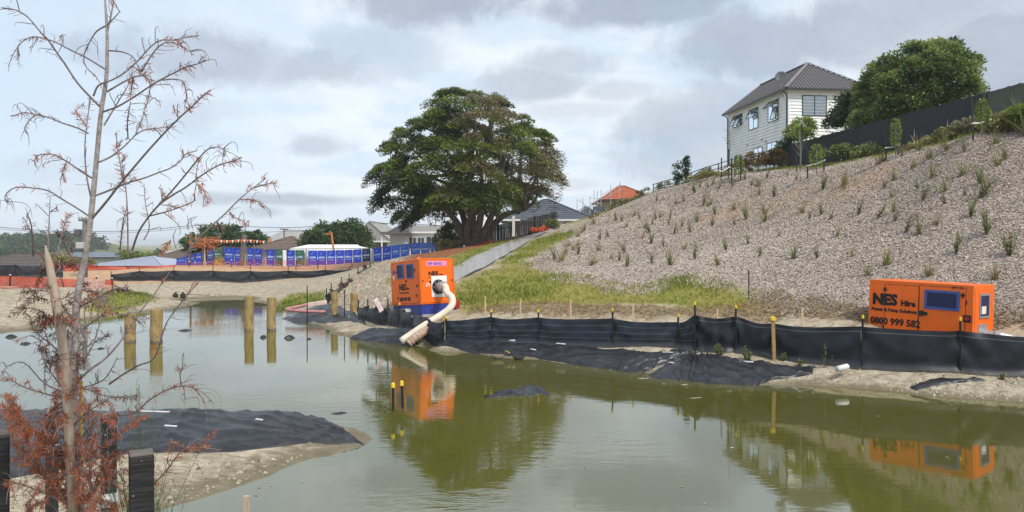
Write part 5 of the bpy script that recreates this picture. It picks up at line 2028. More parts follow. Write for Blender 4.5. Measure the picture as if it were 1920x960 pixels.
def twiggy(n, h, rng, leaf=.05):
    """twiggy young shrub: upright stems carrying small leaves"""
    Vs, Fs, Ts = [], [], []
    b = 0
    for i in range(n):
        a = rng.uniform(0, 6.28)
        s = abs(rng.normal(0, .28))
        hh = h * rng.uniform(.5, 1.1)
        d = np.array([math.cos(a) * s, math.sin(a) * s, 1.0])
        k_ = int(14 * hh / h) + 5
        t = rng.uniform(.15, 1, k_)
        C = d[None] * (t * hh)[:, None] + rng.normal(0, .02, (k_, 3))
        D = unit(rng.normal(0, .7, (k_, 3)) + np.array([0, 0, .9]))
        V, Fq = leaf_quads(C, D, unit(rng.normal(0, 1, (k_, 3))), np.full(k_, leaf) * rng.uniform(.7, 1.5, k_), np.full(k_, leaf * .38), rng)
        Vs.append(V)
        Fs.append(Fq + b)
        b += len(V)
        Ts.append(np.clip(t * .6 + rng.normal(.1, .12, k_), 0, 1))
        e = d * hh
        sd = np.array([.006, .004, 0])
        Vs.append(np.array([-sd, sd, e + sd * .3, e - sd * .3]))
        Fs.append(np.array([[b, b + 1, b + 2, b + 3]]))
        b += 4
        Ts.append(np.array([.1]))
    return np.concatenate(Vs), np.concatenate(Fs), np.concatenate(Ts)


GREYG = leaf_mat('grey_green_leaf', [(0, (.12, .11, .06)), (.5, (.22, .21, .115)), (1, (.34, .32, .19))], .8, .2)
FLAX = leaf_mat('flax_leaf', [(0, (.09, .10, .04)), (.5, (.18, .195, .075)), (1, (.30, .30, .14))], .5, .2)
DRYG = leaf_mat('dry_grass_leaf', [(0, (.15, .10, .04)), (.5, (.28, .19, .08)), (1, (.42, .31, .15))], .8, .2)
GRASS = leaf_mat('lawn_blade', [(0, (.10, .15, .022)), (.35, (.20, .245, .04)), (.65, (.34, .33, .08)), (.85, (.40, .31, .13)), (1, (.47, .35, .18))], .7, .3)
WEED = leaf_mat('weed_leaf', [(0, (.07, .09, .03)), (.5, (.16, .185, .06)), (1, (.28, .30, .11))], .6, .25)


def proto(kind, seed):
    rng = np.random.default_rng(seed)
    if kind == 'olive':
        V, Fq, T = blades(34, .55, .02, rng, .36, .5)
        return V, Fq, T, OLIVE
    if kind == 'grey green':
        V, Fq, T = twiggy(11, .52, rng, .055)
        return V, Fq, T, GREYG
    if kind == 'green':
        V, Fq, T = twiggy(14, .58, rng, .06)
        return V, Fq, T, WEED
    if kind == 'spiky':
        V, Fq, T = blades(22, .75, .038, rng, .42, .25, .05)
        return V, Fq, T, FLAX
    if kind == 'straw coloured':
        V, Fq, T = blades(30, .42, .018, rng, .5, .7)
        return V, Fq, T, DRYG


PROTO = {}
for kd, cnt in (('olive', 3), ('grey green', 3), ('green', 2), ('spiky', 2), ('straw coloured', 2)):
    PROTO[kd] = []
    for s in range(cnt):
        V, Fq, T, m = proto(kd, 40 + s * 7 + len(kd))
        o = np_mesh('young_plant', V, Fq, m, tone=T)
        PROTO[kd].append([o, False])

O_, G_, N_, S_, D_ = 'olive', 'grey green', 'green', 'spiky', 'straw coloured'
SPOTS = [(1450, 371, N_, 1.6), (1422, 352, O_, 1.3), (1425, 366, O_, 1.1), (1434, 402, O_, 1.2), (1434, 417, O_, 1.1), (1476, 331, G_, .9), (1475, 308, O_, 1.4), (1542, 357, N_, 1.9), (1581, 355, D_, 1.5), (1581, 350, O_, 1.4), (1540, 404, N_, 1.0), (1505, 399, O_, 1.1), (1517, 412, G_, .8),
         (1556, 413, G_, .9), (1608, 405, G_, 1.2), (1644, 411, G_, 1.3), (1658, 355, G_, 1.0), (1678, 339, O_, 1.3), (1672, 371, O_, .9), (1676, 399, O_, .9), (1676, 418, G_, 1.0), (1697, 437, G_, 1.5), (1723, 444, G_, 1.3), (1730, 378, G_, 1.2), (1722, 355, G_, 1.0), (1747, 334, O_, 1.7), (1740, 300, O_, 1.6),
         (1709, 318, O_, 1.2), (1773, 359, O_, 1.2), (1772, 383, G_, 1.1), (1805, 330, O_, 1.4), (1837, 375, N_, 1.5), (1840, 347, N_, 1.2), (1819, 409, N_, 1.1), (1755, 421, D_, 1.2), (1850, 443, N_, 1.9), (1792, 475, N_, 1.3), (1894, 484, N_, 1.2), (1866, 528, O_, 1.2), (1742, 521, O_, 1.2), (1659, 498, O_, 1.3), (1625, 518, O_, .9),
         (1570, 445, O_, 1.1), (1459, 445, O_, .8), (1489, 486, S_, 1.1), (1534, 484, N_, .9), (1425, 482, N_, .9), (1598, 481, O_, .6), (1403, 459, N_, 1.0), (1872, 311, O_, 1.2), (1887, 300, G_, 1.2), (1647, 309, O_, 1.8), (1494, 339, G_, .9), (1809, 367, G_, .7), (1114, 421, O_, 1.5), (1155, 413, O_, 1.5), (1166, 417, G_, 1.1),
         (1175, 427, O_, 1.2), (1200, 412, G_, 1.2), (1211, 429, O_, 1.3), (1219, 437, N_, 1.0), (1222, 423, G_, 1.0), (1231, 412, G_, 1.2), (1231, 379, G_, 1.4), (1256, 413, G_, 1.3), (1253, 424, G_, 1.0), (1264, 440, N_, 1.2), (1280, 426, G_, 1.0), (1294, 437, G_, 1.0), (1306, 418, O_, 1.2), (1319, 386, G_, 1.5), (1328, 388, O_, 1.4),
         (1341, 402, G_, 1.1), (1336, 423, O_, 1.2), (1375, 397, O_, 1.5), (1378, 424, G_, 1.1), (1397, 407, N_, 1.0), (1125, 451, G_, 1.3), (1142, 446, G_, 1.1), (1122, 470, O_, 1.2), (1084, 479, N_, 1.3), (1050, 491, O_, 1.4), (1042, 488, G_, 1.2), (1108, 499, O_, 1.2), (1116, 495, D_, 1.1), (1162, 491, G_, 1.2), (1175, 501, N_, 1.2),
         (1172, 474, G_, 1.1), (1222, 457, N_, 1.0), (1244, 463, G_, 1.0), (1222, 495, G_, 1.1), (1256, 498, S_, 1.2), (1302, 487, N_, 1.2), (1284, 468, O_, .9), (1348, 498, O_, 1.1), (1362, 470, N_, .9), (1205, 448, D_, 1.2), (1095, 435, O_, 1.5), (1084, 446, O_, 1.4), (1065, 463, D_, 1.4), (1302, 363, N_, 1.5), (1312, 352, O_, 1.2),
         (1307, 413, O_, 1.1), (1400, 411, S_, 1.2), (1340, 403, G_, .9), (1282, 381, G_, 1.2), (1269, 383, D_, 1.4), (1237, 409, O_, 1.2), (1421, 349, O_, 1.2), (1396, 340, G_, 1.2), (1437, 336, G_, 1.0), (1347, 355, O_, 1.2), (1336, 349, O_, 1.3), (1329, 353, G_, 1.0), (1372, 353, G_, 1.0), (1407, 349, G_, 1.0), (1436, 415, O_, 1.2), (1432, 398, O_, 1.1),
         (1652, 306, O_, 1.9), (1720, 283, O_, 1.6), (1775, 283, O_, 1.7), (1810, 287, G_, 1.2), (1868, 270, O_, 1.5), (1885, 246, O_, 1.6), (1622, 293, G_, 1.1), (1693, 293, G_, 1.1), (1690, 478, O_, .5), (1146, 486, D_, 1.0), (1075, 470, D_, 1.3), (1060, 478, O_, 1.2), (1190, 405, O_, 1.1)]


def plants():
    bands = [('topmost', 0, 318), ('upper', 318, 360), ('upper middle', 360, 400), ('middle', 400, 425), ('lower middle', 425, 465), ('lowest', 465, 700)]
    rng = np.random.default_rng(5)
    for nm, lo, hi in bands:
        S = sorted([s for s in SPOTS if lo <= s[1] < hi])
        for i, (px, py, kd, sc) in enumerate(S):
            e = PROTO[kd][rng.integers(len(PROTO[kd]))]
            if not e[1]:
                o = e[0]
                e[1] = True
            else:
                o = e[0].copy()
                COL.objects.link(o)
            c = hit(px, py, ymin=17)
            o.location = c - Vector((0, 0, .03))
            o.rotation_euler = (rng.normal(0, .16), rng.normal(0, .16), rng.uniform(0, 6.28))
            k_ = min(sc, 1.4) * rng.uniform(.85, 1.12)
            o.scale = (k_ * rng.uniform(.9, 1.15), k_ * rng.uniform(.9, 1.15), k_)
            tag(o, '%s plant on the mulched slope, %s in the %s row' % (kd, ORD[i] if i < len(ORD) else '%dth from the left' % (i + 1), nm), 'young plant', 'young plants on the mulched slope')


plants()
for kd in PROTO:
    for e in PROTO[kd]:
        if not e[1]:
            bpy.data.objects.remove(e[0])


# staked saplings along the crest
def staked(stakes, tree_px, Y, label, strap=True, kind=LIME, seed=1, w=.05, name='staked_sapling', bare=False):
    rng = np.random.default_rng(seed)
    tx, tb, tt, cw = tree_px
    c = P(tx, tb, Y)
    c.z = gz(c.x, c.y)
    root = thing(name, label, 'sapling', c, 'staked saplings on the crest')
    ends = []
    for (px, pt) in stakes:
        X = (px - 960) / F * Y
        yy = Y + rng.uniform(-.2, .2)
        top = CAMZ - (pt - HZ) / F * Y
        MB().beam((X, yy, gz(X, yy) - .2), (X + rng.normal(0, .02), yy, top), w, w, up=(0, 1, 0)).build('stake', M['black_paint'], root)
        ends.append(Vector((X, yy, (top * .4 + gz(X, yy) * .6))))
    if strap and len(ends) > 1:
        mb = MB()
        for a, b_ in zip(ends[:-1], ends[1:]):
            mid = a.lerp(b_, .5) + Vector((0, -.05, -.05))
            mb.tube([a - Vector((.06, .03, 0)), mid, b_ + Vector((.06, -.03, 0))], .028, 6)
        mb.build('tie', M['white'], root)
    ztop = CAMZ - (tt - HZ) / F * Y
    h = ztop - c.z
    st = MB().tube([c - Vector((0, 0, .1)), c + Vector((.02, 0, h * .5)), c + Vector((-.02, 0, h * .95))], [.025, .018, .008], 6)
    if bare:
        for _ in range(26):
            z = rng.uniform(.25, .95) * h
            a = rng.uniform(0, 6.28)
            l_ = rng.uniform(.2, .6) * (1.1 - z / h)
            st.tube([c + Vector((0, 0, z)), c + Vector((math.cos(a) * l_ * .5, math.sin(a) * l_ * .5, z + l_ * .5)), c + Vector((math.cos(a) * l_, math.sin(a) * l_, z + l_ * 1.1))], [.012, .008, .004], 3)
    st.build('trunk', M['bark_grey'], root, smooth=True)
    if not bare:
        n = 420
        z = rng.uniform(.25, 1.0, n)
        rad = cw * Y / F / 2 * (np.sin(np.clip((z - .18) / .85, 0, 1) * math.pi) ** .6 + .12) * rng.uniform(.2, 1, n) ** .5
        a = rng.uniform(0, 6.28, n)
        C = np.c_[c.x + rad * np.cos(a), c.y + rad * np.sin(a), c.z + z * h]
        V, Fq = leaf_quads(C, unit(np.c_[np.cos(a), np.sin(a), rng.normal(.2, .5, n)]), unit(rng.normal(0, .6, (n, 3)) + np.array([0, 0, 1])), rng.uniform(.07, .14, n), rng.uniform(.05, .085, n), rng)
        np_mesh('foliage', V, Fq, kind, root, tone=np.clip(rng.normal(.5, .2, n), 0, 1))


staked([(1820, 186), (1858, 182)], (1842, 250, 185, 24), 29.3, 'lime green sapling between two black stakes, highest on the slope', seed=3)
staked([(1665, 240), (1688, 238)], (1679, 300, 222, 20), 33.2, 'slim green sapling between two black stakes below the big bush', seed=4)
staked([(1516, 275), (1545, 268)], (1531, 332, 270, 26), 38.5, 'bright sapling tied between two black stakes, left of the bush', seed=5)
staked([(1352, 296), (1366, 280), (1378, 292)], (1367, 332, 210, 14), 46, 'tall bare sapling inside a cluster of black stakes', seed=6, bare=True, w=.06)
staked([(1389, 290), (1373, 296)], (1385, 332, 290, 20), 45, 'leafy sapling by the rightmost pair of the stake cluster', seed=7, w=.06)
staked([(1493, 288)], (1500, 320, 240, 6), 43.5, 'pale trunked bare sapling beside a single black stake', seed=8, bare=True, strap=False)
tree('small_tree', 'small yellow-green tree in front of the white house corner', 'tree', [(1478, 250), (1482, 232), (1496, 222), (1512, 222), (1526, 236), (1522, 254), (1505, 260), (1488, 262)], 46, .9, 34, 90, .32, .12, LIME, (1501, 300), 31, tone=.5, trunk_r=.05, bark='bark_grey')
tree('slim_tree', 'thin leafy sapling standing on the left crest, airy one', 'tree', [(1262, 320), (1266, 306), (1276, 304), (1280, 318), (1278, 340), (1266, 340)], 57, .5, 16, 50, .28, .14, BROAD, (1272, 352), 32, tone=.35, trunk_r=.03, limb=False)
tree('slim_tree', 'narrow dark columnar sapling on the left crest', 'tree', [(1281, 318), (1283, 296), (1288, 292), (1292, 300), (1291, 340), (1283, 342)], 56, .35, 22, 60, .24, .13, DEEP, (1287, 350), 33, tone=.5, trunk_r=.03, limb=False)
tree('slim_tree', 'bare reddish twigged sapling against the house far corner', 'tree', [(1360, 250), (1364, 225), (1372, 225), (1374, 270), (1362, 280)], 50, .3, 10, 14, .3, .08, RUSTY, (1367, 318), 34, tone=.4, trunk_r=.025)


def shrub(pxl, pyb, w, h, Y, m, label, seed, name='crest_shrub', cat='shrub', tone=.5, leaf=.13, per=70, gb=True, group=None):
    h *= .8
    k_ = w / 2
    poly = [(pxl - k_, pyb + 2), (pxl - k_ * .95, pyb - h * .5), (pxl - k_ * .5, pyb - h * .9), (pxl + k_ * .1, pyb - h), (pxl + k_ * .6, pyb - h * .8), (pxl + k_, pyb - h * .4), (pxl + k_ * .95, pyb + 2)]
    n = int(max(8, w * h / 42))
    tree(name, label, cat, poly, Y, max(.3, w * Y / F * .4), n, per, .26, leaf, m, (pxl, pyb), seed, tone=tone, trunk_r=.03, limb=False, gbase=gb, group=group)


for i, q in enumerate([(1475, 300, 44, 62, 50.5, DEEP, 'dark shrub at the near corner of the white house', .35), (1496, 262, 30, 30, 50.5, DEEP, 'dark shrub under the small yellow-green tree', .6), (1420, 306, 60, 24, 48, RUSTY, 'rusty brown shrub in front of the lower house windows', .45), (1390, 314, 50, 20, 48.5, RUSTY, 'low rusty scrub at the house far end', .6), (1450, 300, 44, 26, 47, RUSTY, 'orange brown scrub left of the dark corner shrub', .35),
                       (1575, 292, 70, 24, 42, WEED, 'dull low shrub at the foot of the boundary fence', .5), (1625, 288, 60, 22, 40, WEED, 'dull green shrub along the boundary fence below the bush', .5), (1740, 278, 60, 26, 34.5, OLIVE, 'olive shrub at the fence foot right of the slim sapling', .5), (1785, 262, 56, 30, 33, OLIVE, 'grey olive shrub below the dark fence, near the top stakes', .4),
                       (1812, 250, 50, 32, 32, GREYG, 'grey green shrub beside the left top stake', .6), (1880, 236, 56, 30, 29.5, OLIVE, 'yellowish shrub at the mossy fence end', .75), (1912, 222, 40, 30, 28.5, LIME, 'yellow green shrub at the far right fence corner', .35), (1560, 262, 30, 14, 46, OLIVE, 'small tuft shrub against the fence top', .5),
                       (1340, 328, 60, 16, 51, OLIVE, 'low olive scrub on the crest left of the stakes', .5), (1310, 340, 50, 16, 54, OLIVE, 'low yellowish scrub behind the slim crest trees', .6), (1255, 358, 60, 22, 58.5, WEED, 'green scrub on the crest right of the orange roof', .5), (1215, 372, 54, 24, 59.5, WEED, 'dense green scrub on the crest below the orange roof', .55), (1180, 386, 50, 22, 60, OLIVE, 'olive scrub on the crest beside the unfinished house', .5), (1152, 398, 40, 18, 60.5, OLIVE, 'dry olive scrub at the lower end of the crest', .4),
                       (1122, 412, 36, 14, 61.5, RUSTY, 'brownish scrub where the crest meets the path', .5)]):
    shrub(q[0], q[1], q[2], q[3], q[4], q[5], q[6], 60 + i, tone=q[7])
# flax at the right fence end
rng = np.random.default_rng(3)
V, Fq, T = blades(60, 1.7, .06, rng, .45, .5, .15)
o = np_mesh('flax_clump', V, Fq, FLAX, tone=T)
o.location = (18.6, 27.9, gz(18.6, 27.9))
tag(o, 'long bladed flax clump at the mossy fence end', 'flax')


# ------------------------------------------------------------------ mulch chips and grass: uncountable ground cover
def scatter(n, zn, ymin, ymax, xmin, xmax, rng, ref=18, pw=1.5, thr=.5):
    X = rng.uniform(xmin, xmax, n)
    Y = rng.uniform(ymin, ymax, n)
    ok = (rng.uniform(0, 1, n) < (ref / np.maximum(Y, ref)) ** pw) & (np.abs(X) < Y * .68 + 4)
    X, Y = X[ok], Y[ok]
    z = zval(zn, X, Y)
    ok = rng.uniform(thr - .3, thr + .3, len(X)) < z
    return X[ok], Y[ok]


def chips():
    rng = np.random.default_rng(9)
    X, Y = scatter(1250000, 'mulch', 14, 62, -1, 25, rng, 22, 1.3)
    ok = rng.uniform(0, 1, len(X)) > zval('clay', X, Y) * .7
    X, Y = X[ok], Y[ok]
    n = len(X)
    Z = ground(X, Y)
    sc = (.030 + .0010 * Y) * rng.uniform(.5, 1.5, n)
    a = rng.uniform(0, 6.28, n)
    tl = rng.normal(0, .45, n)
    u = np.c_[np.cos(a) * np.cos(tl), np.sin(a) * np.cos(tl), np.sin(tl)]
    v = np.c_[-np.sin(a), np.cos(a), rng.normal(0, .35, n)]
    w = unit(np.cross(u, v))
    C = np.c_[X, Y, Z + sc * .16]
    L, Wd, H = sc[:, None], sc[:, None] * rng.uniform(.3, .75, (n, 1)), sc[:, None] * .22
    # flat splinter: four-sided wedge
    p0, p1, p2, p3 = C - u * L * .6, C + v * Wd * .6, C + u * L * .6, C - v * Wd * .6
    t0 = C + w * H
    V = np.stack([p0, p1, p2, p3, t0], 1).reshape(-1, 3)
    i = np.arange(n)[:, None] * 5
    Fq = np.concatenate([i + np.array([[0, 3, 4]]), i + np.array([[3, 2, 4]]), i + np.array([[2, 1, 4]]), i + np.array([[1, 0, 4]])], 1).reshape(-1, 3)
    cl = zval('clay', X, Y)
    tn = np.clip(np.clip(rng.uniform(0, .66, n) + .30 * fbm(X * .22, Y * .22, 3), 0, .72) + .28 * (rng.uniform(0, 1, n) < cl * .8), 0, 1)
    m = leaf_mat('mulch_chip', [(0, (.29, .23, .185)), (.3, (.41, .34, .285)), (.6, (.50, .425, .365)), (.72, (.59, .515, .45)), (.74, (.29, .19, .125)), (1, (.45, .32, .225))], .9, .0)
    o = np_mesh('mulch_chips', V, Fq, m, tone=np.repeat(tn, 4))
    o['kind'] = 'stuff'


chips()


def grass():
    rng = np.random.default_rng(12)
    X, Y = scatter(520000, 'grass', 20, 66, -26, 20, rng, 24, 1.2, .55)
    n = len(X)
    g = fbm(X * .5, Y * .5, 4) + .5 * fbm(X * 2, Y * 2, 5)
    keep = rng.uniform(-.5, .9, n) > -g * .9 - .1
    X, Y, g = X[keep], Y[keep], g[keep]
    n = len(X)
    Z = ground(X, Y)
    h = (.09 + .10 * np.clip(g + .35, 0, 1.2)) * rng.uniform(.5, 1.4, n)
    a = rng.uniform(0, 6.28, n)
    ln = rng.normal(0, .45, (n, 2))
    wd = (.010 + .00042 * Y) * rng.uniform(.7, 1.4, n)
    s = np.c_[np.cos(a), np.sin(a), np.zeros(n)] * wd[:, None]
    B = np.c_[X, Y, Z - .01]
    T = B + np.c_[ln * h[:, None], h]
    V = np.stack([B - s, B + s, T], 1).reshape(-1, 3)
    Fq = np.arange(n * 3).reshape(-1, 3)
    # dry towards the toe and beyond the path, greener in clumps
    dry = zval('toe', X, Y)
    tn = np.clip(.52 - g * .38 + dry * .35 + rng.normal(0, .13, n) - .22 * (X < -8), 0, 1)
    o = np_mesh('grass', V, Fq, GRASS, tone=tn)
    o['kind'] = 'stuff'
    # straw litter at the slope toe
    X, Y = scatter(160000, 'toe', 16, 30, -3, 16, rng, 18, 1.0, .45)
    n = len(X)
    a = rng.uniform(0, 6.28, n)
    L = rng.uniform(.05, .20, n)
    u = np.c_[np.cos(a), np.sin(a), rng.normal(0, .3, n)]
    s = np.c_[-np.sin(a), np.cos(a), np.zeros(n)] * .012
    C = np.c_[X, Y, ground(X, Y) + .03]
    V = np.stack([C - u * L[:, None] / 2, C + s, C + u * L[:, None] / 2, C - s], 1).reshape(-1, 3)
    o = np_mesh('straw_litter', V, np.arange(n * 4).reshape(-1, 4), DRYG, tone=np.clip(rng.normal(.55, .28, n), 0, 1))
    o['kind'] = 'stuff'
    # stones and clods on the gravel mound
    X, Y = scatter(60000, 'gravel', 26, 50, -14, -2, rng, 28, 1.0, .5)
    n = len(X)
    r_ = rng.uniform(.02, .075, n) * rng.uniform(.6, 1.4, n)
    base = np.array([[1, 0, 0], [-.5, .87, 0], [-.5, -.87, 0], [0, 0, .8]])
    V = (np.c_[X, Y, ground(X, Y) - .01][:, None, :] + base[None] * r_[:, None, None] * rng.uniform(.6, 1.4, (n, 4, 3))).reshape(-1, 3)
    i = np.arange(n)[:, None] * 4
    Fq = np.concatenate([i + np.array([[0, 1, 3]]), i + np.array([[1, 2, 3]]), i + np.array([[2, 0, 3]])], 1).reshape(-1, 3)
    m = leaf_mat('clod', [(0, (.16, .13, .095)), (.5, (.32, .265, .195)), (1, (.5, .43, .33))], .95, .0)
    np_mesh('gravel', V, Fq, m, tone=np.repeat(rng.uniform(0, 1, n), 3))['kind'] = 'stuff'


grass()


def bank_clods():
    rng = np.random.default_rng(77)
    X = np.r_[rng.uniform(5.0, 13, 30000), rng.uniform(-9, -2.2, 13000)]
    Y = np.r_[rng.uniform(14.5, 19, 30000), rng.uniform(8.8, 12.6, 13000)]
    g = ground(X, Y)
    lump = fbm(X * 1.3, Y * 1.3, 21)
    ok = (g > .01) & (g < .5) & (rng.uniform(0, 1, len(X)) < np.clip(.35 + lump, .04, .9)) & (np.abs(X) < Y * .7)
    spit = X < 0
    ok &= ~spit | ((Y < 9.55 + (X + 7.5) * .50) & (Y < 11.9))
    X, Y, g = X[ok], Y[ok], g[ok]
    n = len(X)
    r_ = rng.uniform(.008, .035, n) * rng.uniform(.5, 1.7, n)
    base = np.array([[1, 0, 0], [-.5, .87, 0], [-.5, -.87, 0], [.1, 0, .7]])
    V = (np.c_[X, Y, g - .006][:, None, :] + base[None] * r_[:, None, None] * rng.uniform(.6, 1.4, (n, 4, 3))).reshape(-1, 3)
    i = np.arange(n)[:, None] * 4
    Fq = np.concatenate([i + np.array([[0, 1, 3]]), i + np.array([[1, 2, 3]]), i + np.array([[2, 0, 3]])], 1).reshape(-1, 3)
    m = leaf_mat('dry_clod', [(0, (.12, .10, .07)), (.5, (.29, .245, .18)), (1, (.46, .40, .31))], .95, .0)
    np_mesh('clods', V, Fq, m, tone=np.repeat(rng.uniform(0, 1, n), 3))['kind'] = 'stuff'


bank_clods()


# weeds in front of the fence
def weed(px, py, h, n, m, label, seed, kind='twig', name='weed', leaf=.05):
    rng = np.random.default_rng(seed)
    V, Fq, T = twiggy(n, h, rng, leaf) if kind == 'twig' else blades(n, h, .016, rng, .5, .6)
    o = np_mesh(name, V, Fq, m, tone=T)
    o.location = hit(px, py)
    o.scale = (.8, .8, .8)
    tag(o, label, 'weed')


weed(1345, 668, .42, 18, WEED, 'leafy weed with pale flowers at the fence step', 1)
weed(1352, 668, .22, 26, WEED, 'low green weed clump just below the flowering weed', 2)
weed(1398, 676, .40, 18, WEED, 'weed with white seed heads in front of the dark panel', 3)
weed(1404, 678, .24, 28, WEED, 'bushy weed on the clay ledge left of the brown stake', 4)
weed(1470, 678, .26, 26, WEED, 'low weeds at the foot of the brown stake', 5)
weed(1500, 686, .20, 20, WEED, 'sparse weeds right of the brown stake', 6)
weed(1549, 690, .75, 4, WEED, 'single tall thin weed before the dark fence panel', 7, leaf=.07)
weed(1880, 712, .18, 24, WEED, 'small weeds at the fence foot near the right edge', 8)
weed(1440, 690, .16, 18, WEED, 'creeping weeds along the apron upper edge', 9)


# ducks
def duck(px, py, label, m, face):
    c = WL(px, py)
    root = thing('duck', label, 'duck', c, 'ducks at the water edge')
    mb = MB()
    A = []
    prof = [(-.20, .02, .10), (-.17, .045, .10), (-.10, .075, .075), (0, .09, .065), (.09, .078, .07), (.14, .05, .085), (.165, .03, .12), (.175, .028, .17), (.185, .036, .205), (.20, .035, .225), (.225, .02, .22), (.24, .004, .215)]
    for (x, r_, z) in prof:
        A.append([(face * x, r_ * math.cos(t), z + r_ * .8 * math.sin(t)) for t in [2 * math.pi * k_ / 12 for k_ in range(13)]])
    mb.grid(A)
    mb.build('body', m, root, local=True, smooth=True)
    MB().prism([(face * .225, -.012, .205), (face * .285, -.014, .197), (face * .285, .014, .197), (face * .225, .012, .205)], (0, 0, .016)).build('bill', M['yellow_cap'], root, local=True)
    MB().prism([(face * -.17, -.03, .11), (face * -.28, -.012, .14), (face * -.28, .012, .14), (face * -.17, .03, .11)], (0, 0, .015)).build('tail', m, root, local=True)


duck(934, 673, 'pale brown duck floating close to the geotextile edge', mat('duck_brown', (.17, .14, .10), .8), 1)
duck(972, 675, 'dark duck at the water edge right of the brown duck', mat('duck_dark', (.035, .03, .027), .8), -1)

# ------------------------------------------------------------------ houses beyond
def far_house(name, label, x0, x1, pe, pr, pb, Y, depth, wm, rm, hip=.5, over=12, wins=(), chimney=(), cat='house', axis='x', door=()):
    """front wall between photo columns x0, x1; rows: eave pe, ridge pr, base pb"""
    a, b_ = P(x0, pb, Y), P(x1, pb, Y)
    ze, zr = P(0, pe, Y).z, P(0, pr, Y + depth * .5).z
    zb = min(a.z, gz((a.x + b_.x) / 2, Y + .5)) - .2
    root = thing(name, label, cat, ((a.x + b_.x) / 2, Y, zb))
    o = over * Y / F
    MB().prism([(a.x, Y, zb), (b_.x, Y, zb), (b_.x, Y + depth, zb), (a.x, Y + depth, zb)], (0, 0, ze - zb)).build('wall', wm, root)
    X0, X1, Y0, Y1 = a.x - o, b_.x + o, Y - o, Y + depth + o
    e = [Vector((X0, Y0, ze)), Vector((X1, Y0, ze)), Vector((X1, Y1, ze)), Vector((X0, Y1, ze))]
    if axis == 'x':
        hx = min((X1 - X0) * .499, (Y1 - Y0) / 2) * hip
        r0, r1 = Vector((X0 + hx, (Y0 + Y1) / 2, zr)), Vector((X1 - hx, (Y0 + Y1) / 2, zr))
        fs = [(0, 1, 5, 4), (1, 2, 5), (2, 3, 4, 5), (3, 0, 4)]
    else:
        hy = (Y1 - Y0) * .5 * hip
        r0, r1 = Vector(((X0 + X1) / 2, Y0 + hy, zr)), Vector(((X0 + X1) / 2, Y1 - hy, zr))
        fs = [(0, 1, 4), (1, 2, 5, 4), (2, 3, 5), (3, 0, 4, 5)]
    dn = Vector((0, 0, -.12))
    rf = MB().add(e + [r0, r1] + [q + dn for q in e], fs + [(6, 9, 8, 7), (0, 6, 7, 1), (1, 7, 8, 2), (2, 8, 9, 3), (3, 9, 6, 0)])
    ro = rf.build('roof', rm, root)
    # courses of tiles or sheets as shallow steps
    n = 9
    cs = MB()
    up = Vector((0, 0, .035))
    for i in range(1, n):
        t = i / n
        if axis == 'x':
            cs.beam(e[0].lerp(r0, t) + up * .6, e[1].lerp(r1, t) + up * .6, .05, .07)
        else:
            cs.beam(e[0].lerp(r0, t) + up * .6, e[1].lerp(r0, t) + up * .6, .05, .07)
            cs.beam(e[1].lerp(r0, t) + up * .6, e[2].lerp(r1, t) + up * .6, .05, .07)
    cs.build('tile_course', rm, ro)['kind'] = 'stuff'
    rc = MB()
    for p_, q_ in ((r0, r1), (e[0], r0), (e[1], r1 if axis == 'x' else r0)):
        if (p_ - q_).length > .3:
            rc.beam(p_ + up, q_ + up, .22, .08)
    rc.build('ridge_cap', rm, ro)
    g = MB().beam(e[0] + Vector((0, -.05, -.06)), e[1] + Vector((0, -.05, -.06)), .1, .14)
    g.build('gutter', M['white'] if wm is M['wall_white'] else M['gutter'], root)
    for (w0, w1, y0, y1) in wins:
        p0, p1 = P(w0, y1, Y), P(w1, y0, Y)
        f_ = MB()
        t = .07
        for (u0, u1, v0, v1) in ((p0.x - t, p1.x + t, p0.z - t, p0.z), (p0.x - t, p1.x + t, p1.z, p1.z + t), (p0.x - t, p0.x, p0.z, p1.z), (p1.x, p1.x + t, p0.z, p1.z), ((p0.x + p1.x) / 2 - .03, (p0.x + p1.x) / 2 + .03, p0.z, p1.z)):
            f_.box(((u0 + u1) / 2, Y - .04, (v0 + v1) / 2), (u1 - u0, .08, v1 - v0))
        wo = f_.build('window', M['wall_grey'], root)
        MB().box(((p0.x + p1.x) / 2, Y - .02, (p0.z + p1.z) / 2), (p1.x - p0.x, .03, p1.z - p0.z)).build('pane', M['room'], wo)
    for (cx, cy, cw, chh) in chimney:
        c = P(cx, cy, Y + depth * .3)
        MB().box((c.x, c.y, c.z - chh * Y / F / 2), (cw * Y / F, cw * Y / F, chh * Y / F)).build('chimney', M['brick'], ro)
    return root


far_house('slate_house', 'low house with wide slate grey hip roof beyond the paling fence', 952, 1104, 412, 374, 445, 84, 11, M['wall_white'], M['roof_slate'], hip=.95, over=14, wins=((958, 972, 418, 436), (1058, 1068, 418, 438), (1085, 1096, 416, 430)))
far_house('slate_house', 'small wing with slate grey roof right of the slate house', 1088, 1122, 410, 388, 440, 92, 8, M['wall_white'], M['roof_slate'], hip=.9, over=8, wins=((1095, 1104, 416, 428),))
far_house('new_house', 'unfinished house with orange tile roof and bare timber under scaffold', 1134, 1222, 374, 349, 420, 92, 10, M['wall_tan'], M['roof_red'], hip=.9, over=9, wins=((1150, 1160, 380, 396), (1182, 1190, 380, 395)))
far_house('hut', 'small dark roof showing over the left crest', 1318, 1346, 326, 318, 345, 78, 5, M['wall_grey'], M['roof_slate'], hip=.7, over=5)
far_house('white_house', 'white house with brown grey roof half hidden behind the cypress', 764, 824, 435, 424, 475, 78, 9, M['wall_white'], M['roof_pale'], hip=.0, over=3, wins=((768, 780, 446, 466), (784, 795, 446, 466), (800, 818, 444, 466)))
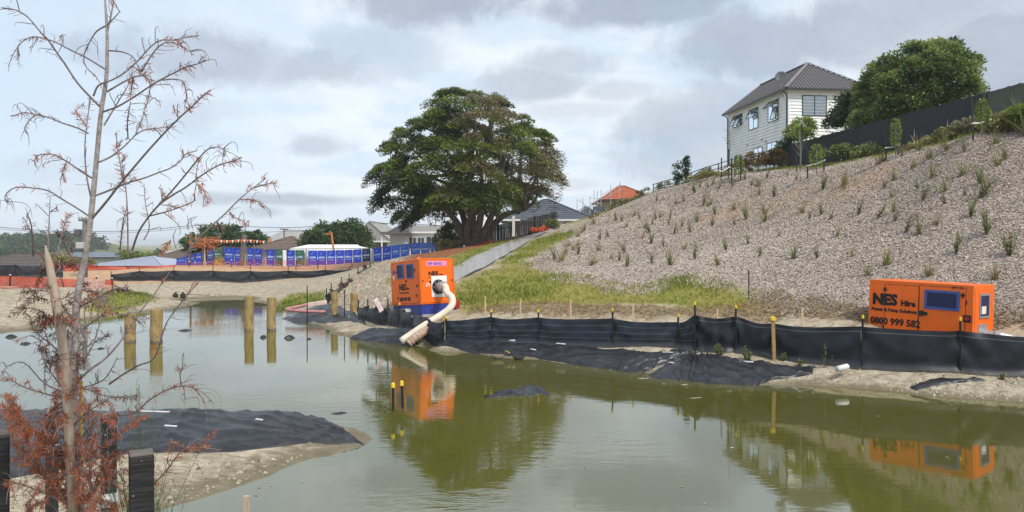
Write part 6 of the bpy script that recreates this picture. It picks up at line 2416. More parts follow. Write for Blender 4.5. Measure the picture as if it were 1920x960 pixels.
far_house('white_house', 'grey walled house with projecting flat eave left of the cypress', 731, 763, 438, 423, 480, 76, 9, M['wall_grey'], M['roof_grey'], hip=.6, over=7)
MB_ = MB()
q = P(713, 436, 75.2)
q2 = P(765, 438, 75.2)
fe = thing('canopy', 'flat grey canopy sticking out left from the grey walled house', 'canopy', q)
MB_.box((q + q2) / 2, ((q2 - q).x, .6, .25)).build('slab', M['roof_grey'], fe)
MB().beam(P(716, 437, 75.2), P(716, 482, 75.2), .12).build('post', M['wall_white'], fe)
far_house('gable_house', 'pale green white gabled house right of the round tree', 660, 728, 452, 418, 480, 92, 12, M['wall_white'], M['roof_pale'], hip=0, over=6, axis='y', wins=((706, 714, 456, 472), (716, 725, 456, 472)))
far_house('tiled_house', 'house with brown tiled hip roof behind the blue banners', 470, 572, 468, 444, 485, 78, 10, M['wall_tan'], M['roof_tile'], hip=.95, over=6, chimney=((506, 447, 5, 12), (543, 459, 8, 10)))
far_house('long_house', 'long pale roof between the two round trees', 500, 600, 452, 432, 475, 108, 14, M['wall_white'], M['roof_pale'], hip=.25, over=6)
far_house('site_shed', 'long white roofed shed just behind the banners', 548, 676, 468, 460, 490, 70, 5, M['wall_white'], mat('white_sheet_roof', (.8, .8, .8), .6), hip=.4, over=4)
far_house('brown_house', 'dark brown hip roof at the left end of the banners', 284, 342, 484, 467, 505, 82, 10, M['wall_tan'], M['roof_tile'], hip=.9, over=4)
far_house('pale_house', 'pale tent-like white roof left of the banners', 318, 362, 474, 464, 490, 105, 10, M['wall_white'], mat('white_tent_roof', (.75, .75, .74), .6), hip=.9, over=4)
far_house('blue_roof_house', 'low house with pale blue hip roof behind the orange mesh', 180, 300, 498, 481, 512, 68, 10, M['wall_orange'], M['roof_blue'], hip=1.0, over=10, wins=((206, 215, 501, 509), (245, 254, 501, 509)))
far_house('long_shed', 'long low grey roof at far left before the wooded hill', -60, 84, 500, 476, 515, 66, 9, M['wall_grey'], mat('brown_grey_roof', (.12, .10, .095), .8), hip=.5, over=6)
far_house('distant_shed', 'distant pale blue roof line in front of the wooded hill', 60, 215, 482, 474, 500, 92, 10, M['wall_grey'], mat('blue_grey_roof', (.24, .28, .33), .7), hip=.1, over=4)

# scaffold round the unfinished house
sc = thing('scaffold', 'tube scaffold standing left of the orange tiled roof', 'scaffold', P(1120, 420, 90))
for (px, t, b_) in ((1082, 374, 405), (1093, 372, 405), (1106, 368, 402), (1114, 356, 400), (1120, 358, 400), (1127, 355, 402), (1145, 346, 392), (1162, 340, 365)):
    MB().beam(P(px, t, 90), P(px, b_ + 20, 90), .07).build('standard', M['steel'], sc)
for (a, b_) in (((1080, 396), (1128, 380)), ((1106, 372), (1128, 372)), ((1106, 380), (1130, 380)), ((1106, 388), (1132, 388)), ((1127, 366), (1164, 346)), ((1127, 374), (1168, 352)), ((1080, 398), (1100, 384)), ((1084, 374), (1098, 386))):
    MB().beam(P(a[0], a[1], 90), P(b_[0], b_[1], 90), .06).build('ledger', M['steel'], sc)
MB().beam(P(1112, 391, 90), P(1134, 391, 90), .5, .45).build('stacked_board', M['roof_slate'], sc)

# trees beyond
tree('round_tree', 'dense dark green tree left of the brown tiled roof', 'tree', [(352, 465), (348, 450), (365, 440), (390, 428), (415, 420), (440, 422), (462, 430), (485, 436), (505, 446), (490, 462), (470, 472), (420, 475), (380, 472)], 88, 3.2, 110, 110, .8, .3, DEEP, (425, 490), 41, tone=.55, trunk_r=.25, tip=.35)
tree('round_tree', 'dense dark green tree right of the long pale roof', 'tree', [(568, 462), (572, 444), (590, 430), (606, 420), (625, 422), (645, 415), (672, 413), (682, 428), (694, 445), (704, 456), (698, 468), (640, 470), (590, 470)], 80, 3.4, 140, 110, .75, .28, DEEP, (640, 490), 42, tone=.55, trunk_r=.25, tip=.35)
tree('hedge_tree', 'mid green bushes at the foot of the cypress, left side', 'bush', [(822, 430), (840, 418), (858, 420), (870, 440), (868, 466), (830, 476), (818, 455)], 57, 1.5, 60, 90, .45, .16, BROAD, (845, 474), 43, tone=.5, trunk_r=.08)
tree('hedge_tree', 'pale green shrubs between blue banners and cypress', 'bush', [(822, 470), (820, 452), (836, 446), (860, 452), (866, 472), (848, 484), (828, 482)], 53, 1.0, 40, 80, .35, .13, OLIVE, (845, 480), 44, tone=.75, trunk_r=.05, stems=3)
tree('hedge_row', 'bright green hedge above the pale blue roof', 'hedge', [(222, 488), (224, 474), (240, 470), (262, 472), (282, 474), (290, 488)], 84, 1.5, 50, 70, .5, .2, BROAD, (255, 492), 45, tone=.7, trunk_r=.06)
tree('distant_tree', 'tiny dark conifer on the skyline left of the banners', 'tree', [(290, 476), (294, 466), (298, 466), (302, 476)], 220, 1.5, 12, 60, .6, .3, DEEP, (296, 484), 46, tone=.4, trunk_r=.1)
tree('scrub_bush', 'olive scrub behind the orange mesh at far left', 'bush', [(90, 492), (96, 478), (115, 474), (140, 482), (160, 484), (172, 492), (150, 500), (110, 500)], 62, 1.2, 50, 80, .4, .16, OLIVE, (130, 502), 47, tone=.5, trunk_r=.06)

# wooded hill on the skyline
def far_hill():
    A = []
    rows = [(300, 0), (330, .35), (380, 1.0), (440, .6), (520, 0)]
    cols = [-140, -60, 0, 60, 120, 160, 190, 215, 240, 275, 320]
    tops = [440, 446, 451, 448, 449, 447, 455, 465, 473, 477, 479]
    for Y, s in rows:
        row = []
        for cx, t in zip(cols, tops):
            zt = P(cx, t, 380).z
            zb = -4.0
            row.append(((cx - 960) / F * 380 * (Y / 380) ** .4, Y, zb + (zt - zb) * s))
        A.append(row)
    hm = mat('hill_pasture', (.16, .17, .09), .95, .05, .3, .02, dirt=(.24, .20, .13), dirt_amt=.5, dscale=.012)
    MB().grid(A).build('hill', hm, smooth=True)['kind'] = 'structure'
    rng = np.random.default_rng(8)
    Cs, out = [], []
    for _ in range(240):
        px = rng.uniform(-90, 205)
        Y = rng.uniform(312, 385)
        t = np.interp(px, cols, tops)
        s = np.interp(Y, [300, 330, 380], [0, .35, 1])
        z = -4 + (P(px, t, 380).z + 4) * s
        r_ = rng.uniform(2.0, 4.2)
        x = (px - 960) / F * 380 * (Y / 380) ** .4
        for _k in range(4):
            Cs.append((x + rng.normal(0, r_ * .5), Y + rng.normal(0, 1), z + r_ * rng.uniform(.1, .75)))
            out.append(unit(rng.normal(0, .6, 3) + np.array([0, 0, .7])))
    Cs, out = np.array(Cs), np.array(out)
    o = crown_mesh('wood', Cs, out, DEEP, None, rng, 40, rng.uniform(1.6, 3.0, len(Cs)), .7, 1.1, np.clip(rng.normal(.55, .25, len(Cs)), 0, 1), aspect=.7)
    o['kind'] = 'stuff'


far_hill()


# ------------------------------------------------------------------ utility poles and wires
def utility_pole(px, pt, pb, Y, arms, label, w=.25, box=None, lamp=None):
    a, b_ = P(px, pb, Y), P(px, pt, Y)
    root = thing('utility_pole', label, 'utility pole', (a.x, Y, min(a.z, gz(a.x, Y))))
    MB().tube([Vector((a.x, Y, min(a.z, gz(a.x, Y)) - .2)), b_], [w * .55, w * .42], 10).build('shaft', M['pole'], root, smooth=True)
    for (dy, hw) in arms:
        c = P(px, pt + dy, Y)
        L = hw * Y / F
        MB().beam(c + Vector((-L, -.1, 0)), c + Vector((L, -.1, 0)), .1, .13).build('crossarm', M['pole'], root)
        for f_ in (-.9, -.4, .4, .9):
            MB().tube([c + Vector((L * f_, -.1, .05)), c + Vector((L * f_, -.1, .22))], [.05, .07], 6).build('insulator', M['steel'], root)
    if box:
        for (dx, y0, y1, w2, m) in box:
            c0, c1 = P(px + dx - w2 / 2, y1, Y), P(px + dx + w2 / 2, y0, Y)
            MB().box((c0 + c1) / 2 + Vector((0, -.3, 0)), (abs(c1.x - c0.x), .45, c1.z - c0.z)).build('equipment_box', m, root, bevel=.04)
    if lamp:
        q = P(px + lamp[0], pt + lamp[1], Y)
        MB().tube([P(px, pt + lamp[1] + 2, Y), q], [.05, .04], 6).build('lamp_arm', M['steel'], root)
        MB().box(q, (.6, .22, .14)).build('lamp_head', M['steel'], root, bevel=.03)
    return P(px, pt, Y)


utility_pole(376, 421, 480, 100, ((1, 10), (9, 6)), 'utility pole with double crossarm behind left round tree')
utility_pole(533, 429, 475, 105, ((1, 8),), 'utility pole with single crossarm above the pale roof')
utility_pole(658, 421, 470, 86, ((2, 7),), 'utility pole with a street lamp in front of the right round tree', lamp=(-14, 5))
utility_pole(159, 409, 545, 52, ((4, 10),), 'thick utility pole with transformer boxes behind the sapling trunk', w=.35, box=((-8, 430, 441, 9, M['dish']), (-1, 454, 466, 17, M['wall_grey'])))


def wire(pts, label, r=.03, Y=98):
    q = [P(a, b_, Y) for a, b_ in pts]
    t = thing('power_line', label, 'power line', q[0])
    MB().tube(smooth_path(q, 6), r, 4).build('cable', M['wire'], t)


wire([(-40, 422), (60, 431), (150, 434), (260, 432), (376, 422), (440, 424), (540, 427), (600, 423), (660, 418), (760, 420), (860, 424)], 'upper power line crossing the sky behind the sapling', .045)
wire([(376, 431), (450, 436), (533, 434), (600, 432), (660, 428)], 'lower power line between the two crossarm poles', .03)
wire([(-40, 426), (60, 434), (150, 437), (260, 435.5), (376, 425)], 'second power line just under the upper one at left', .03)


# ------------------------------------------------------------------ banner fence
def banner_fence():
    BL = [(331, 348, 486, 481, 497, 'b'), (350, 365, 479, 476, 497, 'b'), (366, 379, 475, 471, 498, 'b'), (388, 401, 469, 466, 498, 'p'), (401, 415, 465, 464, 499, 'g'), (421, 439, 464, 465, 500, 'b'), (440, 456, 465, 466, 501, 'b'), (464, 476, 465, 466, 503, 'b'), (477, 492, 466, 467, 503, 'b'),
          (500, 515, 468, 468, 506, 'b'), (516, 530, 468, 468, 505, 'g'), (537, 553, 469, 469, 506, 'b'), (554, 570, 469, 469, 505, 'g'), (578, 595, 470, 470, 506, 'b'), (596, 612, 470, 470, 506, 'b'), (613, 629, 470, 469, 506, 'b'), (630, 645, 469, 469, 505, 'b'), (646, 661, 469, 468, 505, 'b'), (662, 678, 468, 467, 504, 'b'), (679, 694, 467, 466, 500, 'k'),
          (700, 716, 466, 463, 500, 'b'), (717, 733, 463, 461, 500, 'b'), (734, 750, 461, 458.5, 493, 'c'), (751, 766, 458.5, 457, 492, 'c'), (770, 788, 456, 455, 489, 'c'), (789, 806, 455, 455, 488, 'l'), (807, 814, 455, 455, 484, 'l'), (815, 821, 455, 455, 482, 'c')]
    cm = {'b': mat('banner_blue', (.02, .065, .52), .55, .3, .12, 3), 'p': mat('banner_violet', (.06, .06, .30), .55, .3, .12, 3), 'g': mat('banner_green', (.03, .14, .085), .55, .3, .12, 3), 'k': mat('banner_navy', (.02, .05, .13), .55, .3, .12, 3), 'c': mat('banner_bright_blue', (.03, .13, .60), .55, .3, .12, 3), 'l': mat('banner_pale_blue', (.09, .17, .55), .55, .3, .12, 3)}
    wm = mat('banner_print', (.45, .56, .80), .6)

    def dep(px):
        return float(np.interp(px, [330, 420, 560, 690, 760, 825], [70, 66, 63, 62, 59.5, 57.5]))
    c = P(560, 505, 63)
    root = thing('banner_fence', 'long site fence hung with blue and green printed banners', 'banner fence', (c.x, c.y, gz(c.x, c.y)))
    rng = np.random.default_rng(4)
    fm = M['pole']
    for (x0, x1, t0, t1, bt, k_) in BL:
        A = []
        n = 6
        Y0, Y1 = dep(x0), dep(x1)
        for j in range(5):
            v = j / 4
            row = []
            for i in range(n + 1):
                u = i / n
                Y = Y0 + (Y1 - Y0) * u
                top = P(x0 + (x1 - x0) * u, t0 + (t1 - t0) * u, Y)
                bot = P(x0 + (x1 - x0) * u, bt, Y)
                q = bot.lerp(top, v)
                q.y += .04 * math.sin(u * 7 + x0) * (1 - v * .5)
                row.append(q)
            A.append(row)
        p_ = MB().grid(A).build('banner', cm[k_], root, smooth=True)
        # faint printed lines: short strokes too small to read in the photo
        lt = MB()

        def pt(u, v):
            Y = Y0 + (Y1 - Y0) * u
            q = P(x0 + (x1 - x0) * u, bt, Y).lerp(P(x0 + (x1 - x0) * u, t0 + (t1 - t0) * u, Y), v)
            q.y += .04 * math.sin(u * 7 + x0) * (1 - v * .5) - .02
            return q

        def stroke(u0, u1, v0, v1):
            lt.add([pt(u0, v0), pt(u1, v0), pt(u1, v1), pt(u0, v1)], [(0, 1, 2, 3)])
        hh = .07
        u = .14
        while u < .84:
            w_ = rng.uniform(.05, .10)
            stroke(u, u + w_, .60, .60 + hh * rng.uniform(.9, 1.5))
            u += w_ + .015
        stroke(.30, .40, .80, .835)
        stroke(.46, .54, .86, .90)
        stroke(.20, .78, .50, .525)
        for i in range(6):
            u0 = .12 + i * .13
            stroke(u0, u0 + .11, .20 + .04 * math.sin(i * .9), .235 + .04 * math.sin(i * .9))
        lt.build('lettering', wm, p_)
    for px in (349, 380, 384, 416, 420, 457, 462, 495, 534, 574, 694, 698, 767, 822):
        Y = dep(px) + .06
        top = float(np.interp(px, [330, 380, 420, 560, 690, 760, 825], [486, 470, 463, 468, 466, 456, 454]))
        bot = float(np.interp(px, [330, 420, 560, 690, 760, 825], [498, 501, 507, 503, 494, 484]))
        a, b_ = P(px, top - 2, Y), P(px, bot, Y)
        MB().tube([Vector((a.x, Y, gz(a.x, Y) - .1)), a], .035, 8).build('post', fm, root, smooth=True)
    for (pa, pb_) in (((331, 484), (416, 463)), ((421, 463), (495, 466)), ((500, 467), (694, 466)), ((700, 464.5), (822, 454))):
        q0, q1 = P(pa[0], pa[1], dep(pa[0]) + .05), P(pb_[0], pb_[1], dep(pb_[0]) + .05)
        MB().tube([q0, q1], .03, 6).build('top_rail', fm, root)


banner_fence()

# white sheets filling the gaps between the banner runs
for px0, px1, t, b_, lab in ((530, 537, 469, 503, 'white sheet hung between the first green and blue banners'), (570, 578, 469, 503, 'white sheet hung right of the second green banner'), (694, 700, 468, 493, 'white sheet hung at the kink of the banner fence')):
    Y = 63.2
    q = P(px0, b_, Y)
    w_ = thing('white_sheet', lab, 'sheet', q)
    MB().grid([[P(px0 + (px1 - px0) * i / 3, b_ + (t - b_) * j / 4, Y + .05 * math.sin(i * 2 + j)) for i in range(4)] for j in range(5)]).build('sheet', M['white'], w_, smooth=True)


# orange barrier mesh runs
def net_run(name, label, pts, posts=(), net='mesh_net'):
    """(column, top row, bottom row, depth)"""
    q = P(pts[0][0], pts[0][2], pts[0][3])
    root = thing(name, label, 'barrier mesh', (q.x, q.y, gz(q.x, q.y)))
    A = []
    for v in range(5):
        row = []
        for (a, b_) in zip(pts[:-1], pts[1:]):
            for k_ in range(6):
                u = k_ / 6
                px, t, bt, Y = [a[i] + (b_[i] - a[i]) * u for i in range(4)]
                t += 1.2 * math.sin(u * math.pi)
                row.append(P(px, bt + (t - bt) * v / 4, Y + .06 * math.sin(px * .7 + v)))
        row.append(P(pts[-1][0], pts[-1][2] + (pts[-1][1] - pts[-1][2]) * v / 4, pts[-1][3]))
        A.append(row)
    MB().grid(A).build('mesh', M[net], root, smooth=True)
    for (px, t, bt, Y) in posts:
        MB().beam(P(px, bt + 3, Y), P(px, t, Y), .05).build('post', M['black_metal'], root)
        MB().tube([P(px, t, Y), P(px, t - 1.5, Y)], .05, 6).build('cap', M['white'], root)


net_run('orange_mesh', 'orange barrier mesh in front of the lower half of the banners', [(330, 492, 499, 60), (400, 489, 500, 59), (470, 487, 504, 58.5), (560, 487, 507, 58), (640, 487, 507, 58), (690, 492, 504, 57.5)], [(355, 491, 500, 59.5), (434, 488, 503, 58.8), (555, 486, 507, 58), (596, 486, 507, 58), (660, 486, 507, 57.8)], 'mesh_open')
net_run('orange_mesh', 'red orange barrier mesh at the far left shore', [(-30, 517, 549, 42), (20, 517, 549, 42), (70, 519, 549, 42.5), (130, 523, 548, 43.5), (180, 522, 546, 44), (214, 524, 543, 44.5)], [(19, 516, 553, 41.9), (92, 520, 551, 42.9), (181, 519, 550, 43.9), (210, 522, 545, 44.4)])
net_run('orange_mesh', 'faded orange barrier mesh below the pale blue roof', [(96, 494, 516, 56), (150, 494, 515, 56.5), (210, 499, 512, 57), (270, 498, 508, 58), (330, 496, 504, 59)], [(110, 493, 517, 56), (240, 498, 510, 57.5)])
net_run('orange_mesh', 'rusty orange barrier mesh along the verge under the cypress', [(806, 474, 486, 52), (840, 466, 480, 51), (880, 462, 474, 50.5), (905, 455, 468, 51.5), (925, 447, 460, 53)], [(808, 472, 488, 52), (870, 462, 478, 50.5)])
o = crown_mesh('orange_netting_heap', np.array([tuple(P(a, b_, 63) + Vector((0, 0, 0))) for a, b_ in [(1002, 431), (1008, 430), (1015, 429), (1021, 428), (1010, 433), (1018, 432)]]), unit(np.tile(np.array([0, -.4, 1.]), (6, 1))), leaf_mat('orange_heap', [(0, (.45, .08, .03)), (1, (.85, .22, .08))], .7, .1), None, np.random.default_rng(2), 70, .40, .5, .24, np.full(6, .5), aspect=.5)
tag(o, 'heap of bright orange netting where the path meets the paling fence', 'netting')
tree('green_tuft', 'weedy green bush in front of the paling fence right end', 'bush', [(1018, 424), (1022, 414), (1034, 410), (1044, 414), (1046, 424)], 64.5, .5, 14, 60, .3, .14, WEED, (1032, 428), 51, tone=.6, trunk_r=.03, limb=False)

# bunting line, orange leafed pole tangle, grey bollard post, orange pole
q = P(457, 498, 64)
t = thing('timber_post', 'thick grey timber post rising in front of the banners', 'post', (q.x, q.y, gz(q.x, q.y)))
MB().tube([(q.x, q.y - .6, gz(q.x, q.y) - .1), P(458.5, 442, 63.4), P(458.5, 441, 63.4)], [.22, .22, .17], 12).build('shaft', M['pole'], t)
q = P(384, 497, 62)
t = thing('orange_tangle', 'frame of rusty orange branches on a pale post', 'brush frame', (q.x, q.y, gz(q.x, q.y)))
MB().tube([(q.x, q.y, gz(q.x, q.y)), P(383, 446, 62)], [.07, .05], 8).build('post', M['wood_peg'], t)
rng = np.random.default_rng(6)
tg = MB()
for _ in range(40):
    a = P(rng.uniform(362, 405), rng.uniform(446, 466), 62 + rng.uniform(-.5, .5))
    d = Vector((rng.normal(0, 1), rng.normal(0, .4), rng.normal(0, .35))).normalized() * rng.uniform(.3, .9)
    tg.tube([a - d, a + Vector((0, 0, .06)), a + d], [.03, .035, .02], 4)
tg.build('branch', mat('rust_branch', (.42, .15, .06), .9), t)['kind'] = 'stuff'
MB().beam(P(357, 494, 62.5), P(357.5, 436, 62.5), .12).build('post', M['pole'], t)
bu = thing('bunting', 'string of white and orange bunting flags above the banners', 'bunting', P(395, 450, 62))
pts = smooth_path([P(384, 447, 62), P(420, 450.5, 62), P(458, 449, 63), P(500, 452, 64)], 7)
MB().tube(pts, .015, 4).build('string', M['wire'], bu)
for i, p_ in enumerate(pts[1:-1]):
    MB().prism([p_ + Vector((-.12, -.01, 0)), p_ + Vector((.12, -.01, 0)), p_ + Vector((.02, -.01, -.26))], (0, .012, 0)).build('flag', M['white'] if i % 2 else M['orange_trim'], bu)
q = P(626, 463, 68)
t = thing('orange_pole', 'leaning orange pole with a short arm behind the shed roof', 'pole', q)
MB().tube([P(626, 470, 68), P(621, 436, 68)], .09, 8).beam(P(621, 437, 68), P(608, 438.5, 68), .09).build('shaft', mat('orange_pole_paint', (.5, .17, .07), .7), t)

# straw heap, pallets of blocks and barrier at the left shore
def heap(px, py, w, h, Y, m, label, name='straw_heap', cat='straw heap', seed=1):
    rng = np.random.default_rng(seed)
    c = P(px, py, Y)
    c.z = gz(c.x, c.y)
    A = []
    a, hh = w * Y / F / 2, h * Y / F
    for i in range(9):
        r_ = 1 - i / 8
        row = [(a * r_ * math.cos(t) * (1 + .08 * math.sin(3 * t)), a * .7 * r_ * math.sin(t), hh * (1 - r_ ** 2.2) + .03 * rng.normal() * (0 < i < 8) - .04) for t in [2 * math.pi * k_ / 20 for k_ in range(20)]]
        row.append(row[0])
        A.append(row)
    o = MB().grid(A).build(name, m, smooth=True)
    o.location = c
    tag(o, label, cat)
    n = 500
    t = rng.uniform(0, 6.28, n)
    r_ = rng.uniform(0, 1, n) ** .5
    C = np.c_[a * r_ * np.cos(t), a * .7 * r_ * np.sin(t), hh * (1 - r_ ** 2.2) + .02]
    V, Fq = leaf_quads(C, rng.normal(0, 1, (n, 3)), unit(rng.normal(0, 1, (n, 3))), np.full(n, .25), np.full(n, .03), rng)
    s = np_mesh('straw', V, Fq, DRYG, o, tone=np.clip(rng.normal(.6, .2, n), 0, 1), local=True)
    s['kind'] = 'stuff'


heap(410, 499, 26, 15, 62, M['straw'], 'round straw heap in front of the green banner')


def blocks(px0, px1, pt, pb, Y, label, nx, nz, m=None):
    a, b_ = P(px0, pb, Y), P(px1, pt, Y)
    root = thing('block_stack', label, 'block stack', ((a.x + b_.x) / 2, Y, gz(a.x, Y)))
    zb = gz((a.x + b_.x) / 2, Y)
    w, h = (b_.x - a.x) / nx, (b_.z - zb) / nz
    first = None
    for j in range(nz):
        for i in range(nx):
            loc = Vector((a.x + w * (i + .5) + RNG.normal(0, .01), Y + RNG.normal(0, .015), zb + h * (j + .5))) - ORG[root.name]
            if first is None:
                first = MB().box((0, 0, 0), (w * .96, .6, h * .94)).build('block', m or M['brick'], root, local=True)
                first.location = loc
            else:
                o = first.copy()
                COL.objects.link(o)
                o.parent = root
                o.location = loc


blocks(2, 30, 537, 556, 41.5, 'low stack of salmon blocks behind the mesh at the left edge', 3, 3)
blocks(163, 193, 524, 551, 43.2, 'pink stack of blocks behind the sapling trunk', 2, 3, mat('pale_pink_block', (.58, .36, .30), .9))
blocks(193, 206, 535, 548, 43.4, 'small pink block stack right of the tall one', 1, 2, mat('pale_pink_block2', (.55, .32, .25), .9))
# thin pontoon of pipes at the far waterline
q = P(345, 557, 45)
t = thing('float_buoy', 'black and white buoy pair at the far waterline', 'buoy', (q.x, q.y, 0))
for dx in (-16, -2):
    c = P(345 + dx, 557, 45)
    MB().tube([c + Vector((0, 0, -.15)), c + Vector((0, 0, .1)), c + Vector((0, 0, .3))], [.12, .16, .04], 10).build('float', M['rubber'], t, smooth=True)
MB().tube([P(322, 553, 45), P(352, 552, 45), P(395, 553.5, 45)], .02, 4).build('rope', M['rubber'], t)

# ------------------------------------------------------------------ dead sapling in the foreground
REDN = leaf_mat('rust_needle', [(0, (.045, .028, .020)), (.3, (.17, .075, .04)), (.55, (.38, .125, .045)), (.8, (.46, .115, .065)), (1, (.55, .22, .07))], .7, .4)


def sapling():
    YS = 3.55
    rng = np.random.default_rng(17)
    base = P(150, 1040, YS)
    base.z = gz(base.x, base.y)
    root = thing('dead_sapling', 'bare dying sapling with rust red needles in the foreground', 'sapling', base)

    def path(pts, half=True, y0=0.0, y1=0.0, curl=0.0):
        out = []
        n = len(pts)
        for i, (a, b_) in enumerate(pts):
            if half:
                a, b_ = a / 2, b_ / 2
            t = i / max(1, n - 1)
            out.append(P(a, b_, YS + y0 + (y1 - y0) * t + curl * math.sin(3 * t)))
        return smooth_path(out, 4)
    trunk = [(196, -30), (197, 0), (200, 45), (201, 95), (199, 150), (189, 215), (180, 310), (170, 410), (160, 480), (150, 530), (143, 580), (140, 645), (138, 705), (137, 760), (139, 830), (143, 905), (148, 960), (150, 1040)]
    tp = path(trunk[::-1], False)
    tp[0].z = base.z - .1
    n = len(tp)
    MB().tube(tp, [.0033 + .022 * (1 - i / n) for i in range(n)], 12).build('trunk', M['bark_grey'], root, smooth=True)
    lead = path([(201, 60), (208, 30), (213, 0), (216, -30)], False, 0, .15)
    BR = []                                  # (points, root radius, needles per metre, tone, y-swing)

    def br(pts, r=.006, nd=0.0, tone=.75, sw=None, seg=(0, 1), half=True, off=0):
        y1 = rng.uniform(-.45, .45) if sw is None else sw
        if off:
            pts = [(a, b_ + off) for a, b_ in pts]
        BR.append((path(pts, half, 0, y1), r * .62, nd, tone, seg))
    BR.append((lead, .004, 0, .5, (0, 1)))
    # upper branches, columns and rows at twice photo scale
    br([(395, 260), (330, 220), (260, 185), (200, 155), (130, 138), (85, 155), (67, 180), (75, 212)], .0055, 90, .6, seg=(.45, .75))
    br([(375, 400), (340, 365), (290, 310), (240, 235), (205, 185), (180, 150), (150, 118), (105, 65), (60, 38), (5, 28)], .007, 30, .4, seg=(.8, .95))
    br([(400, 95), (360, 120), (330, 170), (315, 210), (320, 245), (355, 285)], .005, 60, .4, seg=(.4, .9))
    br([(400, 95), (430, 65), (450, 42)], .004)
    br([(410, 190), (460, 195), (500, 215), (520, 255), (530, 280)], .0045, 40, .3, seg=(.4, .9))
    br([(350, 360), (370, 320), (420, 300), (470, 270), (520, 225), (560, 180), (600, 152), (650, 150), (700, 140), (748, 133)], .006, 170, .8, seg=(.68, .93))
    br([(530, 270), (560, 220), (590, 180), (625, 158), (660, 165), (695, 180), (728, 208)], .0045, 170, .8, seg=(.5, .85))
    br([(400, 345), (450, 315), (500, 290), (540, 285), (562, 310), (560, 350), (550, 390)], .0055, 190, .75, seg=(.4, .95))
    br([(500, 290), (495, 320), (490, 365)], .004, 170, .75)
    br([(385, 420), (440, 400), (500, 365), (560, 325), (610, 295), (660, 270), (700, 250), (740, 240), (770, 225)], .006, 120, .7, seg=(.6, .85))
    br([(610, 300), (650, 297), (685, 305), (698, 340), (702, 390)], .004, 90, .7, seg=(.4, .9))
    br([(390, 470), (420, 420), (450, 370), (480, 320), (500, 250)], .005)
    br([(480, 520), (478, 450), (490, 380)], .004, 30, .4)
    br([(510, 500), (535, 440), (545, 390)], .004, 30, .4)
    br([(372, 608), (420, 585), (470, 545), (510, 505), (550, 485), (600, 480), (660, 475)], .0055, 130, .75, seg=(.6, .95))
    br([(345, 820), (400, 755), (450, 690), (500, 630), (560, 560), (620, 495), (680, 435), (720, 400), (760, 360), (790, 337)], .008, 170, .75, seg=(.72, .92))
    br([(360, 733), (420, 710), (480, 685), (540, 668), (600, 645), (640, 630), (680, 600), (700, 575), (740, 565)], .006, 70, .7, seg=(.6, .9))
    br([(465, 690), (455, 640), (445, 580), (435, 540)], .0045, 200, .8)
    br([(495, 940), (520, 870), (560, 810), (600, 765), (650, 730), (700, 700), (760, 655), (820, 620), (870, 605), (908, 590)], .007, 90, .65, seg=(.6, .97))
    br([(600, 765), (650, 710), (700, 650), (740, 600), (780, 560), (820, 552), (845, 570), (840, 590)], .0055, 60, .5, seg=(.4, .8))
    br([(560, 810), (620, 795), (680, 775), (735, 750)], .0045, 120, .8, seg=(.6, .9))
    br([(740, 690), (760, 710), (775, 740), (780, 765)], .003, 300, .9)
    br([(690, 960), (740, 900), (790, 850), (840, 805), (890, 755), (930, 720), (975, 685), (995, 670)], .006, 50, .85, seg=(.75, 1))
    br([(950, 705), (1000, 690), (1040, 685)], .004, 190, .9, seg=(.4, 1))
    br([(900, 748), (950, 750), (975, 760), (982, 778)], .0035, 60, .7)
    br([(860, 795), (880, 815), (910, 830), (925, 850)], .0035, 100, .9)
    br([(330, 808), (280, 775), (230, 745), (180, 715), (120, 705), (60, 703), (25, 725), (20, 750), (38, 768)], .006, 90, .8, seg=(.35, .6))
    br([(345, 668), (300, 640), (250, 605), (200, 580), (150, 580), (130, 600), (132, 620)], .0055, 150, .8, seg=(.35, .85))
    br([(250, 605), (235, 640), (240, 680)], .004, 190, .75)
    br([(330, 500), (290, 480), (230, 460), (180, 440), (130, 430), (90, 422), (42, 437)], .0055, 50, .4, seg=(.5, 1))
    br([(130, 430), (100, 465), (88, 497)], .004, 40, .3)
    br([(345, 760), (325, 660), (318, 560), (325, 470), (340, 370)], .006, 60, .75, seg=(.7, 1))
    br([(320, 470), (300, 440), (280, 415)], .004, 250, .8)
    br([(125, 960), (118, 850), (100, 800)], .005, 40, .3)
    br([(180, 940), (188, 740)], .0045, 40, .3)
    br([(215, 950), (240, 850), (258, 800)], .005, 260, .75, seg=(.4, 1))
    br([(480, 960), (478, 800), (470, 690), (455, 600)], .005)
    br([(450, 940), (460, 840), (475, 780)], .0045, 90, .6)
    br([(540, 900), (560, 850), (545, 760), (540, 690)], .004, 30, .4)
    br([(640, 900), (625, 920), (610, 950)], .0035, 380, .9)
    br([(705, 860), (708, 825), (735, 812)], .003)
    br([(660, 930), (650, 890), (660, 860)], .003)
    # lower half, rows counted from the middle of the photo
    L_ = lambda pts, **k: br(pts, off=960, **k)
    L_([(300, 190), (360, 160), (430, 125), (490, 128)], r=.006, nd=150, tone=.05, seg=(.5, 1))
    L_([(290, 470), (340, 425), (400, 380), (460, 310), (500, 250), (540, 190), (580, 140), (640, 55)], r=.008)
    L_([(410, 480), (460, 445), (520, 410), (580, 380), (625, 250), (700, 150), (745, 95)], r=.006, nd=40, tone=.8, seg=(.8, 1))
    L_([(290, 700), (340, 640), (400, 600), (500, 590), (560, 540), (620, 505), (680, 488), (740, 500), (790, 540), (805, 575)], r=.007, nd=120, tone=.72, seg=(.35, .75))
    L_([(680, 488), (676, 440), (698, 405)], r=.003)
    L_([(690, 490), (692, 520), (694, 545)], r=.003)
    L_([(676, 478), (700, 470), (725, 460)], r=.003)
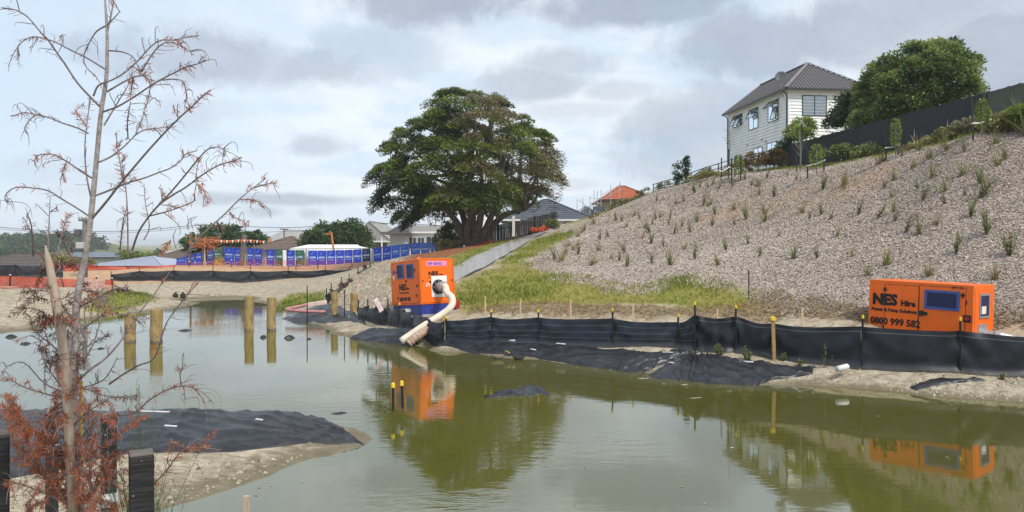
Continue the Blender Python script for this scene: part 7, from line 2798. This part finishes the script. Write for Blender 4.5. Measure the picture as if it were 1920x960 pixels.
    L_([(280, 545), (200, 525), (100, 495), (50, 470), (20, 452)], r=.006, nd=160, tone=.68, seg=(.3, 1))
    L_([(300, 420), (350, 330), (380, 240), (420, 200), (500, 190)], r=.005, nd=30, tone=.2)
    L_([(285, 300), (330, 260), (400, 215), (470, 225), (545, 240)], r=.005, nd=170, tone=.08, seg=(.3, 1))
    L_([(290, 360), (360, 320), (410, 290)], r=.005, nd=220, tone=.1, seg=(.4, 1))
    L_([(275, 250), (200, 120), (180, 40), (150, -10)], r=.005, nd=30, tone=.3)
    L_([(270, 230), (190, 140), (120, 130), (80, 140)], r=.005, nd=170, tone=.06, seg=(.5, 1))
    L_([(265, 400), (190, 330), (130, 280), (110, 220)], r=.005, nd=170, tone=.06, seg=(.55, 1))
    L_([(270, 520), (170, 480), (90, 400), (20, 420), (12, 470)], r=.004)
    L_([(270, 540), (180, 420), (150, 330), (180, 290)], r=.004)
    L_([(285, 480), (380, 520), (450, 530), (520, 528)], r=.004, nd=130, tone=.15, seg=(.5, 1))
    L_([(285, 500), (380, 470), (420, 420), (440, 380)], r=.004)
    L_([(280, 800), (340, 740), (420, 690), (480, 640), (540, 600)], r=.006, nd=240, tone=.7, seg=(.2, 1))
    L_([(280, 760), (330, 680), (350, 600), (330, 560)], r=.005, nd=100, tone=.6)
    L_([(570, 860), (620, 810), (660, 755), (700, 720), (770, 690), (800, 660)], r=.005, nd=160, tone=.75)
    L_([(700, 720), (740, 720), (780, 718)], r=.004, nd=330, tone=.95)
    L_([(690, 715), (650, 705), (640, 690)], r=.003, nd=60, tone=.9)
    # low rust thicket
    for _ in range(66):
        x0, y0 = rng.uniform(225, 330), rng.uniform(560, 1000)
        an = rng.uniform(-1, 1)
        L = rng.uniform(90, 290)
        x1, y1 = x0 + an * L, y0 - rng.uniform(-90, 130)
        xm, ym = (x0 + x1) / 2 + rng.normal(0, 15), (y0 + y1) / 2 - rng.uniform(0, 50)
        L_([(x0, y0), (xm, ym), (x1, y1), (x1 + rng.normal(0, 25), y1 + rng.uniform(0, 60))], r=.0035, nd=rng.uniform(120, 280), tone=rng.uniform(.38, .8), seg=(.25, 1))
    # coarse rust sprays at lower left
    for (x0, y0, x1, y1) in ((10, 560, 110, 700), (20, 600, 150, 780), (60, 700, 190, 860), (120, 760, 240, 930), (100, 640, 230, 760), (150, 700, 250, 800), (30, 520, 90, 640), (180, 820, 290, 960), (330, 960, 420, 760), (340, 900, 440, 720), (300, 900, 360, 640)):
        for _q in range(2):
            L_([(x1 + rng.normal(0, 12), y1), ((x0 + x1) / 2 + rng.normal(0, 20), (y0 + y1) / 2 + rng.normal(0, 20)), (x0, y0)], r=.0045, nd=330, tone=rng.uniform(.5, .75), seg=(.05, 1))
    # dead dark tangle around the stake
    for _ in range(50):
        x0, y0 = rng.uniform(140, 330), rng.uniform(0, 560)
        a = rng.uniform(0, 6.28)
        L = rng.uniform(40, 130)
        L_([(x0, y0), (x0 + L * .5 * math.cos(a), y0 + L * .5 * math.sin(a) - 15), (x0 + L * math.cos(a), y0 + L * math.sin(a) + 12)], r=.003, nd=rng.choice([0, 120, 240]), tone=rng.choice([.08, .15, .3, .6]))
    NV, NF, NT_, TW = [], [], [], []
    nb = 0
    tips = MB()
    for (pts, r, nd, tone, seg) in BR:
        n = len(pts)
        b_ = MB().tube(pts, [r * (1 - .72 * i / (n - 1)) + .0008 for i in range(n)], 6)
        # short curly side shoots and buds
        tot = sum((pts[i + 1] - pts[i]).length for i in range(n - 1))
        ns = int(tot * 26)
        for _ in range(ns):
            q = rng.uniform(.12, .98) * (n - 1)
            i = int(q)
            p_ = pts[i].lerp(pts[i + 1], q - i)
            d = (pts[i + 1] - pts[i]).normalized()
            o_ = Vector(tuple(rng.normal(0, 1, 3)))
            o_ = (o_ - d * o_.dot(d)).normalized()
            L = rng.choice([.008, .012, .03, .06]) * rng.uniform(.6, 1.3)
            e = p_ + (o_ * .8 + d * .5) * L
            b_.tube([p_, p_.lerp(e, .5) + o_ * L * .12, e + d * L * .3 + Vector((0, 0, -L * .2))], [.0016, .0013, .0007], 3, cap=False)
        if tot > .12:                        # hooked side twigs
            for _ in range(int(tot * 9)):
                q = rng.uniform(.25, .97) * (n - 1)
                i = int(q)
                p_ = pts[i].lerp(pts[i + 1], q - i)
                d = (pts[i + 1] - pts[i]).normalized()
                o_ = Vector(tuple(rng.normal(0, 1, 3)))
                o_ = (o_ - d * o_.dot(d)).normalized()
                L = rng.uniform(.05, .15)
                e1 = p_ + (o_ * .7 + d * .55) * L * .5
                e2 = e1 + (o_ * .35 + d * .6 + Vector((0, 0, -.35))) * L * .35
                e3 = e2 + (d * .3 + Vector((0, 0, -.8))) * L * .3
                tp_ = smooth_path([p_, e1, e2, e3], 3)
                b_.tube(tp_, [.0021 - .0014 * q_ / len(tp_) for q_ in range(len(tp_))], 4, cap=False)
                if rng.uniform() < .38:
                    TW.append((tp_, tone))
        b_.build('branch', M['twig'], root)
        if nd > 0:
            k_ = int(nd * tot * (seg[1] - seg[0]) * 1.8)
            q = (seg[0] + rng.uniform(0, 1, k_) * (seg[1] - seg[0])) * (n - 1.001)
            i = q.astype(int)
            A = np.array([tuple(p_) for p_ in pts])
            C = A[i] + (A[i + 1] - A[i]) * (q - i)[:, None]
            d = unit(A[i + 1] - A[i])
            o_ = rng.normal(0, 1, (k_, 3))
            o_ = unit(o_ - d * (o_ * d).sum(1, keepdims=True))
            D = unit(o_ * .75 + d * .75 + np.array([0, 0, -.25]))
            ln = rng.uniform(.015, .042, k_)
            V, Fq = leaf_quads(C + D * ln[:, None] * .5, D, unit(rng.normal(0, 1, (k_, 3))), ln, np.full(k_, .0032) * rng.uniform(.7, 1.3, k_), rng)
            NV.append(V)
            NF.append(Fq + nb)
            nb += len(V)
            NT_.append(np.clip(tone + rng.normal(0, .13, k_), 0, 1))
    for tp_, tone in TW:
        k_ = int(rng.uniform(6, 22))
        A = np.array([tuple(p_) for p_ in tp_])
        q = rng.uniform(0, len(A) - 1.001, k_)
        i = q.astype(int)
        C = A[i] + (A[i + 1] - A[i]) * (q - i)[:, None]
        d = unit(A[i + 1] - A[i])
        D = unit(unit(rng.normal(0, 1, (k_, 3))) * .7 + d * .8)
        ln = rng.uniform(.012, .032, k_)
        V, Fq = leaf_quads(C + D * ln[:, None] * .5, D, unit(rng.normal(0, 1, (k_, 3))), ln, np.full(k_, .0032), rng)
        NV.append(V)
        NF.append(Fq + nb)
        nb += len(V)
        NT_.append(np.clip(max(tone, .5) + rng.normal(0, .15, k_), 0, 1))
    np_mesh('needles', np.concatenate(NV), np.concatenate(NF), REDN, root, tone=np.concatenate(NT_))['kind'] = 'stuff'
    # black tree tie
    c = P(138, 851, YS)
    A = [c + Vector((.045 * math.cos(t), .045 * math.sin(t), .002 * math.sin(3 * t))) for t in [2 * math.pi * i / 16 for i in range(17)]]
    MB().tube(A, .007, 6, cap=False).tube([c + Vector((-.04, 0, 0)), c + Vector((-.10, .02, .015)), c + Vector((-.14, .06, .05))], .006, 6).build('tie', M['rubber'], root, smooth=True)
    # its stake
    s = [P(85, 460, YS - .13), P(92, 492, YS - .13), P(104, 560, YS - .12), P(117, 640, YS - .11), P(125, 720, YS - .1), P(132, 860, YS - .09), P(140, 1040, YS - .08)]
    st = thing('tree_stake', 'weathered pointed stake leaning against the dead sapling', 'stake', s[-1])
    MB().tube(s, [.003, .015, .020, .021, .021, .021, .021], 10).build('shaft', M['wood_stake'], st, smooth=True)
    cane = thing('bamboo_cane', 'thin yellow cane behind the dead sapling trunk', 'cane', P(152, 900, YS + .1))
    MB().tube([P(152, 715, YS + .1), P(152, 800, YS + .1), P(155, 960, YS + .1)], .009, 8).build('shaft', mat('yellow_cane', (.5, .37, .09), .6), cane)


sapling()


# ------------------------------------------------------------------ black posts of the near boardwalk edge
def black_post(px, pt, w, label, seed, band=None):
    Y = .1 * F / w
    X = (px - 960) / F * Y
    zt = CAMZ - (pt - HZ) / F * Y
    g = gz(X, Y)
    root = thing('black_post', label, 'post', (X, Y, g), 'square black posts in the foreground')
    s = .05
    RT = Matrix.Rotation(-math.atan2(X, Y) + .05, 3, 'Z')
    MB().box((X, Y, (zt + g - .3) / 2), (2 * s, 2 * s, zt - g + .3), RT).build('shaft', POSTM, root, bevel=.006)
    MB().box((X, Y, zt + .005), (2 * s - .004, 2 * s - .004, .01), RT).build('top', M['pole'], root, bevel=.003)
    if band:
        z1 = CAMZ - (band - HZ) / F * Y
        MB().box((X, Y, z1), (2 * s + .01, 2 * s + .01, .06), RT).build('band', M['wall_grey'], root)


def post_mat():
    m = bpy.data.materials.new('chipped_black_paint')
    m.use_nodes = True
    k = NT(m.node_tree)
    b = principled(k, .5, .4)
    tc = k.n('ShaderNodeTexCoord')
    n1 = k.noise(tc.outputs['Object'], 26, 3, .6)
    n2 = k.noise(tc.outputs['Object'], 8, 4, .6)
    mp = k.n('ShaderNodeMapping')
    mp.inputs['Scale'].default_value = (2, 2, 30)
    k.l(tc.outputs['Object'], mp.inputs[0])
    n3 = k.noise(mp.outputs[0], 3, 4, .6)
    chip = k.math('MULTIPLY', k.step(n1, .66, .70), k.step(n2, .42, .55))
    c = k.mix(k.step(n3, .35, .7), (.009, .009, .011), (.028, .028, .032))
    k.l(k.mix(chip, c, (.5, .5, .5)), b.inputs['Base Color'])
    bn = k.n('ShaderNodeBump')
    bn.inputs['Strength'].default_value = .35
    bn.inputs['Distance'].default_value = .01
    k.l(n3, bn.inputs['Height'])
    k.l(bn.outputs[0], b.inputs['Normal'])
    return m


POSTM = post_mat()
black_post(265, 851, 42, 'chipped square black post nearest the camera with grey top', 1)
black_post(204, 778, 26, 'square black post just right of the sapling trunk', 2, 930)
black_post(97, 772, 21, 'thin looking black post left of the sapling with pale band', 3, 838)
black_post(-8, 815, 42, 'black post cut by the left edge of the picture', 4)
c = P(207, 934, 5.3)
rag = thing('white_rag', 'crumpled white rag caught on the black post by the sapling', 'rag', c)
rng = np.random.default_rng(1)
A = []
for i in range(7):
    r_ = math.sin(math.pi * i / 6)
    row = [c + Vector((.042 * r_ * math.cos(t) + rng.normal(0, .006), .03 * r_ * math.sin(t) - .07, .04 * math.cos(math.pi * i / 6) + rng.normal(0, .006))) for t in [2 * math.pi * k_ / 12 for k_ in range(12)]]
    A.append(row + [row[0]])
MB().grid(A).build('cloth', mat('dirty_rag', (.42, .4, .38), .9), rag)


# feathery green plants by the near post
def feathery(px, pb, Y, h, n, label, m, seed, spread=.3):
    rng = np.random.default_rng(seed)
    V, Fq, T = [], [], []
    Vs, Fs, Ts, nb = [], [], [], 0
    for i in range(n):
        a = rng.uniform(0, 6.28)
        s = abs(rng.normal(0, spread))
        hh = h * rng.uniform(.45, 1.1)
        k_ = 26
        t = np.sort(rng.uniform(.05, 1, k_))
        C = np.c_[np.cos(a) * s * hh * t ** 1.3, np.sin(a) * s * hh * t ** 1.3, hh * t]
        az = rng.uniform(0, 6.28, k_)
        D = unit(np.c_[np.cos(az) * .5, np.sin(az) * .5, np.full(k_, .9)])
        ln = rng.uniform(.02, .06, k_)
        v, f = leaf_quads(C + D * ln[:, None] * .5, D, unit(rng.normal(0, 1, (k_, 3))), ln, np.full(k_, .004), rng)
        Vs.append(v)
        Fs.append(f + nb)
        nb += len(v)
        Ts.append(np.clip(rng.normal(.5, .2, k_), 0, 1))
        e = np.array([math.cos(a) * s * hh, math.sin(a) * s * hh, hh])
        mid = np.array([math.cos(a) * s * hh * .4, math.sin(a) * s * hh * .4, hh * .5])
        w = np.array([.0022, .0, 0])
        v = np.array([-w, w, mid + w, mid - w, e + w * .3, e - w * .3])
        Vs.append(v)
        Fs.append(np.array([[0, 1, 2, 3], [3, 2, 4, 5]]) + nb)
        nb += 6
        Ts.append(np.array([.4, .5]))
    o = np_mesh('feathery_plant', np.concatenate(Vs), np.concatenate(Fs), m, tone=np.concatenate(Ts))
    X = (px - 960) / F * Y
    o.location = (X, Y, gz(X, Y) - .02)
    tag(o, label, 'plant')


FEATH = leaf_mat('feathery_leaf', [(0, (.03, .06, .02)), (.5, (.075, .12, .045)), (1, (.16, .21, .09))], .7, .25)
MOSS = leaf_mat('moss_leaf', [(0, (.025, .03, .008)), (.5, (.07, .075, .018)), (1, (.14, .13, .04))], .8, .2)
feathery(262, 960, 4.7, 1.25, 46, 'tall feathery green plant behind the chipped black post', FEATH, 1, .16)
feathery(300, 960, 4.3, .75, 26, 'lower feathery green plant right of the chipped black post', FEATH, 2, .14)
feathery(60, 960, 4.6, .55, 60, 'dark mossy green plant in the bottom left corner', MOSS, 3, .5)
# thin cane and litter on the spit sheet
for (px, py, L, label) in ((290, 792, .5, 'pale stick lying on the black sheet behind the sapling'), (486, 806, .12, 'tiny white scrap on the big black sheet'), (320, 820, .2, 'white sliver of litter on the spit sheet')):
    h_ = hit(px, py)
    t = thing('litter', label, 'litter', h_)
    MB().beam(h_ + Vector((-L / 2, .02, .17)), h_ + Vector((L / 2, -.02, .165)), .03, .015).build('scrap', M['paper'], t)
for i, (px, py, L, label) in enumerate(((1262, 669, .55, 'long white scrap at the fence foot near the creased sheet'), (1052, 652, .25, 'white flake on the geotextile below the third fence panel'), (1000, 662, .12, 'small white flake low on the bank sheet'), (1258, 688, .12, 'white flake on top of the broad apron'), (1400, 686, .3, 'pale twig lying across the broad apron'))):
    h_ = hit(px, py)
    t = thing('litter', label, 'litter', h_)
    MB().beam(h_ + Vector((-L / 2, .05, .10)), h_ + Vector((L / 2, -.05, .09)), .07, .02).build('scrap', M['paper'], t)


# specks of leaf litter and scum drifting on the water, thicker along the margins
def flecks():
    rng = np.random.default_rng(33)
    n = 9000
    X, Y = rng.uniform(-22, 12, n), rng.uniform(9, 46, n)
    g = ground(X, Y)
    drift = fbm(X * .6, Y * .6, 11)
    ok = (g < -.03) & (np.abs(X) < Y * .7) & (rng.uniform(0, 1, n) < np.where(g > -.14, .5, .03 + .10 * (drift > .35)))
    X, Y = X[ok], Y[ok]
    n = len(X)
    a = rng.uniform(0, 6.28, n)
    V, Fq = leaf_quads(np.c_[X, Y, np.full(n, .006)], np.c_[np.cos(a), np.sin(a), np.zeros(n)], np.tile(np.array([0, 0, 1.]), (n, 1)), rng.uniform(.02, .09, n), rng.uniform(.015, .05, n), rng)
    V[:, 2] = .006
    np_mesh('pond_litter', V, Fq, leaf_mat('pond_litter', [(0, (.10, .08, .04)), (.6, (.3, .26, .17)), (1, (.55, .52, .42))], .8, .0), tone=rng.uniform(0, 1, n))['kind'] = 'stuff'


flecks()


# thin air between us and the far hills
def haze():
    top = 19.0
    mb = MB().box((0, 0, (top - 9) / 2), (9400, 9400, top + 9))
    m = bpy.data.materials.new('haze')
    m.use_nodes = True
    k = NT(m.node_tree)
    out = k.n('ShaderNodeOutputMaterial')
    v = k.n('ShaderNodeVolumePrincipled')
    v.inputs['Color'].default_value = (.90, .93, .97, 1)
    v.inputs['Density'].default_value = .00045
    k.l(v.outputs[0], out.inputs['Volume'])
    o = mb.build('haze', m)
    o['kind'] = 'stuff'


haze()
